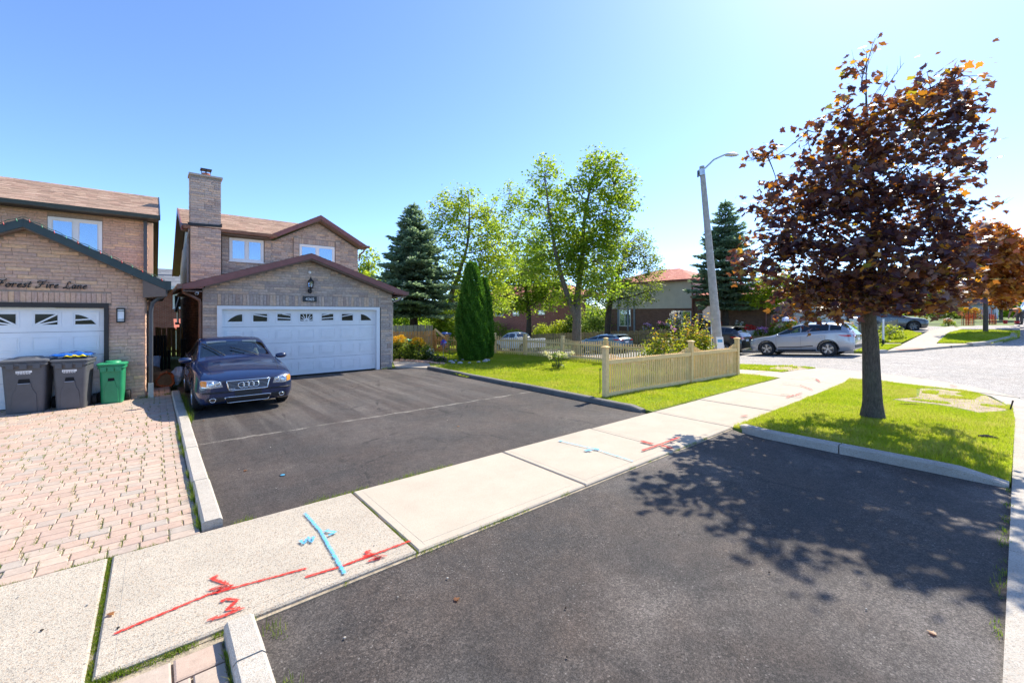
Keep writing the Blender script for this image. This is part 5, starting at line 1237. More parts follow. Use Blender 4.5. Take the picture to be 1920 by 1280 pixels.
# ---------------------------------------------------------------- wheeled bins
def rrect(w, d, z, r=.05, n=4, cx=0, cy=0):
    out = []
    for (sx, sy, a0) in ((1, 1, 0), (-1, 1, 90), (-1, -1, 180), (1, -1, 270)):
        for i in range(n + 1):
            a = R(a0 + 90 * i / n); out.append((cx + sx * (w / 2 - r) + r * math.cos(a), cy + sy * (d / 2 - r) + r * math.sin(a), z))
    return out
def wheel_small(parent, c, r, w, axis='x', hub=None):
    wb = empty('wheel', (0, 0, 0)); setp(wb, parent); mb = MB(); mb.lathe([(r * .55, -w / 2), (r * .92, -w / 2), (r, -w * .3), (r, w * .3), (r * .92, w / 2), (r * .55, w / 2)], c, axis, 20, cap=False); mb.build('tyre', MT['rubber'], wb, local=True, smooth=40)
    mb = MB(); mb.lathe([(.01, -w * .42), (r * .54, -w * .42), (r * .54, w * .42), (.01, w * .42)], c, axis, 16); mb.build('rim', hub or MT['plastic_black'], wb, local=True, smooth=40)
def cart(name, label, loc, rz, mat, w=.60, d=.72, h=.98, decal=True, lidmat=None, group=None):
    o = empty(name, loc, rz, label, 'bin', group)
    wb, db = w * .80, d * .72
    rings = [rrect(wb * .97, db * .97, .015, .05), rrect(wb, db, .05, .06)]
    for u in (.25, .5, .75, .9): rings.append(rrect(wb + (w - .05 - wb) * u, db + (d - .06 - db) * u, .05 + (h - .11) * u, .065))
    rings += [rrect(w - .05, d - .06, h - .09, .06), rrect(w, d, h - .085, .06), rrect(w, d, h - .03, .06), rrect(w - .02, d - .02, h - .025, .05)]
    mb = MB(); mb.loft(rings); mb.build('bin_body', mat, o, local=True, smooth=45)
    f = lambda u: -(db + (d - .06 - db) * u) / 2            # front face y at height fraction u
    # raised front chute panel with a flat dark plate for the grab recess's shade
    mb = MB(); q = .014; zz = lambda u: .05 + (h - .11) * u
    half = lambda u, s_: (wb + (w - .05 - wb) * u) / 2 * s_
    prof = [(0.0, .66), (.36, .60), (.48, .40), (.56, .34), (.585, .34)]
    lo_ = [(-half(u, s_), f(u), zz(u)) for u, s_ in prof] + [(half(u, s_), f(u), zz(u)) for u, s_ in prof[::-1]]
    hi_ = [(x * .96, y - q, z if z > .06 else z) for x, y, z in lo_]
    mb.loft([lo_, hi_]); mb.build('front_panel', mat, o, local=True, smooth=30)
    mb = MB(); a = half(.6, .30); mb.loft([[(-a, f(.60) - .002, zz(.595)), (a, f(.60) - .002, zz(.595)), (a * .85, f(.70) - .002, zz(.69)), (-a * .85, f(.70) - .002, zz(.69))], [(-a, f(.60) - .004, zz(.595)), (a, f(.60) - .004, zz(.595)), (a * .85, f(.70) - .004, zz(.69)), (-a * .85, f(.70) - .004, zz(.69))]]); mb.build('grab_recess', MT['dark'], o, local=True)  # no hollow: the recess's shade is the plate's near-black colour
    mb = MB(); mb.bar((-a * .95, f(.6) - .02, zz(.595)), (a * .95, f(.6) - .02, zz(.595)), .03, .016); mb.build('grab_bar', MT['greysteel'] if decal else mat, o, local=True)
    # ribbed collar under the lid
    mb = MB(); c0 = (d - .06) / 2 + .0
    lo2 = [(-half(.93, .80), f(.93), zz(.93)), (half(.93, .80), f(.93), zz(.93)), (w / 2 - .035, -d / 2 + .012, h - .09), (-w / 2 + .035, -d / 2 + .012, h - .09)]
    mb.loft([lo2, [(x, y - .016, z) for x, y, z in lo2]]); mb.build('collar', mat, o, local=True)
    for i in (-1, 0, 1):
        mb = MB(); x = i * w * .27; mb.box(x - .05, x + .05, -d / 2 - .014, -d / 2 + .01, h - .15, h - .05); mb.build('collar_rib', mat, o, local=True)
    # lid
    lm = lidmat or mat; mb = MB(); mb.loft([rrect(w + .03, d + .04, h - .02, .07), rrect(w + .035, d + .045, h + .012, .07), rrect(w - .02, d - .02, h + .03, .07)]); lid = mb.build('lid', lm, o, local=True, smooth=45)
    mb = MB(); mb.loft([rrect(w * .62, d * .6, h + .03, .12), rrect(w * .55, d * .5, h + .065, .12), rrect(w * .5, d * .45, h + .07, .1)]); mb.build('lid_dome', lm, lid, local=True, smooth=45)
    mb = MB(); mb.tube([(-w * .36, d / 2 + .0, h - .05), (-w * .36, d / 2 + .09, h - .05), (w * .36, d / 2 + .09, h - .05), (w * .36, d / 2, h - .05)], .016, 8); mb.build('handle', mat, o, local=True)
    for sx in (-1, 1): wheel_small(o, (sx * (wb / 2 + .055), db / 2 - .02, .125), .125, .075)
    if decal:
        mb = MB(); u = .80
        pl_ = lambda x, du, dy: (x, f(u + du) - dy, zz(u + du))
        mb.add([pl_(-.11, .022, .003), pl_(.11, .022, .003), pl_(.11, .062, .003), pl_(-.11, .062, .003)], [(0, 1, 2, 3)]); dc = mb.build('decal', MT['white'], o, local=True, recalc=False)
        mb = MB(); r = random.Random(3)
        for (a_, b_, du) in ((-.10, .10, .035), (-.108, .108, .008), (-.09, .09, -.008)):
            x = a_
            while x < b_ - .02:
                ww = r.uniform(.018, .04); dz = .008 
                mb.add([pl_(x, du, .005), pl_(x + ww, du, .005), pl_(x + ww, du + dz, .005), pl_(x, du + dz, .005)], [(0, 1, 2, 3)], 0 if du > .02 else 1); x += ww + .008
        mb.build('decal_lines', [MT['plastic_black'], MT['white']], o, local=True, recalc=False)
    return o
MT['cartgrey'] = simple('grey_cart_plastic', (.092, .094, .102, 1), .48, .1, 5, .12, 300)
MT['bingreen'] = simple('green_bin_plastic', (.025, .27, .12, 1), .42, .12, 5, .06, 200)
MT['lidgrey'] = simple('grey_cart_lid', (.10, .105, .118, 1), .45, .1, 5, .1, 300)
c1 = G(52, 776); c2 = G(136, 768); c3 = G(211, 757.5)
cart('wheeled_bin', 'larger dark grey wheeled cart with closed lid at the left end of the row', (c1.x - .02, c1.y + .27, .0), R(-4), MT['cartgrey'], .66, .74, 1.06, lidmat=MT['lidgrey'], group='grey wheeled carts by the garage door')
cart('wheeled_bin', 'dark grey wheeled cart with a blue and yellow bag lying on its lid', (c2.x, c2.y + .25, .0), R(-8), MT['cartgrey'], .56, .66, 1.03, lidmat=MT['lidgrey'], group='grey wheeled carts by the garage door')
gb = cart('green_bin', 'small bright green wheeled bin at the corner of the tan house', (c3.x, c3.y + .2, .0), R(-6), MT['bingreen'], .45, .50, .88, decal=False)
# blue and yellow bag on the second cart
bb = empty('folded_bag', (c2.x, c2.y + .25, 1.10), R(-8), 'shiny blue plastic bag with a yellow printed panel resting on a grey cart', 'bag')
r = np.random.default_rng(4)
def pillow(name, w, d, h, mat, x0, y0, z0, seed):
    r = np.random.default_rng(seed); n, m = 22, 12; V = []; F = []
    for s_ in (1, -1):
        for i in range(n + 1):
            for j in range(m + 1):
                u, v = i / n * 2 - 1, j / m * 2 - 1; e = (1 - abs(u) ** 3) * (1 - abs(v) ** 3)
                z = s_ * h * e ** .6 * (1 + .25 * math.sin(5 * u + 3 * v + seed)) + .012 * math.sin(9 * u + 4 * v) + r.uniform(-.006, .006)
                V.append((x0 + u * w * (1 + .04 * math.sin(6 * v)), y0 + v * d, z0 + (z if s_ > 0 else z * .35)))
        b = 0 if s_ > 0 else (n + 1) * (m + 1)
        for i in range(n):
            for j in range(m): a = b + i * (m + 1) + j; F.append((a, a + 1, a + m + 2, a + m + 1))
    mb = MB(); mb.add(V, F); return mb.build(name, mat, bb, local=True, smooth=True)
pillow('blue_film', .30, .27, .055, simple('blue_polythene', (.01, .10, .42, 1), .22, .25, 7, .3, 20, spec=.6), 0, 0, .03, 1)
yp = pillow('yellow_panel', .18, .09, .03, simple('yellow_polythene', (.80, .62, .02, 1), .3, .12, 7, .2, 20), .10, -.20, .012, 2)
# ================================================================ vehicles
def eval_mesh(o):
    dg = bpy.context.evaluated_depsgraph_get(); dg.update(); return bpy.data.meshes.new_from_object(o.evaluated_get(dg))
def catmull(xs, x):
    return np.interp(x, *xs)
class Car:
    """x forward, y left, z up; the body is one lofted cage, subdivided, arches cut, glazing separated"""
    def __init__(s, name, label, loc, rz, st, glaz, wheels, body, sub=3, cat='car', group=None, glass=None, trim=None, z=None):
        s.root = empty(name, loc, rz, label, cat, group); s.st = st
        V = []; F = []; MI = []
        nst = len(st); ring = 15
        def prof(p):
            x, zb, w0, zw, w1, zs, w2, zg, wg, zr, wr, zc = p
            half = [(w0, zb), (w1 * .985, (zb + zw) / 2), (w1, zw), (w2, zs), (wg, zg), (wr, zr), (wr * .5, zr + (zc - zr) * .8)]
            return [(x, -y, z_) for y, z_ in half] + [(x, 0, zc)] + [(x, y, z_) for y, z_ in half[::-1]]
        for p in st: V += prof(p)
        for i in range(nst - 1):
            for j in range(ring - 1):
                a = i * ring + j; F.append((a, a + 1, a + ring + 1, a + ring)); m = 0
                if j in (4, 9) and i in glaz['side']: m = 1
                if j in (5, 6, 7, 8) and i in glaz['front']: m = 2
                if j in (5, 6, 7, 8) and i in glaz['rear']: m = 3
                MI.append(m)
            a = i * ring; F.append((a + ring - 1, a, a + ring, a + 2 * ring - 1)); MI.append(0)
        # closed ends as strips
        for i in (0, nst - 1):
            b = i * ring
            for j in range(7):
                F.append((b + j, b + j + 1, b + ring - 2 - j, b + ring - 1 - j) if j < 6 else (b + 6, b + 7, b + 8)); MI.append(0)
        bm = bmesh.new(); vv = [bm.verts.new(v) for v in V]; bm.verts.ensure_lookup_table()
        for f, m in zip(F, MI):
            try: fc = bm.faces.new([vv[i] for i in f]); fc.material_index = m
            except ValueError: pass
        bmesh.ops.recalc_face_normals(bm, faces=bm.faces)
        cr = bm.edges.layers.float.new('crease_edge')
        bm.verts.index_update()
        for e in bm.edges:
            i, j = e.verts[0].index, e.verts[1].index; ri, rj = i // ring, j // ring; ci, cj = i % ring, j % ring
            if ri == rj and ri in (0, nst - 1): e[cr] = .45
            if ri != rj and ci == cj and ci in (0, 14): e[cr] = .6
            if ri != rj and ci == cj and ci in (3, 11): e[cr] = .5
            if ri != rj and ci == cj and ci in (5, 9): e[cr] = .4
            if ri == rj and ri in glaz.get('creases', ()) : e[cr] = .3
        me = bpy.data.meshes.new('cage'); bm.to_mesh(me); bm.free()
        for _ in range(4): me.materials.append(MT['dark'])
        tmp = bpy.data.objects.new('cage', me); COL.objects.link(tmp)
        md = tmp.modifiers.new('s', 'SUBSURF'); md.levels = sub; md.subdivision_type = 'CATMULL_CLARK'
        cuts = []
        for (wx, r, wy, wd) in wheels:
            for sy in (-1, 1):
                mb = MB(); mb.lathe([(r + .055, -.6), (r + .055, .0)] if sy < 0 else [(r + .055, .0), (r + .055, .6)], (wx, sy * (wy - .24), r), 'y', 36)
                cm = mb.mesh('cut', MT['dark']); co = bpy.data.objects.new('cut', cm); COL.objects.link(co); cuts.append(co)
                b = tmp.modifiers.new('b', 'BOOLEAN'); b.operation = 'DIFFERENCE'; b.object = co; b.solver = 'EXACT'
                try: b.material_mode = 'INDEX'
                except Exception: pass
        me2 = eval_mesh(tmp)
        for c in cuts: bpy.data.objects.remove(c)
        bpy.data.objects.remove(tmp)
        bm = bmesh.new(); bm.from_mesh(me2)
        s.bvh = BVHTree.FromBMesh(bm)
        glass_bits = {}
        def split(sel, inset):
            fs = [f for f in bm.faces if sel(f)]
            if not fs: return None
            if inset: bmesh.ops.inset_region(bm, faces=fs, thickness=inset, depth=-.006, use_even_offset=True)
            fs = [f for f in fs if f.is_valid]
            vm = {}; gv = []; gf = []
            for f in fs:
                idx_ = []
                for v in f.verts:
                    if v.index not in vm or True:
                        key = v
                        if key not in vm: vm[key] = len(gv); gv.append(tuple(v.co))
                        idx_.append(vm[key])
                gf.append(idx_)
            bmesh.ops.delete(bm, geom=fs, context='FACES'); return gv, gf
        parts = [('windscreen', lambda f: f.material_index == 2, .035), ('rear_window', lambda f: f.material_index == 3, .05)]
        xs = glaz['pillars']
        for sy in (-1, 1):
            for k in range(len(xs) - 1):
                parts.append(('side_window', (lambda f, a=xs[k], b=xs[k + 1], sy=sy: f.material_index == 1 and f.calc_center_median().y * sy > 0 and b <= f.calc_center_median().x < a), .028))
        res = [(n, split(fn, ins)) for n, fn, ins in parts]
        for f in bm.faces: f.smooth = True; f.material_index = 0
        for e in bm.edges:
            if len(e.link_faces) == 2 and e.calc_face_angle(0) > R(38): e.smooth = False
        meb = bpy.data.meshes.new('body'); bm.to_mesh(meb); bm.free(); meb.materials.append(body); link('body', meb, s.root)
        for n, d in res:
            if d:
                mb = MB(); mb.add(d[0], d[1]); g = glass or MT['carglass']
                if n != 'windscreen' and glaz.get('dark_rear') and (n == 'rear_window' or d[0][0][0] < glaz['pillars'][1]): g = MT['darkglass']
                mb.build(n, g, s.root, local=True, smooth=True, recalc=False)
    def ray(s, p, axis):
        d = {'x': ((6, p[0], p[1]), (-1, 0, 0)), '-x': ((-6, p[0], p[1]), (1, 0, 0)), 'y': ((p[0], 6, p[1]), (0, -1, 0)), '-y': ((p[0], -6, p[1]), (0, 1, 0)), 'z': ((p[0], p[1], 6), (0, 0, -1))}[axis]
        h = s.bvh.ray_cast(Vector(d[0]), Vector(d[1])); return (h[0], h[1]) if h[0] else (None, None)
    def patch(s, name, poly, axis, mat, off=.006, parent=None, grid=.05, thick=.012):
        bm = bmesh.new(); vs_ = [bm.verts.new((p[0], p[1], 0)) for p in poly]; bm.faces.new(vs_)
        for ax in (0, 1):
            lo, hi = min(p[ax] for p in poly), max(p[ax] for p in poly); k = lo + grid
            while k < hi - .004:
                bmesh.ops.bisect_plane(bm, geom=bm.verts[:] + bm.edges[:] + bm.faces[:], plane_co=(k, 0, 0) if ax == 0 else (0, k, 0), plane_no=(1, 0, 0) if ax == 0 else (0, 1, 0), dist=1e-5); k += grid
        ax = {'x': Vector((1, 0, 0)), '-x': Vector((-1, 0, 0)), 'y': Vector((0, 1, 0)), '-y': Vector((0, -1, 0)), 'z': Vector((0, 0, 1))}[axis]; last = None; bad = []
        for v in bm.verts:
            q, n = s.ray((v.co.x, v.co.y), axis)
            if q is None: bad.append(v); continue
            n = n if n.dot(ax) > 0 else -n
            v.co = q + (n * .5 + ax * .5) * off
        if bad: bmesh.ops.delete(bm, geom=bad, context='VERTS')
        if not bm.faces: bm.free(); return None
        bmesh.ops.recalc_face_normals(bm, faces=bm.faces)
        if sum((f.normal.dot(ax) for f in bm.faces)) < 0: bmesh.ops.reverse_faces(bm, faces=bm.faces)
        r_ = bmesh.ops.extrude_face_region(bm, geom=bm.faces[:]); nv = [e for e in r_['geom'] if isinstance(e, bmesh.types.BMVert)]
        low = [v for v in bm.verts if v not in set(nv)]
        for v in low: v.co -= ax * thick
        bmesh.ops.recalc_face_normals(bm, faces=bm.faces)
        for f in bm.faces: f.smooth = True
        for e in bm.edges:
            if len(e.link_faces) == 2 and e.calc_face_angle(0) > R(45): e.smooth = False
        me = bpy.data.meshes.new(name); bm.to_mesh(me); bm.free(); me.materials.append(mat); return link(name, me, parent or s.root)
    def line(s, name, pts, axis, r, mat, off=.004, parent=None, closed=False, step=.06):
        P = []; pts = list(pts) + ([pts[0]] if closed else [])
        for i in range(len(pts) - 1):
            a, b = pts[i], pts[i + 1]; k = max(1, int(math.hypot(a[0] - b[0], a[1] - b[1]) / step))
            for j in range(k):
                q, n = s.ray((a[0] + (b[0] - a[0]) * j / k, a[1] + (b[1] - a[1]) * j / k), axis)
                if q is not None: P.append(q + n * off)
        if not closed:
            q, n = s.ray(pts[-1], axis)
            if q is not None: P.append(q + n * off)
        if len(P) < 2: return None
        mb = MB(); mb.tube(P, r, 6, closed=closed); return mb.build(name, mat, parent or s.root, local=True, smooth=True)
    def wheel(s, x, y, r, w, spokes=5, mat=None, double=False):
        sy = 1 if y > 0 else -1; wh = empty('wheel', (x, y, r)); setp(wh, s.root)
        mb = MB(); h = w / 2; mb.lathe([(r * .66, -h), (r * .82, -h * 1.06), (r * .95, -h * .95), (r, -h * .7), (r, h * .7), (r * .95, h * .95), (r * .82, h * 1.06), (r * .66, h)], (0, 0, 0), 'y', 36, cap=False); mb.build('tyre', MT['rubber'], wh, local=True, smooth=40)
        mb = MB(); o = sy * h
        mb.lathe([(r * .67, o * .98), (r * .64, o * 1.0), (r * .61, o * .7), (r * .60, -o * .9), (r * .67, -o * .9)], (0, 0, 0), 'y', 36, cap=False)
        mb.lathe([(.02, o * .86), (r * .14, o * .86), (r * .16, o * .6), (r * .16, o * .3), (.02, o * .3)], (0, 0, 0), 'y', 16)
        for k in range(spokes):
            for dd in ((-.13, .13) if double else (0,)):
                a = 2 * math.pi * k / spokes + .3; p = Vector((math.cos(a + dd * .4) * r * .12, o * .78, math.sin(a + dd * .4) * r * .12)); q = Vector((math.cos(a + dd) * r * .62, o * .86, math.sin(a + dd) * r * .62))
                mb.bar(p, q, r * (.10 if double else .17), abs(o) * .22, up=(0, 1, 0))
        mb.build('rim', mat or MT['alloy'], wh, local=True, smooth=30)
        mb = MB(); mb.lathe([(.02, o * .1), (r * .52, o * .1), (r * .52, o * .2), (.02, o * .2)], (0, 0, 0), 'y', 20); mb.build('brake_disc', MT['alloy_dark'], wh, local=True)
        return wh
    def mirror(s, x, y, z, mat, sc=1.0):
        sy = 1 if y > 0 else -1; mb = MB(); rings = []
        for (u, a, b) in ((0, .03, .03), (.03, .055, .05), (.12, .075, .065), (.2, .07, .055), (.235, .03, .025)):
            rings.append([(x + a * .8 * sc * math.cos(R(t)), y + sy * u * sc, z + b * sc * math.sin(R(t)) + .02 * u) for t in range(0, 360, 30)])
        mb.loft(rings); mb.build('door_mirror', mat, s.root, local=True, smooth=60)
    def cabin(s, x0, x1, w, zs, zr, light=None):
        mb = MB()
        for x in (x0 - .55, x0 - 1.45):
            for y in (-.36, .36):
                mb2 = MB(); mb2.loft([rrect(.12, .46, zs - .35, .04, cx=x, cy=y), rrect(.14, .48, zs + .05, .05, cx=x - .06, cy=y), rrect(.08, .38, zs + .20, .03, cx=x - .10, cy=y)]); mb2.loft([rrect(.07, .24, zs + .21, .03, cx=x - .12, cy=y), rrect(.10, .26, zs + .30, .04, cx=x - .13, cy=y), rrect(.07, .22, zs + .37, .03, cx=x - .13, cy=y)]); mb2.build('seat', MT['seatgrey'], s.root, local=True, smooth=50)
        mb.loft([[(x0 + .1, -w, zs - .12), (x0 + .1, w, zs - .12), (x0 + .1, w, zs - .03), (x0 + .1, -w, zs - .03)], [(x0 - .35, -w, zs - .3), (x0 - .35, w, zs - .3), (x0 - .3, w, zs + .0), (x0 - .3, -w, zs + .0)]]); mb.build('dashboard', MT['seatgrey'], s.root, local=True)
        mb = MB(); mb.tube([(x0 - .42 + .05 * math.cos(a), .36 + .18 * math.sin(a), zs - .02 + .18 * math.cos(a)) for a in np.linspace(0, 2 * math.pi, 20)[:-1]], .016, 6, closed=True); mb.build('steering_wheel', MT['plastic_black'], s.root, local=True)
        mb = MB(); mb.box(x1 - .3, x0, -w - .02, w + .02, .32, .36); mb.build('cabin_floor', MT['seatlight'] if light else MT['dark'], s.root, local=True)
def outline(c, rx, rz, n=18): return [(c[0] + rx * math.cos(2 * math.pi * k / n), c[1] + rz * math.sin(2 * math.pi * k / n)) for k in range(n)]

# ---------------------------------------------------------------- the blue saloon on the driveway (front towards the street)
MT['bluecar'] = paint('dark_blue_paint', (0.001, 0.011, 0.055, 1), .0, .3, 1.0, .04)
st = [(2.27, .30, .58, .44, .68, .62, .65, .655, .60, .68, .50, .69), (2.22, .22, .72, .46, .80, .665, .76, .70, .72, .725, .62, .738), (2.04, .19, .79, .50, .865, .735, .82, .765, .785, .79, .69, .81), (1.70, .19, .81, .54, .885, .79, .85, .82, .82, .845, .72, .875), (1.10, .19, .82, .55, .885, .845, .865, .875, .835, .90, .74, .94),
      (.66, .19, .83, .55, .89, .875, .87, .91, .845, .94, .76, .985), (-.16, .19, .83, .55, .89, .915, .87, .95, .85, 1.36, .655, 1.425), (-.62, .19, .83, .55, .89, .925, .87, .96, .85, 1.395, .665, 1.45), (-1.12, .19, .83, .55, .89, .93, .87, .965, .845, 1.345, .64, 1.40), (-1.82, .19, .82, .55, .885, .935, .855, .97, .82, 1.00, .72, 1.03), (-2.12, .22, .76, .55, .84, .93, .80, .955, .76, .98, .68, .995), (-2.27, .32, .64, .58, .74, .86, .72, .89, .67, .91, .6, .92)]
carX, carY = 1.48, 12.36
audi = Car('blue_sedan', 'dark blue four door sedan parked nose out in front of the garage, wipers raised', (carX, carY, 0), -math.pi / 2, st, dict(side=(5, 6, 7, 8), front=(5,), rear=(8,), pillars=(2, -.42, -1.28, -3)), [(1.36, .32, .89, .2), (-1.29, .32, .89, .2)], MT['bluecar'], sub=3)
A = audi
for x in (1.36, -1.29):
    for y in (-.78, .78): A.wheel(x, y, .318, .20, 5, MT['alloy'])
A.mirror(.52, .83, .97, MT['bluecar']); A.mirror(.52, -.83, .97, MT['bluecar'])
A.cabin(.35, -1.6, .7, .92, 1.4, True)
mb = MB(); mb.loft([rrect(.03, .22, 1.24, .012, cx=-.10), rrect(.05, .24, 1.27, .015, cx=-.10), rrect(.03, .22, 1.31, .012, cx=-.10)]); mb.build('rear_view_mirror', MT['seatlight'], A.root, local=True)
mb = MB(); mb.box(-.06, -.04, -.52, -.13, 1.24, 1.34); mb.box(-.06, -.04, .2, .5, 1.27, 1.345); mb.build('sun_visor', MT['seatlight'], A.root, local=True)
mb = MB(); mb.ball((-.06, .02, 1.02), .03, sc=(.6, .8, 1.1)); mb.build('hanging_charm', simple('charm', (.6, .12, .03, 1)), A.root, local=True)
for sy in (-1, 1):
    hl = A.patch('headlight', [(sy * .435, .555), (sy * .47, .665), (sy * .60, .70), (sy * .775, .70), (sy * .80, .655), (sy * .785, .57), (sy * .62, .545)], 'x', simple('headlamp_bowl', (.55, .57, .60, 1), .15, .1, 40, metallic=.6, coat=1), .006, grid=.04)
    for cy in (.52, .63):
        A.line('lens_ring', outline((sy * cy, .622), .046, .046), 'x', .008, MT['chrome'], .014, closed=True, parent=hl); A.patch('lens', outline((sy * cy, .622), .038, .038), 'x', MT['lens'], .014, parent=hl, grid=.03)
    A.patch('indicator', [(sy * .70, .575), (sy * .70, .68), (sy * .775, .69), (sy * .79, .65), (sy * .775, .585)], 'x', MT['amber'], .013, parent=hl, grid=.03)
    A.patch('fog_recess', [(sy * .40, .27), (sy * .42, .36), (sy * .66, .36), (sy * .70, .32), (sy * .66, .27)], 'x', MT['plastic_black'], .006, grid=.04)
    fl = A.patch('fog_lamp', outline((sy * .60, .315), .046, .036, 14), 'x', MT['lens'], .014, grid=.03); A.line('fog_ring', outline((sy * .60, .315), .047, .037, 14), 'x', .008, MT['chrome'], .012, closed=True)
    A.line('bumper_strip', [(sy * .30, .455), (sy * .55, .455), (sy * .76, .455)], 'x', .016, MT['plastic_black'], .004)
    for x in (-.42, .52, -1.22): A.line('door_seam', [(x, .24), (x, .6), (x, .93 if x > -1 else .80)], 'y' if sy > 0 else '-y', .004, MT['black'], .0005)
    A.line('door_trim', [(.95, .50), (0, .50), (-.9, .50)], 'y' if sy > 0 else '-y', .014, MT['bluecar'], .004)
    for x in (-.18, -1.02): A.line('door_handle', [(x - .09, .80), (x + .09, .80)], 'y' if sy > 0 else '-y', .014, MT['bluecar'], .016)
    A.line('window_trim', [(.50, .935), (-.2, .955), (-1.0, .962), (-1.6, .965)], 'y' if sy > 0 else '-y', .007, MT['chrome'], .006)
    A.line('bonnet_seam', [(1.95, sy * .60), (1.4, sy * .68), (.75, sy * .74)], 'z', .004, MT['black'], .0)
    A.patch('tail_light', [(sy * .48, .68), (sy * .48, .84), (sy * .72, .84), (sy * .74, .70)], '-x', MT['redlens'], .006)
gp = [(-.335, .475), (-.375, .665), (.375, .665), (.335, .475)]
gr = A.patch('grille', gp, 'x', MT['plastic_black'], .006, grid=.05); A.line('grille_frame', gp, 'x', .014, MT['chrome'], .012, closed=True, parent=gr)
for z_ in np.linspace(.502, .64, 6): A.line('grille_bar', [(-.35 - (z_ - .57) * .2, z_), (.35 + (z_ - .57) * .2, z_)], 'x', .006, MT['alloy'], .010, parent=gr)
for i in range(4): A.line('emblem_ring', outline((-.1275 + i * .085, .572), .054, .054, 20), 'x', .0085, MT['chrome'], .026, closed=True, parent=gr, step=.02)
A.line('model_badge', [(-.31, .505), (-.22, .505)], 'x', .009, MT['chrome'], .016, parent=gr)
mb = MB(); q, _ = A.ray((.0, .42), 'x'); mb.box(q.x + .004, q.x + .02, -.235, .235, .36, .485); pl = mb.build('number_plate', MT['plastic_black'], A.root, local=True)
ip = [(-.36, .235), (-.40, .345), (.40, .345), (.36, .235)]; A.patch('intake', ip, 'x', MT['plastic_black'], .005, grid=.05); A.line('intake_frame', ip, 'x', .011, MT['chrome'], .010, closed=True)
# wipers stand off the glass
for (a, b, c) in (((.62, .50, .985), (.30, -.02, 1.16), 0), ((.62, -.16, .985), (.22, -.56, 1.24), 0)):
    a, b = Vector(a), Vector(b)
    def ong(u):
        p = a.lerp(b, u); q, n = A.ray((p.y, p.z), 'x'); return (q if q else p) + Vector((.035, 0, .025))
    P = [ong(u) for u in (0, .3, .6, 1)]; mb = MB(); mb.tube([a] + P[1:3], [.012, .010, .007], 6); mb.tube([P[0].lerp(P[3], .35) - Vector((.012, 0, 0)), P[2] - Vector((.012, 0, 0)), P[3] + (P[3] - P[2]) * .35], .010, 6); mb.build('wiper', MT['plastic_black'], A.root, local=True, smooth=True)

# ---------------------------------------------------------------- crossovers across the road
def suv_st(L_=4.75, H_=1.66, W_=.95, hood=1.02, belt=1.10, rake=.85, nose=.35, tail=.30):
    f, b = L_ / 2, -L_ / 2
    return [(f, .42, W_ * .62, .60, W_ * .74, .74, W_ * .72, .78, W_ * .66, .82, W_ * .56, .84), (f - .10, .26, W_ * .80, .60, W_ * .88, .82, W_ * .84, .86, W_ * .79, .89, W_ * .68, .91), (f - .35, .22, W_ * .88, .62, W_ * .965, .90, W_ * .92, .94, W_ * .87, .97, W_ * .76, .99), (f - .85, .22, W_ * .90, .64, W_, .97, W_ * .95, 1.0, W_ * .90, 1.03, W_ * .79, 1.06),
            (f - 1.35, .22, W_ * .91, .64, W_, hood, W_ * .97, hood + .035, W_ * .93, hood + .06, W_ * .83, hood + .10), (f - 1.35 - rake, .22, W_ * .91, .64, W_, belt - .03, W_ * .97, belt, W_ * .95, H_ - .12, W_ * .70, H_ - .04), (f - 2.75, .22, W_ * .91, .64, W_, belt, W_ * .97, belt + .035, W_ * .95, H_ - .08, W_ * .70, H_), (b + 1.0, .22, W_ * .91, .66, W_, belt + .06, W_ * .97, belt + .10, W_ * .94, H_ - .11, W_ * .68, H_ - .02),
            (b + .42, .24, W_ * .90, .66, W_ * .985, belt + .10, W_ * .95, belt + .14, W_ * .91, H_ - .18, W_ * .65, H_ - .08), (b + tail * .45, .28, W_ * .86, .68, W_ * .95, belt + .02, W_ * .91, belt + .05, W_ * .87, belt + .09, W_ * .74, belt + .11), (b, .36, W_ * .78, .66, W_ * .86, .98, W_ * .84, 1.01, W_ * .79, 1.03, W_ * .68, 1.04)]
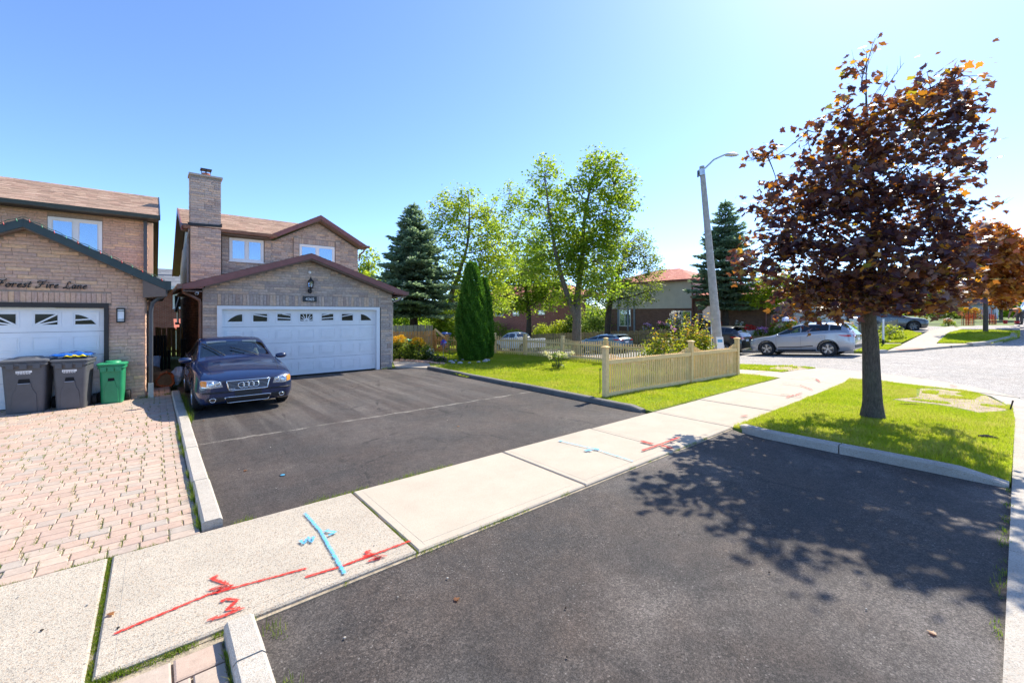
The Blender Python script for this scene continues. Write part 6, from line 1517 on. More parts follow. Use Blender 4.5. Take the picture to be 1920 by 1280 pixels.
def suv(name, label, loc, rz, body, L_=4.75, H_=1.66, W_=.95, wheel_r=.37, wb=(1.43, -1.32), mat=None, spokes=5, dark=True, sub=3, group=None, lower=True, taper=True, belt=1.10, cat='car', double=True):
    c = Car(name, label, loc, rz, suv_st(L_, H_, W_, belt=belt), dict(side=(4, 5, 6, 7), front=(4,), rear=(8,), pillars=(3, L_ / 2 - 2.55, b_(L_) + .95, -4), dark_rear=dark), [(wb[0], wheel_r, W_, .2), (wb[1], wheel_r, W_, .2)], body, sub, cat, group)
    for x in wb:
        for y in (-1, 1): c.wheel(x, y * (W_ - .125), wheel_r, .235, spokes, mat, double)
    f, b = L_ / 2, -L_ / 2
    for y in (-1, 1): c.mirror(f - 1.55, y * (W_ * .95), 1.08, body, 1.1)
    c.cabin(f - 1.7, b + .7, W_ * .72, 1.05, H_)
    for sy in (-1, 1):
        ax = 'y' if sy > 0 else '-y'
        for x in (f - 1.42, f - 2.55, b + 1.15): c.line('door_seam', [(x, .34), (x, .7), (x, 1.02)], ax, .004, MT['black'], .0005)
        for x in (f - 2.30, b + 1.35): c.line('door_handle', [(x - .09, .96), (x + .09, .96)], ax, .014, MT['chrome'], .016)
        if lower:
            c.line('sill_trim', [(wb[0] - .52, .30), (0, .30), (wb[1] + .52, .30)], ax, .05, MT['plastic_black'], -.01)
            c.line('door_strip', [(wb[0] - .55, .46), (0, .47), (wb[1] + .62, .53)], ax, .022, MT['plastic_black'], .002)
            for x in wb: c.line('arch_trim', [(x + (wheel_r + .075) * math.cos(R(t)), wheel_r + (wheel_r + .075) * math.sin(R(t))) for t in range(-10, 191, 15)], ax, .022, MT['plastic_black'], .0)
        c.patch('headlight', [(sy * .42 * W_, .80), (sy * .45 * W_, .72), (sy * .84 * W_, .76), (sy * .86 * W_, .84), (sy * .7 * W_, .85)], 'x', MT['lens'], .008)
        tl = c.patch('tail_light', [(sy * .42 * W_, .93), (sy * .42 * W_, 1.0), (sy * .84 * W_, 1.05), (sy * .86 * W_, .93), (sy * .7 * W_, .90)], '-x', MT['redlens'], .008)
        c.patch('side_lamp', [(b + .08, .96), (b + .14, 1.05), (b + .62, 1.06), (b + .50, 1.0), (b + .3, .95)], ax, MT['redlens'], .010, parent=tl)
        c.patch('rear_reflector', [(sy * .55 * W_, .50), (sy * .55 * W_, .55), (sy * .74 * W_, .55), (sy * .74 * W_, .50)], '-x', MT['redlens'], .008)
    c.patch('grille', [(-.34, .56), (-.38, .78), (.38, .78), (.34, .56)], 'x', MT['plastic_black'], .006)
    c.patch('front_bumper', [(-.74 * W_, .44), (-.70 * W_, .52), (.70 * W_, .52), (.74 * W_, .44)], 'x', MT['plastic_black'], .004)
    c.patch('rear_bumper', [(-.78 * W_, .40), (-.82 * W_, .56), (.82 * W_, .56), (.78 * W_, .40)], '-x', MT['plastic_black'], .010)
    c.patch('number_plate', [(-.2, .76), (-.2, .88), (.2, .88), (.2, .76)], '-x', MT['white'], .008)
    mb = MB(); mb.prism([(b + .30, H_ - .115), (b + .55, H_ - .06), (b + .55, H_ - .095), (b + .20, H_ - .14)], 'y', -W_ * .62, W_ * .62); mb.build('roof_spoiler', body, c.root, local=True)
    return c
def b_(L_): return -L_ / 2
def on_slope(x, y, dz=-.075): return (x, y, Z(x, y) + dz)
def tilt(root, slope): root.rotation_mode = 'XYZ'; root.rotation_euler = (0, slope, root.rotation_euler[2])
MT['silver'] = paint('silver_paint', (.33, .35, .385, 1), .5, .28, 1.0, .1); MT['darkcar'] = paint('black_green_paint', (.020, .024, .028, 1), .3, .28, 1.0, .1)
MT['greycar'] = paint('gunmetal_paint', (.07, .078, .09, 1), .5, .3, 1.0, .1); MT['bluegrey'] = paint('pale_blue_grey_paint', (.20, .30, .40, 1), .5, .3, 1.0, .1); MT['whitecar'] = paint('white_car_paint', (.72, .74, .77, 1), .0, .3, 1.0); MT['midblue'] = paint('mid_blue_paint', (.03, .06, .14, 1), .4, .3, 1.0)
SLP = math.atan(.062)
sv = suv('silver_crossover', 'silver crossover parked at the far kerb behind the maple trunk, facing left', on_slope(26.45, 7.40), math.pi / 2, MT['silver'], 4.75, 1.71, .95, mat=MT['alloy']); tilt(sv.root, SLP)
dk = suv('dark_suv', 'dark green black boxy SUV parked ahead of the silver crossover, behind the rose bush', on_slope(26.4, 12.35), math.pi / 2, MT['darkcar'], 4.45, 1.74, .90, .36, (1.32, -1.28), MT['alloy'], 5, belt=1.14, double=False); tilt(dk.root, SLP)
wg = suv('blue_wagon', 'pale blue grey wagon parked across the road, seen over the side picket fence', on_slope(26.5, 20.7), math.pi / 2, MT['bluegrey'], 4.55, 1.46, .90, .33, (1.38, -1.28), MT['alloy'], 5, lower=False, belt=.99, sub=2); tilt(wg.root, SLP)
p = GT(1700, 622.3); gs = suv('grey_crossover', 'dark grey crossover standing on a driveway beside the sloping grey fence, facing right', (p.x + 1.5, p.y + 1.5, Z(p.x, p.y) + .02), R(-62), MT['greycar'], 4.85, 1.70, .96, .38, (1.45, -1.35), MT['alloy_dark'], 6, sub=2)
p = W(1622, 590, 37.5); bs = suv('blue_car', 'dark blue car mostly hidden behind the maple trunk and low shrubs', (p.x, p.y, Z(p.x, p.y) + .35), R(-75), MT['midblue'], 4.6, 1.65, .93, .36, (1.4, -1.3), MT['alloy'], 5, sub=2)
# pickup: cab body plus open bed
st = suv_st(5.8, 1.92, .99, hood=1.18, belt=1.28, rake=.75)
f = 2.9
st = [(f, .5, .70, .72, .82, .95, .78, 1.0, .72, 1.04, .62, 1.06), (f - .12, .40, .86, .75, .95, 1.04, .92, 1.08, .88, 1.11, .78, 1.13), (f - .6, .36, .92, .75, .99, 1.10, .96, 1.13, .92, 1.16, .82, 1.19), (f - 1.35, .36, .93, .75, 1.0, 1.16, .98, 1.20, .95, 1.22, .86, 1.25), (f - 2.0, .36, .93, .75, 1.0, 1.22, .98, 1.27, .96, 1.80, .72, 1.90), (f - 2.9, .36, .93, .75, 1.0, 1.24, .98, 1.28, .96, 1.85, .74, 1.94), (f - 3.65, .36, .93, .75, 1.0, 1.24, .98, 1.28, .96, 1.80, .74, 1.90), (f - 3.80, .36, .93, .75, 1.0, 1.22, .98, 1.26, .95, 1.30, .84, 1.32), (f - 4.2, .36, .93, .75, 1.0, 1.20, .98, 1.23, .95, 1.25, .84, 1.26), (-f + .1, .40, .92, .75, .99, 1.20, .97, 1.23, .94, 1.25, .84, 1.26), (-f, .44, .90, .75, .97, 1.16, .95, 1.19, .92, 1.21, .82, 1.22)]
pk = Car('white_pickup', 'white crew cab pickup truck parked across the road behind the side picket fence', on_slope(26.6, 30.8), math.pi / 2, st, dict(side=(3, 4, 5), front=(3,), rear=(6,), pillars=(3, f - 2.75, -4), dark_rear=True), [(1.85, .40, 1.0, .2), (-1.75, .40, 1.0, .2)], MT['whitecar'], 2, cat='pickup truck'); tilt(pk.root, SLP)
for x in (1.85, -1.75):
    for y in (-.86, .86): pk.wheel(x, y, .40, .26, 6, MT['alloy'])
pk.mirror(1.35, 1.0, 1.28, MT['plastic_black'], 1.3); pk.mirror(1.35, -1.0, 1.28, MT['plastic_black'], 1.3); pk.cabin(1.2, -1.0, .75, 1.15, 1.9)
mb = MB(); mb.box(-2.82, -1.05, -.80, .80, 1.24, 1.285); mb.build('bed_cover', MT['plastic_black'], pk.root, local=True)
for sy in (-1, 1): pk.patch('tail_light', [(sy * .86, .85), (sy * .86, 1.12), (sy * .95, 1.12), (sy * .95, .85)], '-x', MT['redlens'], .01)
for x in (.1, -.85): pk.line('door_handle', [(x - .1, 1.1), (x + .1, 1.1)], 'y', .018, MT['chrome'], .018)
# work truck at the right edge and the crouching worker
p = W(1925, 610, 40.0)
tk = suv('van', 'pale blue van cut off by the right edge of the photo, behind the bending worker', (p.x + 1.2, p.y - .6, Z(p.x, p.y)), R(180), paint('pale_blue_paint', (.35, .55, .70, 1), 0, .35), 4.9, 2.1, 1.0, .38, (1.5, -1.4), MT['alloy'], 5, sub=2, belt=1.3, lower=False, cat='van')
# ================================================================ houses across the road
BX = 36.0
def fz(y): return Z(BX, y)
hb = empty('beige_house', (BX, 20, 0), label='beige upper walled house with brown brick base and red tiled roof across the road', cat='house')
y0, y1 = PX(1298, 560, BX).y, 27.5; e1 = PX(1290, 524, BX).z; m1 = PX(1260, 578, BX).z
mb = MB(); mb.box(BX, BX + 9, y0, y1, -1.5, m1); mb.build('brick_wall', MT['far_brown'], hb)
mb = MB(); mb.box(BX - .06, BX + 9, y0 - .06, y1, m1, e1); mb.build('upper_wall', MT['stucco'], hb)
mb = MB(); c = (BX + 4.5, (y0 + y1) / 2); zr = e1 + 1.5
E_ = [(BX - .5, y0 - .5), (BX + 9.5, y0 - .5), (BX + 9.5, y1 + .5), (BX - .5, y1 + .5)]
mb.add([(*p, e1) for p in E_] + [(BX + 4.2, y0 + 3.4, zr), (BX + 4.2, y1 - 3.4, zr)] + [(*p, e1 - .12) for p in E_], [(0, 1, 4), (1, 2, 5, 4), (2, 3, 5), (3, 0, 4, 5), (6, 7, 8, 9), (0, 1, 7, 6), (1, 2, 8, 7), (2, 3, 9, 8), (3, 0, 6, 9)]); rr = mb.build('roof', MT['redtile'], hb)
shingles(rr, 'tile_courses', (BX - .52, y1 + .5, e1 + .02), (BX - .52, y0 - .5, e1 + .02), (BX + 4.2, y1 - 3.4, zr + .03), (BX + 4.2, y0 + 3.4, zr + .03), MT['redtile'], tab=.35, exp_=.4)
mb = MB(); mb.box(BX - .6, BX - .5, y0 - .6, y1 + .5, e1 - .14, e1 + .01); mb.build('gutter', MT['brownmetal'], hb)
q = PX(1301, 560, BX); mb = MB(); mb.tube([(BX - .45, y0 - .1, e1 - .1), (BX - .2, y0 - .08, e1 - .5), (BX - .16, y0 - .1, e1 - .9), (BX - .16, y0 - .1, .3)], .07, 8); mb.build('downpipe', MT['brownmetal'], hb, smooth=45)
def window_x(house, X, ya, yb, z0, z1, panes=2):
    w = empty('window', (0, 0, 0)); setp(w, house); mb = MB(); fr = .07
    mb.box(X - .05, X + .05, ya, yb, z1 - fr, z1); mb.box(X - .05, X + .05, ya, yb, z0, z0 + fr); mb.box(X - .05, X + .05, ya, ya + fr, z0 + fr, z1 - fr); mb.box(X - .05, X + .05, yb - fr, yb, z0 + fr, z1 - fr)
    for k in range(1, panes): ym = ya + (yb - ya) * k / panes; mb.box(X - .045, X + .05, ym - .035, ym + .035, z0 + fr, z1 - fr)
    mb.build('frame', MT['vinyl'], w); mb = MB(); mb.box(X - .02, X - .012, ya + fr, yb - fr, z0 + fr, z1 - fr); mb.build('pane', MT['glass'], w)
    mb = MB(); mb.box(X - .006, X + .0, ya + fr, yb - fr, z0 + fr, z1 - fr); mb.build('curtain', MT['curtain'], w)
a, b = PX(1262, 583, BX), PX(1297, 612, BX); window_x(hb, BX - .02, b.y + .02, a.y, b.z, a.z, 2)
a, b = PX(1162, 580, BX), PX(1183, 612, BX); window_x(hb, BX - .02, b.y, a.y, b.z, a.z, 2)
# single storey wing
yw0, yw1 = PX(1446, 600, BX).y, y0 - .061; ew = PX(1390, 553, BX).z
mb = MB(); mb.box(BX - .02, BX + 8, yw0, yw1, -1.5, ew); mb.build('brick_wall', MT['far_brown'], hb)
mb = MB(); E_ = [(BX - .5, yw0 - .4), (BX + 8.4, yw0 - .4), (BX + 8.4, yw1 - .01), (BX - .5, yw1 - .01)]; zr = ew + 1.1
mb.add([(*p, ew) for p in E_] + [(BX + 4, yw0 + 2.5, zr), (BX + 4, yw1 - .01, zr)] + [(*p, ew - .12) for p in E_], [(0, 1, 4), (1, 2, 5, 4), (2, 3, 5), (3, 0, 4, 5), (6, 7, 8, 9), (0, 1, 7, 6), (1, 2, 8, 7), (2, 3, 9, 8), (3, 0, 6, 9)]); wr = mb.build('wing_roof', MT['redtile'], hb)
mb = MB(); mb.box(BX - .6, BX - .5, yw0 - .5, yw1 - .1, ew - .14, ew + .01); mb.build('gutter', MT['brownmetal'], hb)
a, b = PX(1309, 588, BX), PX(1321, 607, BX); window_x(hb, BX - .05, b.y, a.y, b.z, a.z, 1)
q = PX(1437, 600, BX); mb = MB(); mb.tube([(BX - .12, q.y, ew - .1), (BX - .12, q.y, 0)], .07, 8); mb.build('downpipe', MT['brownmetal'], hb)
# dark porch with steps left of it
pr = PX(1165, 600, BX + .5); hp_ = empty('porch', (BX, pr.y, 0), label='shaded grey porch frame beside the beige house, behind the sparse tree', cat='porch')
mb = MB(); mb.box(BX + .2, BX + .35, PX(1190, 600, BX).y, PX(1160, 600, BX).y, 0, PX(1170, 545, BX).z); mb.build('door_panel', MT['dark'], hp_); mb = MB()
for px in (1160, 1178, 1190): yy = PX(px, 600, BX).y; mb.box(BX - .1, BX + .1, yy - .08, yy + .08, -.5, PX(1170, 548, BX).z)
mb.build('porch_frame', simple('grey_paint', (.25, .30, .36, 1)), hp_)
# red brick house farther left, behind the trees
RXX = 38.0
hr = empty('red_brick_house', (RXX, 38, 0), label='red brick house with pale red roof mostly hidden by the trees behind the pickup', cat='house')
ya, yb = PX(1048, 580, RXX).y, PX(905, 580, RXX).y; er = PX(1000, 553, RXX).z
mb = MB(); mb.box(RXX, RXX + 5, ya, yb, -3, er); mb.build('brick_wall', MT['far_red'], hr)
mb = MB(); E_ = [(RXX - .5, ya - .5), (RXX + 9.5, ya - .5), (RXX + 9.5, yb + .5), (RXX - .5, yb + .5)]; zr = er + 1.7
mb.add([(*p, er) for p in E_] + [(RXX + 2.5, ya + 2.5, zr), (RXX + 2.5, yb - 2.5, zr)] + [(*p, er - .15) for p in E_], [(0, 1, 4), (1, 2, 5, 4), (2, 3, 5), (3, 0, 4, 5), (6, 7, 8, 9), (0, 1, 7, 6), (1, 2, 8, 7), (2, 3, 9, 8), (3, 0, 6, 9)]); mb.build('roof', MT['redtile'], hr)
for (p1, p2) in (((1010, 582), (1022, 590)), ((962, 582), (974, 592)), ((930, 576), (944, 592))):
    a, b = PX(*p1, RXX), PX(*p2, RXX); window_x(hr, RXX - .02, b.y, a.y, b.z, a.z, 1)
# white garage right of the brick wing
GX = 41.0
hg = empty('white_garage', (GX, 11, 0), label='white walled garage with a dark porch, behind the roof of the silver crossover', cat='garage')
ya, yb = PX(1580, 600, GX).y, PX(1470, 600, GX).y; eg = PX(1510, 566, GX).z
mb = MB(); mb.box(GX, GX + 7, ya, yb, -1, eg); mb.build('wall', MT['white'], hg)
mb = MB(); slab4(mb, (GX - .4, ya - .4, eg), (GX - .4, yb + .4, eg), (GX + 3.5, yb + .4, eg + 1.2), (GX + 3.5, ya - .4, eg + 1.2), .1); slab4(mb, (GX + 7.4, ya - .4, eg), (GX + 7.4, yb + .4, eg), (GX + 3.5, yb + .4, eg + 1.2), (GX + 3.5, ya - .4, eg + 1.2), .1); mb.build('roof', MT['greyroof'], hg)
mb = MB(); yp0, yp1 = PX(1468, 600, GX).y, PX(1449, 600, GX).y; mb.box(GX - .6, GX + .2, yp0 - .35, yp1, -.5, PX(1455, 572, GX).z); mb.build('porch_opening', MT['dark'], hg)
p = W(1474, 597, 31.5); um = empty('patio_umbrella', (p.x, p.y, Z(p.x, p.y)), label='small blue canopy in front of the dark porch', cat='canopy'); mb = MB(); mb.lathe([(.55, p.z - .18), (.3, p.z), (.02, p.z + .14)], (p.x, p.y, 0), n=10); mb.build('canopy', simple('blue_canvas', (.05, .18, .55, 1)), um); mb = MB(); mb.tube([(p.x, p.y, Z(p.x, p.y)), (p.x, p.y, p.z)], .02, 6); mb.build('pole', MT['aluminium'], um)
# far end of the street
FXX = 78.0; p = PX(1826, 600, FXX); hf = empty('grey_house', (FXX, p.y, 0), label='small grey and white house with dark windows at the far end of the street', cat='house')
ya, yb = PX(1868, 590, FXX).y, PX(1789, 590, FXX).y; zt_ = PX(1820, 572, FXX).z
mb = MB(); mb.box(FXX, FXX + 8, ya, yb, 0, zt_); mb.build('wall', simple('light_grey_siding', (.5, .52, .55, 1)), hf)
mb = MB(); ym = PX(1806, 590, FXX).y; mb.prism([(yb + .5, zt_ - .05), (ym, zt_ + 1.3), (PX(1822, 590, FXX).y, zt_ - .05)], 'x', FXX - .6, FXX + 8); mb.prism([(PX(1822, 590, FXX).y, zt_), (PX(1830, 590, FXX).y, zt_ + 1.0), (ya - .3, zt_ + 1.0), (ya - .5, zt_)], 'x', FXX - .5, FXX + 8.2); mb.build('roof', MT['greyroof'], hf)
mb = MB()
for k in range(4): y_ = PX(1798 + k * 8, 590, FXX).y; mb.box(FXX - .06, FXX - .01, y_ - .5, y_ + .2, zt_ - 2.0, zt_ - .4)
mb.build('window_row', MT['dark'], hf)
# shed and far wall left, behind the cedar fence
p = PY(746, 618, 44); wsH = empty('white_shed', (p.x, 44, 0), label='low white shed wall showing above the orange fence beside the grey house', cat='shed')
mb = MB(); mb.box(PY(734, 615, 44).x - 2, PY(757, 615, 44).x, 44, 47, -.1, PY(750, 616, 44).z); mb.build('wall', MT['white'], wsH); mb = MB(); mb.box(PY(734, 615, 44).x - 2.1, PY(757, 615, 44).x + .1, 43.9, 47.1, PY(750, 616, 44).z + .002, PY(750, 614, 44).z); mb.build('roof', MT['greyroof'], wsH)
# lidded barbecue and green cart by the fence
p = PY(746, 650, 17.8); t = p.x * SY + p.y * CY
bq = empty('barbecue', (p.x, 17.8, .03), label='black covered barbecue in front of the orange fence, next to the house corner', cat='barbecue')
mb = MB(); mb.loft([rrect(.62, .45, .42, .05), rrect(.62, .45, .70, .05), rrect(.66, .48, .70, .06), rrect(.66, .48, .80, .10), rrect(.45, .3, .90, .1)]); mb.build('hood', MT['plastic_black'], bq, local=True, smooth=45); mb = MB()
for sx in (-.25, .25):
    for sy_ in (-.16, .16): mb.box(sx - .02, sx + .02, sy_ - .02, sy_ + .02, 0, .42)
mb.build('legs_frame', MT['black'], bq, local=True)
p = PY(762, 636, 18.2); gc_ = cart('green_bin', 'green lidded bin behind the yellow flowers by the orange fence', (p.x, 18.2, .03), R(0), MT['bingreen'], .42, .42, .74, decal=False)
p = PY(834, 652, 19.6); cb = cart('wheeled_bin', 'dark bin with a blue lid edge half hidden by the slatted fence and the cedar', (p.x, 19.6, .03), R(0), MT['cartgrey'], .5, .5, .92, decal=False, lidmat=simple('blue_lid', (.05, .12, .4, 1), .4))
# pinwheel
p = PY(831, 643, 16.4); pw = empty('garden_pinwheel', (p.x, 16.4, .04), label='blue and purple garden pinwheel in the flower bed', cat='pinwheel')
mb = MB(); mb.tube([(p.x, 16.4, .03), (p.x, 16.4, p.z)], .012, 6); mb.build('stick', MT['aluminium'], pw)
for k in range(8):
    a0, a1 = R(45 * k), R(45 * k + 34); r1 = .17; mb = MB(); c = Vector((p.x, 16.37, p.z)); mb.add([c, c + Vector((r1 * math.cos(a0), -.03, r1 * math.sin(a0))), c + Vector((r1 * .9 * math.cos(a1), .03, r1 * .9 * math.sin(a1)))], [(0, 1, 2)]); mb.build('blade', simple('pinwheel_%d' % (k % 2), ((.02, .16, .65, 1), (.35, .06, .5, 1))[k % 2]), pw, recalc=False)
# bed edging bricks
be = empty('bed_edging', (0, 0, 0), kind='structure')
P = [gc(738, 678.5), gc(770, 679), gc(800, 682), gc(822, 684.5), gc(836, 685)]
bmx = brick_meshes(MT['brick_left'], 'edging_brick')
for i in range(len(P) - 1):
    a, b = Vector((*P[i], 0)), Vector((*P[i + 1], 0)); n_ = max(1, int((b - a).length / .2))
    for j in range(n_):
        c = a.lerp(b, (j + .5) / n_); d = b - a; o = link('edging_brick', random.choice(bmx), be, (c.x, c.y, .08 + random.uniform(-.008, .008))); o.scale = (.19, .09, .07); o.rotation_euler = (0, 0, math.atan2(d.y, d.x) + random.uniform(-.04, .04))
# utility box by the lawn, safety mesh, buckets
p = GT(1598, 640); tf = p.x * SY + p.y * CY; u_ = empty('utility_box', (p.x + 3, p.y + .5, Z(p.x + 3, p.y + .5)), label='white utility pedestal standing behind the rear of the silver crossover', cat='utility box')
c = Vector(u_.location); t2 = c.x * SY + c.y * CY; zt2 = W(1598, 594, t2).z - c.z
mb = MB(); mb.loft([rrect(.42, .42, 0, .06), rrect(.42, .42, zt2 * .8, .06)]); mb.build('box', MT['white'], u_, local=True, smooth=45); mb = MB(); mb.loft([rrect(.50, .50, zt2 * .8, .08), rrect(.50, .50, zt2 * .92, .08), rrect(.3, .3, zt2, .08)]); mb.build('cap', MT['white'], u_, local=True, smooth=45)
MT['orange'] = simple('orange_mesh', (.75, .14, .03, 1), .6, .15, 20)
def mesh_fence(px0, px1, py, h, label, seed):
    a, b = GT(px0, py), GT(px1, py); o = empty('safety_fence', a, label=label, cat='safety fence', group='orange safety mesh at the dig'); r = random.Random(seed); P = []
    n = 14
    for i in range(n + 1):
        u = i / n; c = a.lerp(b, u); c.z = Z(c.x, c.y); P.append((c, h * (.75 + .25 * abs(math.sin(u * 9 + seed)))))
    mb = MB()
    for k in range(6):
        mb.tube([c + Vector((.1 * math.sin(i + seed), .1 * math.cos(i * 1.3), hh * k / 5 + .02)) for i, (c, hh) in enumerate(P)], .016, 4)
    for i, (c, hh) in enumerate(P):
        q = Vector((.1 * math.sin(i + seed), .1 * math.cos(i * 1.3), 0)); mb.tube([c + q, c + q + Vector((0, 0, hh))], .016, 4)
    mb.build('mesh', MT['orange'], o); mb = MB()
    for i in (0, n // 2, n): c, hh = P[i]; mb.tube([c, c + Vector((0, 0, hh + .15))], .025, 6)
    mb.build('stake', MT['bark'], o)
mesh_fence(1806, 1826, 610, .95, 'crumpled orange safety mesh left of the farther maple trunk', 1); mesh_fence(1855, 1866, 609, .8, 'orange safety mesh right of the farther maple trunk', 2); mesh_fence(1816, 1862, 599, .9, 'orange safety mesh standing behind the farther maple trunk', 3)
for px, py, r_, lab in ((1885, 607, .13, 'tall red bucket on the grass near the worker'), (1907, 606, .16, 'low red tub on the grass beside the worker')):
    p = GT(px, py); b = empty('bucket', p, label=lab, cat='bucket'); mb = MB(); mb.lathe([(r_ * .75, 0), (r_, .27 if r_ < .15 else .17), (r_ * .9, .27 if r_ < .15 else .17), (r_ * .68, .04)], (0, 0, 0), n=14); mb.build('shell', simple('red_plastic', (.5, .03, .03, 1), .4), b, local=True, smooth=40); mb = MB(); mb.tube([(-r_, 0, .22 if r_ < .15 else .15), (0, -.06, .1), (r_, 0, .22 if r_ < .15 else .15)], .01, 5); mb.build('handle', MT['aluminium'], b, local=True)
# the worker, bending over
p = GT(1908, 608.5)
wk = empty('person', p, -YAW, 'worker in an orange hi vis vest bending forward with arms reaching down to the ground', 'person')
def skin(name, joints, bones, mat, parent, sub=2):
    me = bpy.data.meshes.new(name); me.from_pydata([j[:3] for j in joints], bones, []); o = bpy.data.objects.new(name, me); COL.objects.link(o)
    o.modifiers.new('k', 'SKIN'); d = me.skin_vertices[0].data
    for i, j in enumerate(joints): d[i].radius = (j[3], j[3])
    d[0].use_root = True
    m = o.modifiers.new('s', 'SUBSURF'); m.levels = sub; me2 = eval_mesh(o); bpy.data.objects.remove(o); me2.materials.clear(); me2.materials.append(mat)
    me2.polygons.foreach_set('use_smooth', [True] * len(me2.polygons)); return link(name, me2, parent)
# local: -y is the picture's left along the street is -x ; bends towards -x
J = [(.25, 0, .92, .12), (.05, 0, 1.08, .12), (-.20, 0, 1.14, .12), (-.38, 0, 1.12, .07), (-.50, 0, 1.10, .10), (-.58, 0, 1.05, .085),
     (-.24, .20, 1.10, .075), (-.34, .22, .82, .055), (-.46, .18, .56, .042), (-.50, .17, .44, .045), (-.24, -.20, 1.10, .075), (-.36, -.22, .84, .055), (-.50, -.16, .58, .042), (-.54, -.15, .46, .045),
     (.22, .12, .86, .11), (.16, .15, .48, .075), (.24, .15, .09, .055), (.08, .16, .04, .05), (.22, -.12, .86, .11), (.10, -.16, .47, .075), (.16, -.16, .09, .055), (.0, -.17, .04, .05)]
B_ = [(0, 1), (1, 2), (2, 3), (3, 4), (4, 5), (2, 6), (6, 7), (7, 8), (8, 9), (2, 10), (10, 11), (11, 12), (12, 13), (0, 14), (14, 15), (15, 16), (16, 17), (0, 18), (18, 19), (19, 20), (20, 21)]
skin('body', J, B_, simple('skin_tone', (.35, .20, .14, 1), .6), wk)
skin('trousers', [(.25, 0, .92, .165), (.22, .12, .86, .13), (.16, .15, .48, .095), (.23, .15, .12, .08), (.22, -.12, .86, .13), (.10, -.16, .47, .095), (.15, -.16, .12, .08)], [(0, 1), (1, 2), (2, 3), (0, 4), (4, 5), (5, 6)], simple('grey_trousers', (.10, .10, .10, 1), .8), wk)
skin('hi_vis_vest', [(.18, 0, .99, .20), (.05, 0, 1.08, .21), (-.20, 0, 1.14, .22), (-.34, 0, 1.13, .13), (-.22, .17, 1.10, .13), (-.22, -.17, 1.10, .13)], [(0, 1), (1, 2), (2, 3), (2, 4), (2, 5)], simple('hi_vis_orange', (.85, .22, .02, 1), .6), wk)
mb = MB()
for x in (-.02, .06): mb.tube([(x, .205 * math.sin(a), 1.09 + .205 * math.cos(a)) for a in np.linspace(-1.9, 1.9, 15)], .022, 5)
mb.build('reflective_stripe', simple('lime_stripe', (.7, .8, .05, 1)), wk, local=True); mb = MB(); mb.ball((-.52, 0, 1.115), .118, 10, 7, sc=(1, .85, .85)); mb.build('hair', simple('dark_hair', (.02, .015, .012, 1)), wk, local=True, smooth=True)
for n_, q in (('boot', (.10, .155)), ('boot', (.02, -.165))):
    mb = MB(); mb.loft([rrect(.28, .11, 0, .04, cx=q[0], cy=q[1]), rrect(.28, .11, .06, .04, cx=q[0], cy=q[1]), rrect(.13, .10, .14, .04, cx=q[0] + .08, cy=q[1])]); mb.build(n_, MT['rubber'], wk, local=True, smooth=45)
# ================================================================ trees, shrubs, grass
sed = lambda s: (random.seed(s), globals().__setitem__('rng', np.random.default_rng(s)))
g_ = lambda r, g, b: L(r, g, b)
MT['leaf_maple'] = leafmat('purple_maple_leaf', [(0, (.060, .036, .060, 1)), (.4, (.10, .052, .066, 1)), (.62, (.15, .075, .055, 1)), (.8, (.30, .13, .035, 1)), (1, (.16, .18, .04, 1))],
                           [(0, (.06, .02, .02, 1)), (.4, (.16, .045, .015, 1)), (.62, (.48, .17, .015, 1)), (.82, (.95, .42, .02, 1)), (1, (.65, .55, .03, 1))], .42, .30, .8)
MT['leaf_green'] = leafmat('green_leaf', [(0, (.06, .105, .015, 1)), (.5, (.13, .19, .024, 1)), (1, (.22, .27, .035, 1))], [(0, (.18, .36, .015, 1)), (.5, (.42, .60, .03, 1)), (1, (.70, .78, .06, 1))], .54)
MT['leaf_pale'] = leafmat('pale_leaf', [(0, (.09, .13, .025, 1)), (.5, (.15, .20, .035, 1)), (1, (.22, .25, .05, 1))], [(0, (.22, .36, .03, 1)), (.5, (.38, .50, .05, 1)), (1, (.55, .60, .08, 1))], .48)
MT['leaf_lime'] = leafmat('lime_leaf', [(0, (.12, .18, .01, 1)), (.5, (.18, .24, .015, 1)), (1, (.25, .28, .02, 1))], [(0, (.40, .55, .02, 1)), (1, (.70, .70, .04, 1))], .5)
MT['leaf_dark'] = leafmat('dark_leaf', [(0, (.018, .045, .012, 1)), (1, (.05, .09, .02, 1))], [(0, (.06, .15, .01, 1)), (1, (.16, .30, .02, 1))], .35)
MT['needle'] = leafmat('spruce_needle', [(0, (.10, .165, .12, 1)), (.5, (.20, .29, .20, 1)), (1, (.34, .43, .29, 1))], [(0, (.14, .24, .13, 1)), (1, (.45, .60, .30, 1))], .46, .5)
MT['cedar'] = leafmat('cedar_scale', [(0, (.02, .08, .012, 1)), (.6, (.06, .165, .018, 1)), (1, (.13, .26, .03, 1))], [(0, (.05, .18, .01, 1)), (1, (.2, .42, .03, 1))], .34, .5)
MT['leaf_rose'] = leafmat('rose_leaf', [(0, (.07, .12, .015, 1)), (.6, (.16, .20, .02, 1)), (.85, (.28, .18, .02, 1)), (1, (.30, .12, .03, 1))], [(0, (.28, .45, .02, 1)), (.7, (.60, .58, .03, 1)), (1, (.75, .35, .04, 1))], .48)
MT['grass'] = leafmat('grass_blade', [(0, (.16, .22, .02, 1)), (.5, (.24, .29, .025, 1)), (.85, (.32, .34, .04, 1)), (1, (.38, .34, .12, 1))], [(0, (.42, .58, .015, 1)), (.6, (.62, .72, .03, 1)), (1, (.72, .66, .14, 1))], .5, .5)
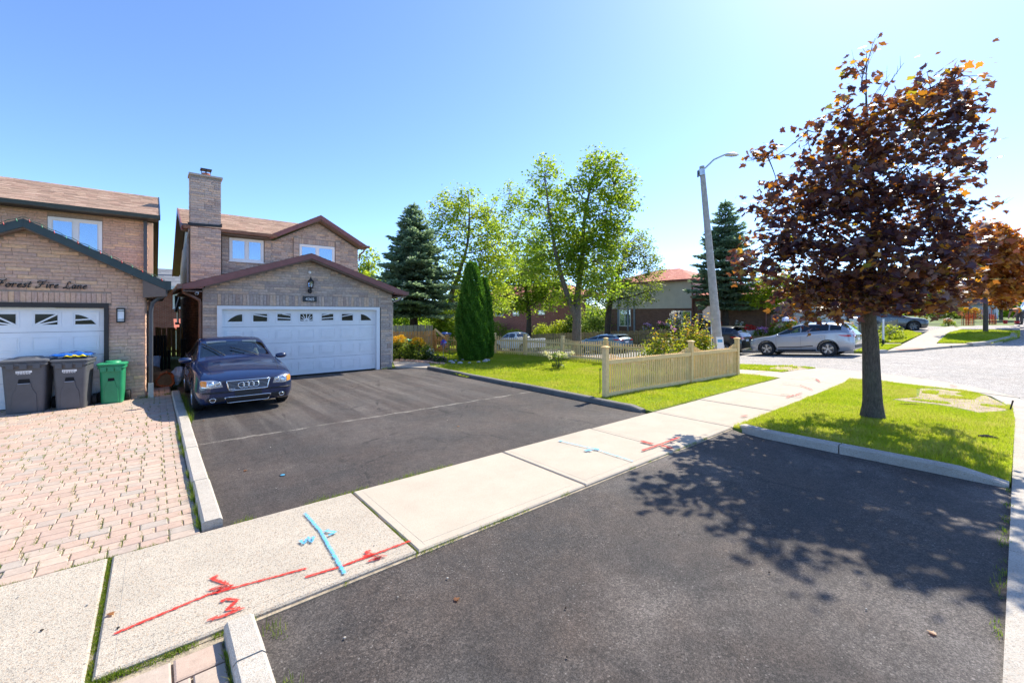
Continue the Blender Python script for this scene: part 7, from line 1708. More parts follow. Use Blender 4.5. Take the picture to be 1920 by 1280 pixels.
MT['weed'] = leafmat('weed_blade', [(0, (.07, .12, .015, 1)), (.6, (.13, .18, .02, 1)), (1, (.25, .22, .06, 1))], [(0, (.2, .36, .01, 1)), (.6, (.35, .5, .02, 1)), (1, (.5, .45, .1, 1))], .4, .5)
def flowermat(name, c, c2): return leafmat(name, [(0, c), (1, c2)], [(0, c), (1, c2)], .35, .6)
QUAD = (np.array([[0, 0, 0], [.32, .45, .07], [0, 1, -.03], [-.32, .45, .07]]), np.array([[0, 1, 2, 3]]))
ml = [(0, -.02), (.20, -.06), (.16, .10), (.50, .10), (.40, .28), (.62, .52), (.36, .50), (.22, .62), (.20, .74), (0, 1.05)]
mlp = ml + [(-x, y) for x, y in ml[-2:0:-1]]
MAPLE = (np.array([[0, .34, .0]] + [[x, y, .10 * abs(x) - .12 * max(0, y - .5)] for x, y in mlp]), np.array([[0, i + 1, (i + 1) % len(mlp) + 1] for i in range(len(mlp))]))
NEED = (np.array([[-.16, 0, 0], [.16, 0, 0], [.20, .55, .03], [0, 1, -.05], [-.20, .55, .03]]), np.array([[0, 1, 2], [0, 2, 3], [0, 3, 4]]))
def leaf_frames(n, up=.75, droop=-.25):
    a = rng.uniform(0, 2 * np.pi, n); d = np.stack([np.cos(a), np.sin(a), rng.normal(droop, .35, n)], 1)
    u = rng.normal(0, .55, (n, 3)); u[:, 2] += up
    return frames(d, u)
def ell(n, shell=.5):
    v = rng.normal(size=(n, 3)); v /= np.linalg.norm(v, axis=1)[:, None]; return v * (rng.uniform(0, 1, n) ** (1 / (3 + 4 * shell)))[:, None]
FWD = np.array([SY, CY, 0.0]); RGT = np.array([CY, -SY, 0.0])
def blob_tree(name, label, base, trunk, blobs, t, shape, lsize, clump_n, per, mat, bark, seed, group=None, cat='tree', depth=.9, minz=-9, dtf=None, forks=(), tonef=None, singles=0, dj=None, clump_r=.34, limbs=True, twigs=1.0, up=.75, lvar=.35, z_off=0, dead=()):
    sed(seed); root = empty(name, base, 0, label, cat, group)
    wood = MB(); T = [(W(px, py, t + dt), r) for (px, py, dt, r) in trunk] if not isinstance(trunk[0][0], Vector) else trunk
    tb = Vector(base); T[0] = (Vector((tb.x, tb.y, tb.z - .12)), T[0][1])
    def smooth(P, k=4):
        out = []; rad = []
        n = len(P)
        for i in range(n - 1):
            for j in range(k):
                u = j / k; p0, p1, p2, p3 = P[max(i - 1, 0)][0], P[i][0], P[i + 1][0], P[min(i + 2, n - 1)][0]
                out.append(.5 * ((2 * p1) + (p2 - p0) * u + (2 * p0 - 5 * p1 + 4 * p2 - p3) * u * u + (3 * p1 - p0 - 3 * p2 + p3) * u ** 3)); rad.append(P[i][1] * (1 - u) + P[i + 1][1] * u)
        out.append(P[-1][0]); rad.append(P[-1][1]); return out, rad
    tp_, tr = smooth(T); wood.tube(tp_, tr, 12); nodes = list(zip(tp_, tr)); z0 = tb.z
    for fk in forks: a_, b_r = smooth([(W(px, py, t + dt), r) for (px, py, dt, r) in fk]); wood.tube(a_, b_r, 10); nodes += list(zip(a_, b_r))
    pos = []; ton = []; dirs = []
    small = MB()
    for bi, bb_ in enumerate(blobs):
        px, py, rx, ry = bb_[:4]; dens = bb_[4] if len(bb_) > 4 else 1.0; dt = bb_[5] if len(bb_) > 5 else dtf(px, py) if dtf else random.uniform(-.4, .4) * (dj if dj is not None else depth)
        c = W(px, py, t + dt); sc = (t + dt) / FPX; Rx, Rz = rx * sc, ry * sc; Rd = min(max((Rx + Rz) / 2 * 1.1, .3), depth * 2)
        # limb from the best node below
        cand = [(nd, r_) for nd, r_ in nodes if nd.z < c.z - .15 * (c - nd).length and r_ > .008 and nd.z > z0 + minz] or [q for q in nodes if q[0].z > z0 + minz][:3] or nodes[:4]
        nd, r_ = min(cand, key=lambda q: (q[0] - c).length + .5 * abs((c.z - q[0].z) - .6 * (c - q[0]).length))
        if limbs and (c - nd).length > .15:
            mid = nd.lerp(c, .5) + Vector((random.uniform(-.1, .1), random.uniform(-.1, .1), -.06)) * (c - nd).length
            P, rr = smooth([(nd, min(r_ * .62, .012 + .028 * (c - nd).length)), (mid, min(r_ * .45, .010 + .015 * (c - nd).length)), (c, .008 + .0006 * t)], 5); wood.tube(P, rr, 7); nodes += list(zip(P[2:], rr[2:]))
        ln = [q for q in nodes if (q[0] - c).length < max(Rx, Rz) * 1.2] or [(c, .01)]
        nc = max(3, int(clump_n * dens * (rx * ry) / 2500.0)); e = ell(nc, .55)
        cp = np.array(c)[None] + e[:, :1] * Rx * RGT + e[:, 1:2] * Rd * FWD + e[:, 2:] * np.array([[0, 0, Rz]])
        for q in cp:
            qv = Vector(q)
            if twigs and random.random() < twigs:
                a, ar = min(ln, key=lambda n_: (n_[0] - qv).length); m_ = a.lerp(qv, .55) + Vector((0, 0, -.05 * (a - qv).length)); small.tube([a, m_, qv], [min(ar, .006 + .0004 * t), .004 + .0003 * t, .002 + .0002 * t], 4, cap=False)
            k = max(1, int(per * random.uniform(.6, 1.4))); cr = clump_r * random.uniform(.7, 1.25)
            o = rng.normal(size=(k, 3)) * cr * np.array([.5, .5, .36]); pos.append(q + o); h = random.random(); ton.append(np.clip(h * .45 + rng.uniform(0, .55, k), 0, 1))
    pos = np.concatenate(pos); ton = np.concatenate(ton); n = len(pos); pos[:, 2] = np.maximum(pos[:, 2], z0 + .1)
    if tonef: ton = tonef(pos, ton)
    for (p1, p2, r1) in dead:       # bare twigs sticking out
        a, b = W(*p1), W(*p2); P = [a, a.lerp(b, .5) + Vector((.03, .02, .04)), b]; small.tube(P, [r1, r1 * .7, r1 * .3], 5)
        for u in (.3, .5, .7, .85):
            s_ = a.lerp(b, u); small.tube([s_, s_ + (b - a).normalized() * .12 + Vector((random.uniform(-.15, .15), random.uniform(-.1, .1), random.uniform(0, .15)))], [r1 * .5, r1 * .2], 4)
    M = leaf_frames(n, up); sc_ = lsize * rng.uniform(1 - lvar, 1 + lvar, n)
    wood.build('trunk', bark, root, smooth=60)
    if small.v:
        tw = small.build('twigs', bark if t > 12 else MT['twig'], root, smooth=60); tw['kind'] = 'stuff'
    tt = pos @ FWD; keep = np.ones(n, bool)
    off = np.array(root.location)
    if singles:
        pxl = 960 + FPX * (pos @ RGT) / tt; score = sc_ / tt * np.abs(M[:, :, 2] @ -FWD).clip(.25); score[(pxl < 0) | (pxl > 1920)] = 0
        order = np.argsort(-score * (1 + .0 * score))
        near = order[tt[order] < np.quantile(tt, .55)][:singles]; keep[near] = False
    V, F = instance(*shape, pos[keep] - off, M[keep], sc_[keep]); k = len(shape[1])
    crown = link('crown', mesh_np('crown', V, F, mat, np.repeat(ton[keep], k)), root); crown['kind'] = 'stuff'
    if singles:
        lm = []
        for q in range(24):
            mb = MB(); mb.add([tuple(v) for v in shape[0]], [tuple(f) for f in shape[1]], 0, q / 23); lm.append(mb.mesh('leaf', mat, recalc=False))
        for i in near:
            o = link('leaf', lm[int(ton[i] * 23)], crown); o.matrix_local = Matrix.Translation(Vector(pos[i] - off)) @ Matrix([list(r) for r in M[i]]).to_4x4() @ Matrix.Scale(float(sc_[i]), 4)
    return root
# --- the purple maple in the boulevard
mb0 = G(1636, 786); tm = mb0.x * SY + mb0.y * CY
blobs = [(1622, 125, 22, 48, .7), (1585, 205, 34, 40, .7), (1640, 205, 35, 34, .6), (1745, 165, 56, 32, .9), (1800, 142, 34, 18, .8), (1700, 195, 26, 22, .6), (1720, 225, 85, 55, 1.1), (1620, 265, 75, 50, 1.1), (1560, 290, 55, 40, 1.0), (1770, 250, 45, 46, .8), (1700, 315, 95, 60, 1.15), (1600, 345, 95, 60, 1.2), (1765, 335, 48, 48, .7), (1510, 375, 75, 48, 1.15),
         (1455, 372, 42, 45, 1.0), (1440, 295, 36, 20, .45), (1414, 297, 12, 12, .5), (1515, 245, 20, 14, .5), (1660, 400, 105, 60, 1.2), (1745, 410, 70, 52, 1.0), (1560, 430, 110, 60, 1.2), (1465, 440, 60, 45, 1.2), (1806, 385, 30, 26, .6), (1822, 270, 14, 10, .5), (1808, 445, 34, 30, .7), (1765, 480, 72, 46, 1.1), (1660, 490, 120, 55, 1.5), (1540, 500, 105, 50, 1.4), (1430, 490, 50, 38, 1.0), (1402, 500, 26, 16, .9),
         (1700, 548, 110, 40, 1.9, -.6), (1700, 545, 100, 36, 1.5, .5), (1590, 552, 100, 38, 1.8, -.3), (1590, 545, 90, 36, 1.4, .8), (1510, 560, 55, 42, 1.5), (1770, 528, 58, 32, 1.5, -.4), (1815, 515, 28, 22, .7), (1500, 595, 26, 22, .8), (1555, 590, 40, 16, .8), (1745, 568, 45, 12, .7), (1690, 572, 40, 10, .7), (1840, 455, 16, 12, .4)]
def mtone(p, t):
    zz = p[:, 2]; return np.clip(t * .62 + .18 * sm(zz, 3.6, 6.6) + np.where(rng.uniform(0, 1, len(t)) < .20, .36, 0) + np.where(zz < 2.9, .10, 0), 0, 1)
maple = blob_tree('maple_tree', 'dark purple maple tree on the grass in front, orange leaves in its crown', mb0, [(1636, 786, 0, .245), (1636, 775, 0, .185), (1636, 752, 0, .152), (1634, 700, 0, .138), (1632, 640, 0, .125), (1628, 585, 0, .115), (1630, 520, 0, .09), (1640, 440, 0, .07), (1636, 350, 0, .05), (1628, 260, 0, .034), (1624, 180, 0, .014), (1625, 95, 0, .004)],
                  blobs, tm, MAPLE, .108, 20, 13, MT['leaf_maple'], MT['bark'], 11, depth=1.0, dj=1.7, tonef=mtone, minz=2.25, dtf=lambda px, py: -.2 - .85 * (px - 1450) / 400 + random.uniform(-.6, .6) * float(sm(py, 130, 420)), singles=300, clump_r=.21, twigs=.5, up=.8,
                  dead=(((1624, 140, tm), (1640, 72, tm), .007), ((1622, 160, tm), (1598, 110, tm), .006), ((1628, 200, tm), (1668, 140, tm), .007), ((1650, 190, tm), (1695, 118, tm), .010), ((1480, 290, tm), (1398, 303, tm), .010), ((1860, 385, tm), (1890, 380, tm), .006), ((1520, 290, tm), (1512, 236, tm), .008)))
# --- second maple across the junction and others of its kind further on
def small_maple(px, py, topy, label, seed, half):
    b = GT(px, py); t = b.x * SY + b.y * CY; h = py - topy
    bl = [(px + dx * half, topy + dy * h * .62, half * r_, h * .62 * r2, 1.2) for dx, dy, r_, r2 in ((0, .2, .5, .22), (-.45, .42, .45, .22), (.45, .4, .45, .22), (-.1, .55, .6, .25), (-.6, .72, .4, .2), (.6, .7, .4, .2), (.05, .85, .7, .18), (-.35, .95, .4, .12), (.4, .95, .4, .12))]
    return blob_tree('maple_tree', label, b, [(px, py, 0, .14), (px, py - h * .2, 0, .12), (px, py - h * .38, 0, .10), (px, topy + h * .3, 0, .05), (px, topy + h * .08, 0, .02)], bl, t, MAPLE, .25, 150 * (t / 28), 16, MT['leaf_bronze'], MT['bark'], seed, depth=1.6, dj=1.5, clump_r=.34, twigs=.3, tonef=lambda p, t_: np.clip(t_ * .75 + .22, 0, 1))
MT['leaf_bronze'] = leafmat('bronze_maple_leaf', [(0, (.10, .05, .035, 1)), (.5, (.22, .09, .04, 1)), (1, (.36, .17, .04, 1))], [(0, (.3, .08, .02, 1)), (.5, (.75, .24, .03, 1)), (1, (.95, .50, .05, 1))], .46, .35, .6)
small_maple(1848, 623.5, 420, 'smaller red brown maple across the junction, its shade on the far grass', 12, 75)
small_maple(1925, 612, 455, 'red maple cut by the right edge of the photo beyond the smaller maple', 13, 48)
small_maple(1877, 598, 535, 'distant maple stem and crown behind the safety mesh at the far right', 14, 26)
# --- tall green trees around the lawn and over the road
p = Vector((17.0, 14.9, Z(17, 14.9))); t1 = p.x * SY + p.y * CY
blob_tree('ash_tree', 'tall green tree with a forked trunk behind the side picket fence', p, [(1081, 690, 0, .30), (1081, 640, 0, .25), (1082, 590, 0, .22), (1084, 545, .2, .16), (1092, 480, .3, .12), (1096, 410, .3, .085), (1110, 340, .2, .05), (1128, 285, 0, .02)],
          [(1128, 305, 42, 28, .9), (1150, 345, 48, 32, 1), (1085, 360, 40, 30, .9), (1165, 385, 34, 24, 1), (1022, 330, 28, 34, .8), (1028, 385, 46, 30, .9), (955, 362, 30, 20, .8), (985, 395, 40, 26, .8), (1095, 420, 70, 42, 1.15), (1050, 455, 60, 40, 1.1), (1150, 440, 40, 30, .9), (950, 425, 34, 26, .7), (990, 450, 45, 30, .9), (1110, 490, 55, 38, 1.1), (1040, 505, 60, 34, 1), (985, 505, 40, 30, .7), (1128, 540, 40, 26, .8), (1060, 550, 30, 22, .7)],
          t1, QUAD, .17, 105, 24, MT['leaf_green'], MT['bark_pale'], 21, depth=1.5, dj=1.4, dtf=lambda px, py: random.uniform(-.5, .5) + 5.0 * float(sm(-px, -1060, -960)), clump_r=.42, twigs=.5, forks=[[(1081, 600, 0, .17), (1066, 560, -.1, .15), (1048, 500, -.2, .11), (1034, 430, -.2, .07), (1022, 335, 0, .02)]])
p = Vector((30.0, 22.9, Z(30, 22.9))); t2 = p.x * SY + p.y * CY
blob_tree('locust_tree', 'thin pale leaved tree over the road, in front of the beige house', p, [(1142, 636, 0, .32), (1140, 600, 0, .26), (1146, 560, 0, .18), (1158, 520, .5, .12), (1175, 470, .5, .06)],
          [(1178, 455, 45, 26, .8), (1205, 480, 36, 24, .8), (1150, 485, 45, 30, .9), (1130, 525, 45, 28, .9), (1190, 520, 46, 26, .8), (1215, 545, 28, 18, .6), (1160, 555, 60, 20, .8), (1105, 550, 30, 22, .8), (1225, 500, 22, 20, .5), (1110, 500, 30, 24, .7)],
          t2, QUAD, .18, 190, 24, MT['leaf_pale'], MT['bark_dark'], 22, depth=2.6, dj=3, clump_r=.55, twigs=.5)
p = Vector((30.2, 33.5, Z(30.2, 33.5))); t3 = p.x * SY + p.y * CY
blob_tree('street_tree', 'dense mid green tree behind the white pickup', p, [(992, 646, 0, .36), (992, 610, 0, .28), (990, 575, 0, .2), (985, 530, 0, .12), (990, 480, 0, .05)],
          [(985, 480, 45, 28, .9), (950, 510, 45, 30, 1), (1015, 515, 45, 30, 1), (975, 545, 50, 28, 1.1), (930, 545, 30, 24, .8), (1035, 548, 36, 22, .9), (1000, 575, 40, 16, .7), (950, 572, 32, 14, .7)],
          t3, QUAD, .25, 210, 26, MT['leaf_green'], MT['bark_dark'], 23, depth=3, dj=3, clump_r=.65, twigs=.4)
p = Vector((12.6, 30, 0)); p = W(862, 640, 33); p.z = Z(p.x, p.y); t4 = p.x * SY + p.y * CY
blob_tree('poplar_tree', 'tall bright green tree rising behind the cedar, left of the forked tree', p, [(866, 655, 0, .30), (862, 600, 0, .25), (846, 560, 0, .2), (858, 520, 0, .15), (876, 460, 0, .10), (880, 400, 0, .06), (878, 360, 0, .02)],
          [(862, 372, 40, 22, .9), (835, 400, 34, 24, .9), (885, 405, 40, 28, .9), (840, 440, 36, 24, .8), (900, 440, 40, 30, .9), (920, 395, 22, 30, .7), (935, 455, 28, 40, .8), (875, 480, 50, 30, .9), (930, 500, 40, 30, .9), (845, 510, 30, 36, .9), (905, 530, 50, 28, .9), (850, 560, 34, 30, .9), (930, 560, 40, 30, .8), (838, 600, 26, 26, 1)],
          t4, QUAD, .21, 120, 24, MT['leaf_green'], MT['bark_pale'], 24, depth=2.6, dj=3, clump_r=.55, twigs=.5, tonef=lambda q, t_: np.clip(t_ + .2, 0, 1))
p = W(690, 640, 40); p.z = 0
blob_tree('poplar_tree', 'small bright tree showing between the grey house gable and the spruce', p, [(692, 640, 0, .2), (692, 560, 0, .15), (690, 490, 0, .05)], [(688, 482, 16, 16, .8), (684, 510, 18, 18, .9), (700, 495, 16, 18, .8), (695, 530, 24, 24, 1), (680, 550, 20, 24, 1), (715, 560, 30, 40, 1)], 40, QUAD, .25, 200, 20, MT['leaf_green'], MT['bark_pale'], 25, depth=2, dj=2, clump_r=.5, twigs=.3, tonef=lambda q, t_: np.clip(t_ + .25, 0, 1))
p = Vector((33.0, 11.7, Z(33, 11.7))); t5 = p.x * SY + p.y * CY
blob_tree('lime_tree', 'small lime green tree glowing left of the purple maple crown', p, [(1462, 640, 0, .10), (1464, 600, 0, .08), (1450, 560, 0, .06), (1432, 530, 0, .03)], [(1420, 545, 28, 16, 1), (1445, 530, 30, 18, 1), (1465, 550, 26, 20, 1), (1408, 560, 16, 10, .8), (1440, 565, 26, 12, .9), (1470, 520, 22, 22, .9), (1488, 548, 16, 18, .8), (1490, 450, 12, 10, .8)], t5, QUAD, .16, 260, 20, MT['leaf_lime'], MT['bark'], 26, depth=1.5, dj=1.6, clump_r=.3, twigs=.4)
# --- spruces
def spruce(name, label, base, h, r, z_skirt, seed, n_wh=26, mat=None, full=1.0, tl=.30, trunk_r=.2, irregular=.2):
    sed(seed); root = empty(name, base, 0, label, 'tree'); b = np.array(base, float); mb = MB()
    mb.tube([Vector(base) - Vector((0, 0, .15))] + [Vector((base[0], base[1], base[2] + h * u)) for u in (.05, .3, .6, .85, 1.0)], [trunk_r * 1.25, trunk_r, trunk_r * .75, trunk_r * .45, trunk_r * .2, .012], 10); mb.build('trunk', MT['bark_dark'], root, smooth=60)
    P = []; D = []; S = []; wood = MB()
    for i in range(n_wh):
        u = (i + rng.uniform(0, .6)) / n_wh; z = z_skirt + (h - z_skirt) * u ** .92; Lr = r * (1 - u) ** .85 * (1 if u > .06 else .75) + .12
        nb = int(6 + 3 * (1 - u))
        for j in range(nb):
            a = 2 * math.pi * (j + rng.uniform(-.3, .3)) / nb + i * 1.1; L_ = Lr * rng.uniform(1 - irregular * 2, 1 + irregular); o = np.array([math.cos(a), math.sin(a), 0]); s_ = np.array([-math.sin(a), math.cos(a), 0])
            dr = -.30 * (1 - u) + .10 * u * 2; k = max(4, int(L_ / .14))
            pts = []
            for m in range(k + 1):
                v = m / k; pts.append(b + np.array([0, 0, z]) + o * L_ * v + np.array([0, 0, 1]) * (L_ * (dr * v + .16 * v * v)))
            if L_ > .5: wood.tube([Vector(q) for q in pts[::max(1, k // 4)]], [.035 * (1 - .8 * q / 5) * (1 - u * .6) for q in range(len(pts[::max(1, k // 4)]))], 5, cap=False)
            for m in range(1, k + 1):
                v = m / k; q = pts[m]; w_ = L_ * .34 * (1 - abs(v - .45) * 1.3) + .05; nt = max(3, int((5 + 9 * w_ / .5) * full))
                sd = rng.uniform(-1, 1, nt); off = s_[None] * (sd * w_)[:, None] + o[None] * rng.uniform(-.08, .12, nt)[:, None] + np.array([0, 0, 1])[None] * (rng.uniform(-.12, .03, nt) - .10 * np.abs(sd) * w_)[:, None]
                P.append(q + off); d = o[None] * (1.0 - .35 * np.abs(sd))[:, None] + s_[None] * (sd * .9)[:, None] + rng.normal(0, .25, (nt, 3)) + np.array([0, 0, .12]); D.append(d); S.append(np.full(nt, tl * (.6 + .4 * min(1, L_))))
    # leader
    for z in np.linspace(h * .9, h, 30): P.append(b + np.array([[0, 0, z]])); a = rng.uniform(0, 6.28); D.append(np.array([[.5 * math.cos(a), .5 * math.sin(a), 1]])); S.append(np.array([tl * .7]))
    P = np.concatenate(P); D = np.concatenate(D); S = np.concatenate(S) * rng.uniform(.7, 1.25, len(P)); U = rng.normal(0, .5, P.shape) + np.array([0, 0, 1])
    V, F = instance(*NEED, P - b, frames(D, U), S); c = link('crown', mesh_np('crown', V, F, mat or MT['needle'], np.repeat(rng.uniform(0, 1, len(P)), 3)), root); c['kind'] = 'stuff'
    w_ = wood.build('limbs', MT['bark_dark'], root); w_['kind'] = 'stuff'
    return root
p = W(776, 641, 29.5); p.z = 0
spruce('spruce_tree', 'blue green spruce beside the grey house, bare lower trunk before the orange fence', p, W(755, 384, 29.5).z, 3.25, 2.0, 31, 27, full=1.2, trunk_r=.30)
p = Vector((33.5, 14.5, Z(33.5, 14.5))); tS = p.x * SY + p.y * CY
spruce('spruce_tree', 'dark spruce behind the leaning lamp post in front of the brown brick wing', p, W(1352, 376, tS).z - p.z, 2.75, W(1360, 572, tS).z - p.z, 32, 24, full=1.2, trunk_r=.26, irregular=.18)
# --- clipped cedars
def cedar(label, px, py, topy, half, seed, n):
    sed(seed); b = G(px, py); t = b.x * SY + b.y * CY; h = (py - topy) * t / FPX; rad = half * t / FPX; root = empty('cedar_tree', b, 0, label, 'tree', None)
    mb = MB(); mb.tube([(b.x, b.y, -.1), (b.x, b.y, h * .5), (b.x, b.y, h * .92)], [.09, .06, .01], 8); mb.build('trunk', MT['bark'], root)
    u = 1 - np.sqrt(1 - rng.uniform(0, 1, n) * .985); z = u * h; a = rng.uniform(0, 2 * np.pi, n)
    pr = np.interp(u, [0, .05, .18, .35, .55, .75, .9, 1], [.72, .88, 1.0, .98, .82, .52, .24, .03])
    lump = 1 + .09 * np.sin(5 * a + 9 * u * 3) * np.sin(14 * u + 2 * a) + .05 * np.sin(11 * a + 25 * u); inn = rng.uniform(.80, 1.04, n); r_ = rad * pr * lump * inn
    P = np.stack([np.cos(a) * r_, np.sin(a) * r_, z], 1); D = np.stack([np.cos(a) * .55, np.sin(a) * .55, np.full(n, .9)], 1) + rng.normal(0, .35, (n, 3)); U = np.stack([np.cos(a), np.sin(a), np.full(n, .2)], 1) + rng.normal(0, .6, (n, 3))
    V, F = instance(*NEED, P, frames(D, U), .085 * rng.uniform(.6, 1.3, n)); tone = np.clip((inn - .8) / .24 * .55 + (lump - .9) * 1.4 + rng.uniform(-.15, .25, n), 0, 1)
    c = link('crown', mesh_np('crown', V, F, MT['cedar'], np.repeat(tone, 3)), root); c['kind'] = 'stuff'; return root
cedar('tall pointed cedar tree on the lawn edge by the side fence', 885, 676, 468, 28, 33, 44000)
cedar('slimmer cedar tree pressed against the right side of the tall pointed one', 908, 673, 500, 17, 34, 20000)
# stones round the cedar foot
sed(40); cs = G(893, 681)
for i in range(12):
    mb = MB(); a = R(-170 + 340 / 12 * i); c = (cs.x - .1 + .85 * math.cos(a), cs.y + .35 + .55 * math.sin(a), .07); mb.ball(c, random.uniform(.06, .11), 7, 5, sc=(1.2, 1, .6)); tag(mb.build('stone', simple('garden_stone', (.4, .39, .37, 1), .9, .25, 9), loc=Vector(c)), 'pale round stone in the ring at the foot of the cedars', 'stone', 'stones ringing the cedars')
# --- shrubs and flowers
def shrub(name, label, base, w, h, n, mat, seed, lsize=.09, flowers=None, cat='shrub', group=None, lift=.0, spike=0, stems=6):
    """flowers: list of (material, count, size, zone low, zone high, part name)"""
    sed(seed); b = np.array(base, float); root = empty(name, base, 0, label, cat, group); mb = MB()
    for i in range(stems):
        a = random.uniform(0, 6.28); q = random.uniform(.2, .8); mb.tube([(b[0], b[1], b[2] - .03), (b[0] + w * .3 * q * math.cos(a), b[1] + w * .3 * q * math.sin(a), b[2] + h * .45), (b[0] + w * .75 * q * math.cos(a), b[1] + w * .75 * q * math.sin(a), b[2] + h * .9)], [.014, .010, .004], 5)
    mb.build('stems', MT['twig'], root)
    ncl = max(6, n // 14); e = ell(ncl, .8); e[:, 2] = np.abs(e[:, 2]) if not spike else np.abs(e[:, 2])
    cp = np.stack([e[:, 0] * w * .85, e[:, 1] * w * .85, lift + e[:, 2] * (h - lift) * .9], 1); P = (cp[:, None] + rng.normal(0, .09 * (w + h) / 2, (ncl, 14, 3))).reshape(-1, 3); P[:, 2] = np.clip(P[:, 2], .02, None)
    if spike:
        for i in range(spike):
            a = random.uniform(0, 6.28); q = random.uniform(0, .8) * w; zz = np.linspace(h * .3, h * random.uniform(.95, 1.35), 26); P = np.concatenate([P, np.stack([q * np.cos(a) + rng.normal(0, .05, 26) + .2 * (zz - h * .3) * math.cos(a) * .4, q * np.sin(a) + rng.normal(0, .05, 26), zz], 1)])
    m = len(P); V, F = instance(*QUAD, P, leaf_frames(m, .6), lsize * rng.uniform(.6, 1.3, m)); f = link('foliage', mesh_np('foliage', V, F, mat, np.clip(rng.uniform(0, .7, m) + .3 * sm(P[:, 2], h * .4, h), 0, 1)), root); f['kind'] = 'stuff'
    for (fm, cnt, sz, zl, zh, pn) in (flowers or ()):
        e = ell(cnt, 1.0); e[:, 2] = zl + (zh - zl) * rng.uniform(0, 1, cnt) ** .7; Q = np.stack([e[:, 0] * w, e[:, 1] * w, e[:, 2] * h], 1)
        rr = np.sqrt(np.clip(1 - (e[:, 2] / 1.1) ** 2, .05, 1)); Q[:, :2] *= (rr / (np.linalg.norm(e[:, :2], axis=1) + .05) * rng.uniform(.6, 1, cnt))[:, None] * .75
        k = 9; PP = (Q[:, None] + rng.normal(0, sz * .33, (cnt, k, 3))).reshape(-1, 3); V, F = instance(*QUAD, PP, leaf_frames(cnt * k, .5, .2), sz * .8 * rng.uniform(.7, 1.2, cnt * k)); fo = link(pn, mesh_np(pn, V, F, fm, rng.uniform(0, 1, cnt * k)), root); fo['kind'] = 'stuff'
    return root
MT['f_yellow'] = flowermat('yellow_petal', (.80, .42, .01, 1), (.85, .60, .03, 1)); MT['f_white'] = flowermat('white_petal', (.75, .75, .70, 1), (.82, .80, .72, 1)); MT['f_cream'] = flowermat('cream_petal', (.80, .74, .30, 1), (.85, .80, .48, 1))
MT['f_pink'] = flowermat('pink_petal', (.60, .18, .45, 1), (.75, .35, .60, 1)); MT['f_red'] = flowermat('red_petal', (.55, .02, .02, 1), (.70, .05, .03, 1)); MT['f_orange'] = flowermat('orange_petal', (.75, .20, .01, 1), (.85, .35, .02, 1)); MT['f_mauve'] = flowermat('mauve_petal', (.50, .30, .62, 1), (.65, .45, .72, 1))
ss = simple
p = G(785, 676); q_ = [(760, 678, .75, .95, 'tall clump of yellow orange flowers in the bed by the house wall', 51), (795, 677, .65, .85, 'broad clump of yellow orange flowers in front of the spruce trunk', 52)]
for px, py, w_, h_, lb_, sd_ in q_:
    p = G(px, py); p = Vector((p.x + .1, p.y + .75, .05)); shrub('flower_clump', lb_, p, w_, h_, 1500, MT['leaf_pale'], sd_, .11, [(MT['f_yellow'], 90, .075, .62, 1.05, 'blossoms')], 'flowers', 'yellow flower clumps in the bed')
p = G(742, 676); shrub('rose_bush', 'rose bush with red blooms against the corner of the grey garage', (p.x + .1, p.y + .3, .05), .30, 1.0, 500, MT['leaf_dark'], 53, .08, [(MT['f_red'], 7, .08, .5, 1.0, 'blossoms')])
p = G(812, 677); shrub('flower_plant', 'low plant with small white flowers at the end of the bed', (p.x, p.y + .2, .05), .40, .45, 420, MT['leaf_dark'], 54, .08, [(MT['f_white'], 14, .05, .5, 1.0, 'blossoms')], 'flowers')
p = G(826, 682); shrub('flower_plant', 'dark leafy low plant at the point of the brick edging', (p.x, p.y + .1, .05), .30, .32, 320, MT['leaf_dark'], 55, .08)
p = G(842, 680); r_ = empty('sunflower_plant', (p.x, p.y, .04), label='tall single stalk plant with broad drooping leaves beside the pinwheel', cat='plant'); sed(56)
mb = MB(); mb.tube([(p.x, p.y, 0), (p.x + .03, p.y, .5), (p.x - .02, p.y, .95), (p.x + .10, p.y, 1.05)], [.014, .012, .009, .006], 6); mb.build('stem', ss('green_stem', (.10, .2, .03, 1)), r_)
for i in range(9):
    mb = MB(); z_ = .2 + .1 * i; a = i * 2.4; d = np.array([[math.cos(a), math.sin(a), -.25]]); V, F = instance(*MAPLE, np.array([[p.x + .02, p.y, z_]]), frames(d, np.array([[0, 0, 1.]])), [.26]); mb.add([tuple(v) for v in V], [tuple(f) for f in F], 0, random.random()); mb.build('leaf', MT['leaf_pale'], r_, recalc=False)
# hydrangea on the lawn
p = G(1047, 693); hy = empty('hydrangea', (p.x, p.y, .04), label='little hydrangea with cream flower heads alone on the lawn', cat='shrub'); sed(57)
mb = MB()
heads = []
for i in range(8):
    a = 2 * math.pi * i / 8; q = .14 + .34 * random.random(); c = Vector((p.x + q * math.cos(a), p.y + q * math.sin(a), .48 + .16 * random.random())); heads.append(c); mb.tube([(p.x, p.y, 0), (p.x + .3 * (c.x - p.x), p.y + .3 * (c.y - p.y), .35), c], [.010, .008, .005], 5)
mb.build('stems', MT['twig'], hy)
for c in heads:
    k = 40; Q = np.array(c) + ell(k, .9) * .085; V, F = instance(*QUAD, Q - np.array(hy.location), leaf_frames(k, .5, .1), np.full(k, .06)); link('flower_head', mesh_np('flower_head', V, F, MT['f_cream'], rng.uniform(0, 1, k)), hy)
Q = np.concatenate([ell(150, .7) * np.array([.30, .30, .12]) + np.array([0, 0, .48]), np.abs(ell(110, .7)) * np.array([.22, .22, .22]) * rng.choice([-1, 1], (110, 3)) * np.array([1, 1, 0]) + np.array([0, 0, 1]) * rng.uniform(0, .22, (110, 1))]); k = len(Q)
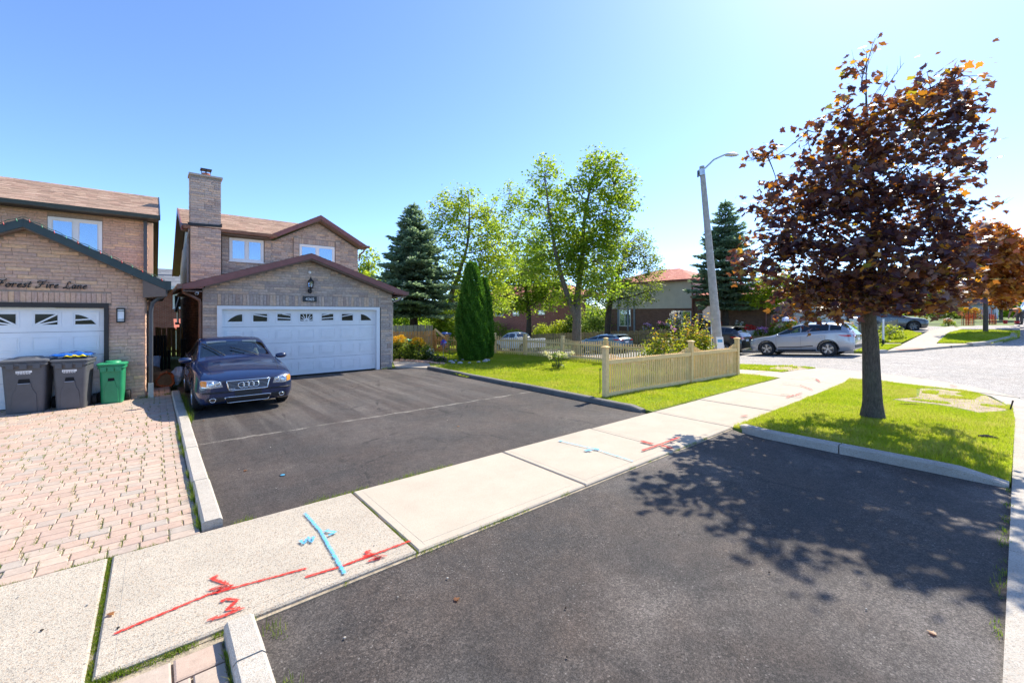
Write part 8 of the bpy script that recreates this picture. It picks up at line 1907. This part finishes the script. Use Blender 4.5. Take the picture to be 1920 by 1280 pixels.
V, F = instance(*QUAD, Q, leaf_frames(k, .6), .10 * rng.uniform(.7, 1.2, k)); link('foliage', mesh_np('foliage', V, F, MT['leaf_pale'], rng.uniform(0, .8, k)), hy)['kind'] = 'stuff'
# rose brambles behind the front fence
shrub('rose_bush', 'yellow green rose bush leaning over the middle post of the front fence', (12.2, 7.0, .03), .95, 1.45, 2700, MT['leaf_rose'], 61, .085, [(MT['f_pink'], 2, .10, .9, 1.1, 'blossoms')], spike=7, lift=.3)
shrub('rose_bush', 'tall orange tipped rose canes between the lamp post and the far fence post', (13.05, 6.7, .0), .5, 1.6, 2000, MT['leaf_rose'], 62, .085, spike=12, lift=.3)
shrub('rose_bush', 'rose canes with orange tips at the corner where the two picket fences meet', (13.6, 6.6, .0), .36, 1.55, 1700, MT['leaf_rose'], 63, .085, spike=5, lift=.3)
# gardens across the road
def at_x(px, X, dz=0): yy = PX(px, 600, X).y; return Vector((X, yy, Z(X, yy) + dz))
for i, (px, X, w_, h_, mat, fl, lb_) in enumerate([
    (1215, 32.2, 1.0, 1.5, 'leaf_green', [('f_mauve', 26, .14)], 'green bush with mauve flowers left of the white lilac'), (1240, 32.0, .6, 1.6, 'leaf_dark', [('f_pink', 20, .12)], 'slim pink flowered stems beside the white lilac'), (1267, 32.6, 1.25, 2.3, 'leaf_green', [('f_white', 70, .13)], 'big rounded shrub covered in white flowers below the beige house'),
    (1318, 32.4, 1.3, 1.9, 'leaf_dark', [('f_pink', 22, .12), ('f_yellow', 4, .12)], 'dark shrub dotted with pink flowers left of the lamp pole'), (1342, 31.8, .9, 1.4, 'leaf_dark', [('f_red', 14, .14), ('f_orange', 10, .14)], 'shrub with red and orange flowers right behind the lamp pole'), (1386, 32.8, .7, 1.3, 'leaf_dark', [('f_white', 22, .1)], 'dark bush with small white flowers in front of the brown wing'),
    (1195, 31.6, .7, .8, 'leaf_lime', [('f_cream', 12, .12)], 'low lime bush with cream flowers on top of the weathered fence'), (1225, 31.3, .6, .7, 'leaf_green', [('f_pink', 3, .16)], 'low green bush with one pink rose at the fence top'), (1430, 31.4, .75, .75, 'leaf_pale', [('f_pink', 26, .12), ('f_mauve', 14, .12)], 'pink flower cushion above the low board wall'), (1462, 31.5, .7, .9, 'leaf_pale', [('f_cream', 24, .12), ('f_pink', 10, .12)], 'pale cream and pink flowers above the low board wall'),
    (1485, 31.7, .7, 1.25, 'leaf_green', [('f_orange', 22, .15)], 'orange flowers over the roof of the silver crossover'), (1456, 32.2, .5, 1.2, 'leaf_green', [('f_red', 16, .14)], 'bright red flowers beside the hanging basket corner'), (1590, 33.0, .8, 1.2, 'leaf_pale', [('f_yellow', 10, .13)], 'yellow green shrub right of the white garage'), (1635, 33.5, .8, .75, 'leaf_lime', [], 'lime ground shrub behind the fence by the maple trunk'), (1668, 36.0, .9, 1.1, 'leaf_lime', [], 'lime shrub at the top of the sloping grey fence')]):
    p = at_x(px, X); shrub('garden_shrub', lb_, p, w_, h_, 900, MT[mat], 70 + i, .13, [(MT[f], c_, s_, .35, 1.05, 'blossoms') for f, c_, s_ in fl])
for i, (px, X, w_, h_, mat, lb_) in enumerate([(1020, 33.5, 1.7, 2.3, 'leaf_lime', 'round bright bush above the board fence right of the pickup'), (1050, 33.8, 1.5, 2.6, 'leaf_lime', 'second bright bush above the board fence, left of the forked trunk'), (965, 34.5, 1.6, 1.9, 'leaf_lime', 'yellow green bush behind the roof of the white pickup'), (930, 36, 2.0, 3.0, 'leaf_green', 'leafy bush left of the pickup beside the cedar'), (1110, 33.0, 1.5, 2.8, 'leaf_pale', 'pale bush between the forked trunk and the wagon'), (1085, 35, 1.8, 3.6, 'leaf_green', 'dense bush behind the forked trunk'), (1075, 34.5, 1.2, 3.4, 'leaf_dark', 'dark bush in the yard behind the forked trunk')]):
    p = at_x(px, X); shrub('garden_shrub', lb_, p, w_, h_, 2400, MT[mat], 90 + i, .19)
for i, (px, t_, w_, h_, mat, lb_) in enumerate([(830, 30, 1.3, 2.6, 'leaf_green', 'tall leafy bush between the spruce and the cedar'), (745, 42, 2.5, 3.2, 'leaf_pale', 'pale bushes behind the white shed'), (1130, 46, 3.2, 5.2, 'leaf_pale', 'tall pale bush beyond the wagon, left of the beige house'), (1195, 47, 2.6, 4.6, 'leaf_green', 'tall green bush against the beige house, left of its porch'), (800, 38, 2.2, 3.4, 'leaf_green', 'bush behind the weathered fence under the spruce')]):
    p = W(px, 640, t_); p.z = Z(p.x, p.y); shrub('garden_shrub', lb_, p, w_, h_, 3000, MT[mat], 110 + i, .22)
# hanging baskets and planters on the brown wing
for i, (px, py, lb_, fm) in enumerate(((1404, 580, 'hanging basket of dark foliage on the brown wall', None), (1448, 586, 'hanging basket with a yellow flower at the wing corner', 'f_yellow'))):
    p = PX(px, py, 35.6); b = shrub('hanging_basket', lb_, p, .36, .55, 260, MT['leaf_dark'], 120 + i, .12, [(MT[fm], 6, .12, .4, 1, 'blossoms')] if fm else None, 'basket'); mb = MB(); mb.lathe([(.12, p.z - .16), (.26, p.z + .02)], (p.x, p.y, 0), n=12); mb.tube([(p.x, p.y, p.z), (p.x, p.y, p.z + .9)], .012, 4); mb.build('basket_bowl', MT['soil'], b)
p = at_x(1405, 31.6); b = empty('planter', (p.x, p.y, p.z + .1), label='white bowl planter of dark red flowers above the dark SUV', cat='planter'); zb = PX(1405, 625, 31.6).z - (p.z + .1)
mb = MB(); mb.lathe([(.22, zb - .15), (.36, zb + .22), (.33, zb + .22)], (0, 0, 0), n=16); mb.lathe([(.2, 0), (.1, zb - .15)], (0, 0, 0), n=12); mb.build('bowl', MT['white'], b, local=True, smooth=40); sed(130); k = 120; Q = ell(k, .8) * np.array([.45, .45, .25]) + np.array([0, 0, zb + .38]); V, F = instance(*QUAD, Q, leaf_frames(k), .16 * rng.uniform(.7, 1.2, k)); link('blossoms', mesh_np('blossoms', V, F, MT['f_red'], rng.uniform(0, .5, k)), b)['kind'] = 'stuff'
# distant flower hedge and bushes at the end of the street
p = GT(1778, 611); shrub('flower_clump', 'round clump of orange and white flowers by the far sidewalk', (p.x, p.y, p.z), .55, .55, 500, MT['leaf_green'], 141, .1, [(MT['f_orange'], 40, .09, .3, 1, 'blossoms'), (MT['f_white'], 14, .1, .8, 1.1, 'white_blossoms')], 'flowers')
p = W(1785, 598, 43); p.z = Z(p.x, p.y)
for i in range(6):
    q = p + Vector((CY, -SY, 0)) * (i - 2.5) * .85; shrub('yellow_hedge', 'clump of the long yellow flower hedge at the end of the far sidewalk', (q.x, q.y, q.z), 1.0, .95, 500, MT['leaf_pale'], 150 + i, .14, [(MT['f_yellow'], 120, .16, .6, 1.05, 'blossoms')], 'hedge', 'yellow hedge at the far end')
for i, (px, w_, h_, mat, lb_) in enumerate([(1775, 3, 5, 'leaf_dark', 'dark green tree mass left of the far grey house'), (1700, 5, 6, 'leaf_green', 'far green tree behind the grey crossover'), (1880, 4, 4, 'leaf_dark', 'far dark bush right of the grey house'), (1640, 5, 5, 'leaf_pale', 'far pale tree behind the maple trunk')]):
    t_ = 85 + 6 * i; p = W(px, 595, t_); p.z = Z(p.x, p.y); shrub('garden_shrub', lb_, p, w_, h_, 2600, MT[mat], 160 + i, .4)
for i, (px, t_, hh, w_, lb_) in enumerate([(1895, 95, 11, 4.5, 'distant dark tree at the right edge'), (1560, 75, 9, 4, 'distant green tree behind the white garage'), (1250, 70, 8.5, 5, 'distant tree behind the beige house roof'), (1010, 85, 9, 5, 'distant tree behind the red brick house')]):
    p = W(px, 600, t_); p.z = Z(p.x, p.y); shrub('background_tree', lb_, p, w_, hh, 4500, MT['leaf_green' if i else 'leaf_dark'], 170 + i, .42, cat='tree', lift=2.0, stems=3)
# --- grass
BL = np.array([[-.5, 0, 0], [.5, 0, 0], [-.36, .0, .5], [.36, .0, .5], [0, 0, 1.0]])
BLF = np.array([[0, 1, 3], [0, 3, 2], [2, 3, 4]])
def inpoly(x, y, poly):
    c = np.zeros(len(x), bool); j = len(poly) - 1
    for i in range(len(poly)):
        xi, yi = poly[i]; xj, yj = poly[j]; cond = ((yi > y) != (yj > y)) & (x < (xj - xi) * (y - yi) / (yj - yi + 1e-12) + xi); c ^= cond; j = i
    return c
def blades(name, x, y, h, w, mat, tone, zoff=.03, lean=.45, parent=None):
    n = len(x); a = rng.uniform(0, 2 * np.pi, n); l = rng.normal(0, lean, n) * h; b = rng.uniform(0, 2 * np.pi, n)
    V = np.zeros((n, 5, 3)); ca, sa = np.cos(a), np.sin(a)
    for k in range(5):
        wv = BL[k, 0] * w; zz = BL[k, 2]; bend = l * zz ** 1.8
        V[:, k, 0] = x + ca * wv + np.cos(b) * bend; V[:, k, 1] = y + sa * wv + np.sin(b) * bend; V[:, k, 2] = zt(x, y) + zoff + h * zz * (1 - .25 * np.abs(l / (h + 1e-6)) * zz)
    F = BLF[None] + (np.arange(n) * 5)[:, None, None]
    o = link(name, mesh_np(name, V.reshape(-1, 3), F.reshape(-1, 3), mat, np.repeat(tone, 3)), parent)
    if parent is None: o['kind'] = 'stuff'
    return o
def vnoise(x, y, s, seed=0):
    r = np.random.default_rng(seed); g = r.uniform(0, 1, (64, 64)); X, Y = (x / s) % 63, (y / s) % 63; i, j = X.astype(int), Y.astype(int); u, v = X - i, Y - j; u = u * u * (3 - 2 * u); v = v * v * (3 - 2 * v)
    return g[i, j] * (1 - u) * (1 - v) + g[i + 1, j] * u * (1 - v) + g[i, j + 1] * (1 - u) * v + g[i + 1, j + 1] * u * v
def grass(name, poly, n, h, w, seed, holes=(), dry=.0, zoff=.03):
    sed(seed); xs = [p[0] for p in poly]; ys = [p[1] for p in poly]; x = rng.uniform(min(xs), max(xs), n); y = rng.uniform(min(ys), max(ys), n); k = inpoly(x, y, poly)
    for hpoly, keepf in holes: ih = inpoly(x, y, hpoly); k &= ~(ih & (rng.uniform(0, 1, n) > keepf + .9 * (vnoise(x + 50, y + 50, .35, 8) > .68)))
    x, y = x[k], y[k]; m = vnoise(x + 50, y + 50, .45, 3) * .6 + vnoise(x + 50, y + 50, 1.7, 4) * .4
    hh = h * (.35 + 1.2 * m) * rng.uniform(.5, 1.5, len(x)); tone = np.clip(np.where(rng.uniform(0, 1, len(x)) < .10, .45, 0) + rng.uniform(0, .8, len(x)) * .8 + (m - .5) * .9 + dry * rng.uniform(0, 1, len(x)) * (.4 + 1.8 * (vnoise(x + 50, y + 50, .8, 6) > .55)) + .08, 0, 1)
    return blades(name, x, y, hh, w * rng.uniform(.7, 1.3, len(x)), MT['grass'], tone, zoff)
dirtp = [gc(1718, 728), gc(1790, 731), gc(1850, 741), gc(1889, 760), gc(1890, 774), gc(1835, 778), gc(1795, 769), gc(1745, 761), gc(1690, 756), gc(1668, 751), gc(1718, 747)]
grass('boulevard_grass', patch, 230000, .045, .006, 201, [(dirtp, .05)], .26, .028)
grass('lawn_grass', [(7.72, 4.78), (14.7, 4.78), (14.7, 11), (7.72, 11)], 210000, .045, .0085, 202, (), .16, .03)
grass('lawn_grass', [(7.4, 11), (14.7, 11), (14.7, 22), (8.0, 22), (8.5, 15.4), (7.72, 13.7)], 150000, .05, .014, 203, [(bed, .0)], .05, .03)
grass('verge_grass', [(16.22, 5.2), (17.6, 5.0), (18.38, 4.75), (18.38, 20), (16.22, 20)], 60000, .06, .018, 204, [([gc(1448, 686), gc(1490, 686.5), gc(1515, 693), gc(1480, 697), gc(1440, 694)], .05)], .05)
grass('far_grass', [(28.25, 5.2), (30.3, 5.2), (30.3, 24), (28.25, 24)], 40000, .08, .03, 205)
for i, pl_ in enumerate(([(1632, 657.5), (1662, 657.5), (1690, 647.5), (1632, 647.2)], [(1632, 644), (1690, 643.5), (1729, 627), (1700, 621), (1632, 624)], [(1758, 644), (1777, 626), (1801, 620), (1912, 622), (1912, 632), (1880, 640), (1860, 644.5)])):
    grass('far_grass', [tuple(GT(*q).xy) for q in pl_], 45000, .08, .03, 206 + i)
# --- weeds and moss in the joints
sed(220); WX, WY, WH, WT = [], [], [], []
def tuft(x, y, k, r, h, hv=.5):
    WX.append(x + rng.normal(0, r, k)); WY.append(y + rng.normal(0, r, k)); WH.append(h * rng.uniform(1 - hv, 1 + hv, k)); WT.append(np.clip(rng.normal(.4, .3, k), 0, 1))
for s_ in stones:
    x, y, w_, h_ = s_; near = math.exp(-abs(x - .1) / 1.2); pr = .38 + .45 * near * (y < 10.5) + .30 * (vnoise(np.array([x + 40.]), np.array([y + 40.]), .9, 9)[0] > .62)
    if random.random() < pr: 
        k = int(random.uniform(8, 40)); u = random.uniform(-.5, .5)
        WX.append(x - w_ / 2 - .006 + rng.normal(0, .008, k)); WY.append(y + h_ * u + rng.normal(0, .05, k)); WH.append(rng.uniform(.01, .05, k)); WT.append(np.clip(rng.normal(.35, .25, k), 0, 1))
def weedline(a, b, n, r, h, pr=1.0, seed=1):
    a, b = Vector(a), Vector(b); Ln = (b - a).length; u = rng.uniform(0, 1, n); x = a.x + (b.x - a.x) * u; y = a.y + (b.y - a.y) * u; m = vnoise(x + 30, y + 30, .14, seed); k = m > 1 - pr; x, y = x[k], y[k]; n = len(x)
    WX.append(x + rng.normal(0, r, n)); WY.append(y + rng.normal(0, r, n)); WH.append(h * rng.uniform(.4, 1.5, n) * (.4 + m[k])); WT.append(np.clip(rng.normal(.4, .3, n), 0, 1))
weedline((-.27, 3.22, 0), (-.27, 4.74, 0), 3600, .019, .022, .72, 1); weedline((1.68, 3.22, 0), (1.68, 4.74, 0), 900, .006, .03, .6, 2); weedline((.5, 4.76, 0), (3.0, 4.76, 0), 1500, .012, .055, .62, 3); weedline((-1.5, 4.76, 0), (.5, 4.76, 0), 1600, .012, .03, .6, 4)
weedline((-1.2, 3.2, 0), (.5, 3.2, 0), 3600, .016, .03, .85, 5); weedline((.5, 3.2, 0), (7.5, 3.22, 0), 2200, .012, .03, .42, 6); weedline((.325, 4.85, 0), (.325, 9.5, 0), 2200, .012, .09, .5, 7); weedline((.51, 9.5, 0), (.52, 13, 0), 1200, .03, .13, .5, 8); weedline((.33, .3, 0), (.33, 3.1, 0), 1800, .010, .05, .6, 9)
weedline((.505, 5, 0), (.505, 9, 0), 500, .006, .025, .3, 10); weedline((3, .09, 0), (7.5, .09, 0), 900, .02, .03, .4, 11); weedline((-.2, 13.3, 0), (.35, 13.5, 0), 700, .06, .08, .8, 12); weedline((6.3, 14.78, 0), (6.8, 14.75, 0), 250, .03, .07, .7, 13); weedline((7.72, 5, 0), (7.72, 13.5, 0), 3000, .03, .06, .7, 14); weedline((8, 4.76, 0), (14, 4.78, 0), 5000, .03, .045, .9, 15); weedline((.52, 2.2, 0), (.60, 3.1, 0), 260, .03, .05, .5, 16)
x, y, h, t_ = map(np.concatenate, (WX, WY, WH, WT)); blades('joint_weeds', x, y, h, np.full(len(x), .004), MT['weed'], t_, .004, .6)
# litter: twigs, fallen leaves, pebbles, a blue valve cap in the asphalt
sed(230)
for i in range(22):
    px, py = random.choice([(random.uniform(620, 1100), random.uniform(1000, 1250)), (random.uniform(440, 900), random.uniform(780, 920)), (random.uniform(1240, 1800), random.uniform(880, 1200)), (random.uniform(30, 280), random.uniform(1120, 1260))]); p = G(px, py)
    mb = MB(); mb.ball((p.x, p.y, .012 + (.03 if 3.2 < p.y < 4.75 else 0)), random.uniform(.004, .008), 6, 4, sc=(1.3, 1, .7)); tag(mb.build('pebble', MT['conc_curb'] if i % 3 else MT['bark_dark'], loc=(p.x, p.y, .01)), 'tiny loose pebble on the paving', 'pebble', 'loose pebbles on the ground')
for i, (px, py, z_) in enumerate(((852, 1127, .006), (1755, 1192, .006), (1085, 700, .06), (462, 882, .006), (205, 1161, .04), (380, 790, .01), (860, 800, .006))):
    p = G(px, py); mb = MB(); a = i * 1.3; V, F = instance(*MAPLE, np.array([[p.x, p.y, z_ + .004]]), frames(np.array([[math.cos(a), math.sin(a), .05]]), np.array([[.1, .1, 1.]])), [.045]); mb.add([tuple(v) for v in V], [tuple(f) for f in F], 0, .75); tag(mb.build('fallen_leaf', MT['leaf_maple'], loc=(p.x, p.y, z_), recalc=False), 'dry fallen leaf lying on the ground', 'leaf', 'fallen leaves')
p = G(530, 891); vc = empty('valve_cap', (p.x, p.y, 0), label='small blue water valve cap set in the driveway asphalt', cat='valve cap'); mb = MB(); mb.lathe([(.036, .001), (.036, .006), (.03, .007)], (0, 0, 0), n=14); mb.build('ring', MT['rubber'], vc, local=True); mb = MB(); mb.lathe([(.028, .002), (.026, .010), (.015, .012)], (0, 0, 0), n=14); mb.build('cap', simple('blue_cap', (.05, .25, .4, 1)), vc, local=True)
p = G(1300, 700); 
mb = MB(); a, b = G(1688, 757, .05), G(1735, 760, .05); mb.tube([a, a.lerp(b, .5) + Vector((0, .03, .01)), b], [.012, .014, .008], 6); tag(mb.build('fallen_twig', MT['bark'], loc=a), 'thin dark twig lying along the edge of the bare dirt patch', 'twig')
mb = MB(); a, b = G(1835, 817, .06), G(1872, 821, .06); mb.tube([a, a.lerp(b, .5) + Vector((.02, .02, .01)), b], [.02, .025, .012], 6); tag(mb.build('fallen_twig', MT['bark'], loc=a), 'short thick piece of bark on the grass near the street curb', 'twig')
# far-off tree line closing the horizon
sed(300); n = 52000; ang = np.concatenate([rng.uniform(R(-8), R(100), n)]); rad = rng.uniform(105, 135, n); cx, cy = 8.0, 0.0
hh = 7.5 + 3.2 * np.sin(ang * 23) * np.sin(ang * 9 + 1) + 1.8 * np.sin(ang * 61); zz = rng.uniform(0, 1, n) ** .8 * hh; q = np.stack([cx + rad * np.cos(ang), cy + rad * np.sin(ang), np.zeros(n)], 1); q[:, 2] = zt(q[:, 0], q[:, 1]) + zz
V, F = instance(*QUAD, q, leaf_frames(n, .5), 1.15 * rng.uniform(.6, 1.4, n)); link('far_trees', mesh_np('far_trees', V, F, MT['leaf_green'], np.clip(rng.uniform(0, .6, n) + .3 * zz / 9, 0, 1)))['kind'] = 'stuff'
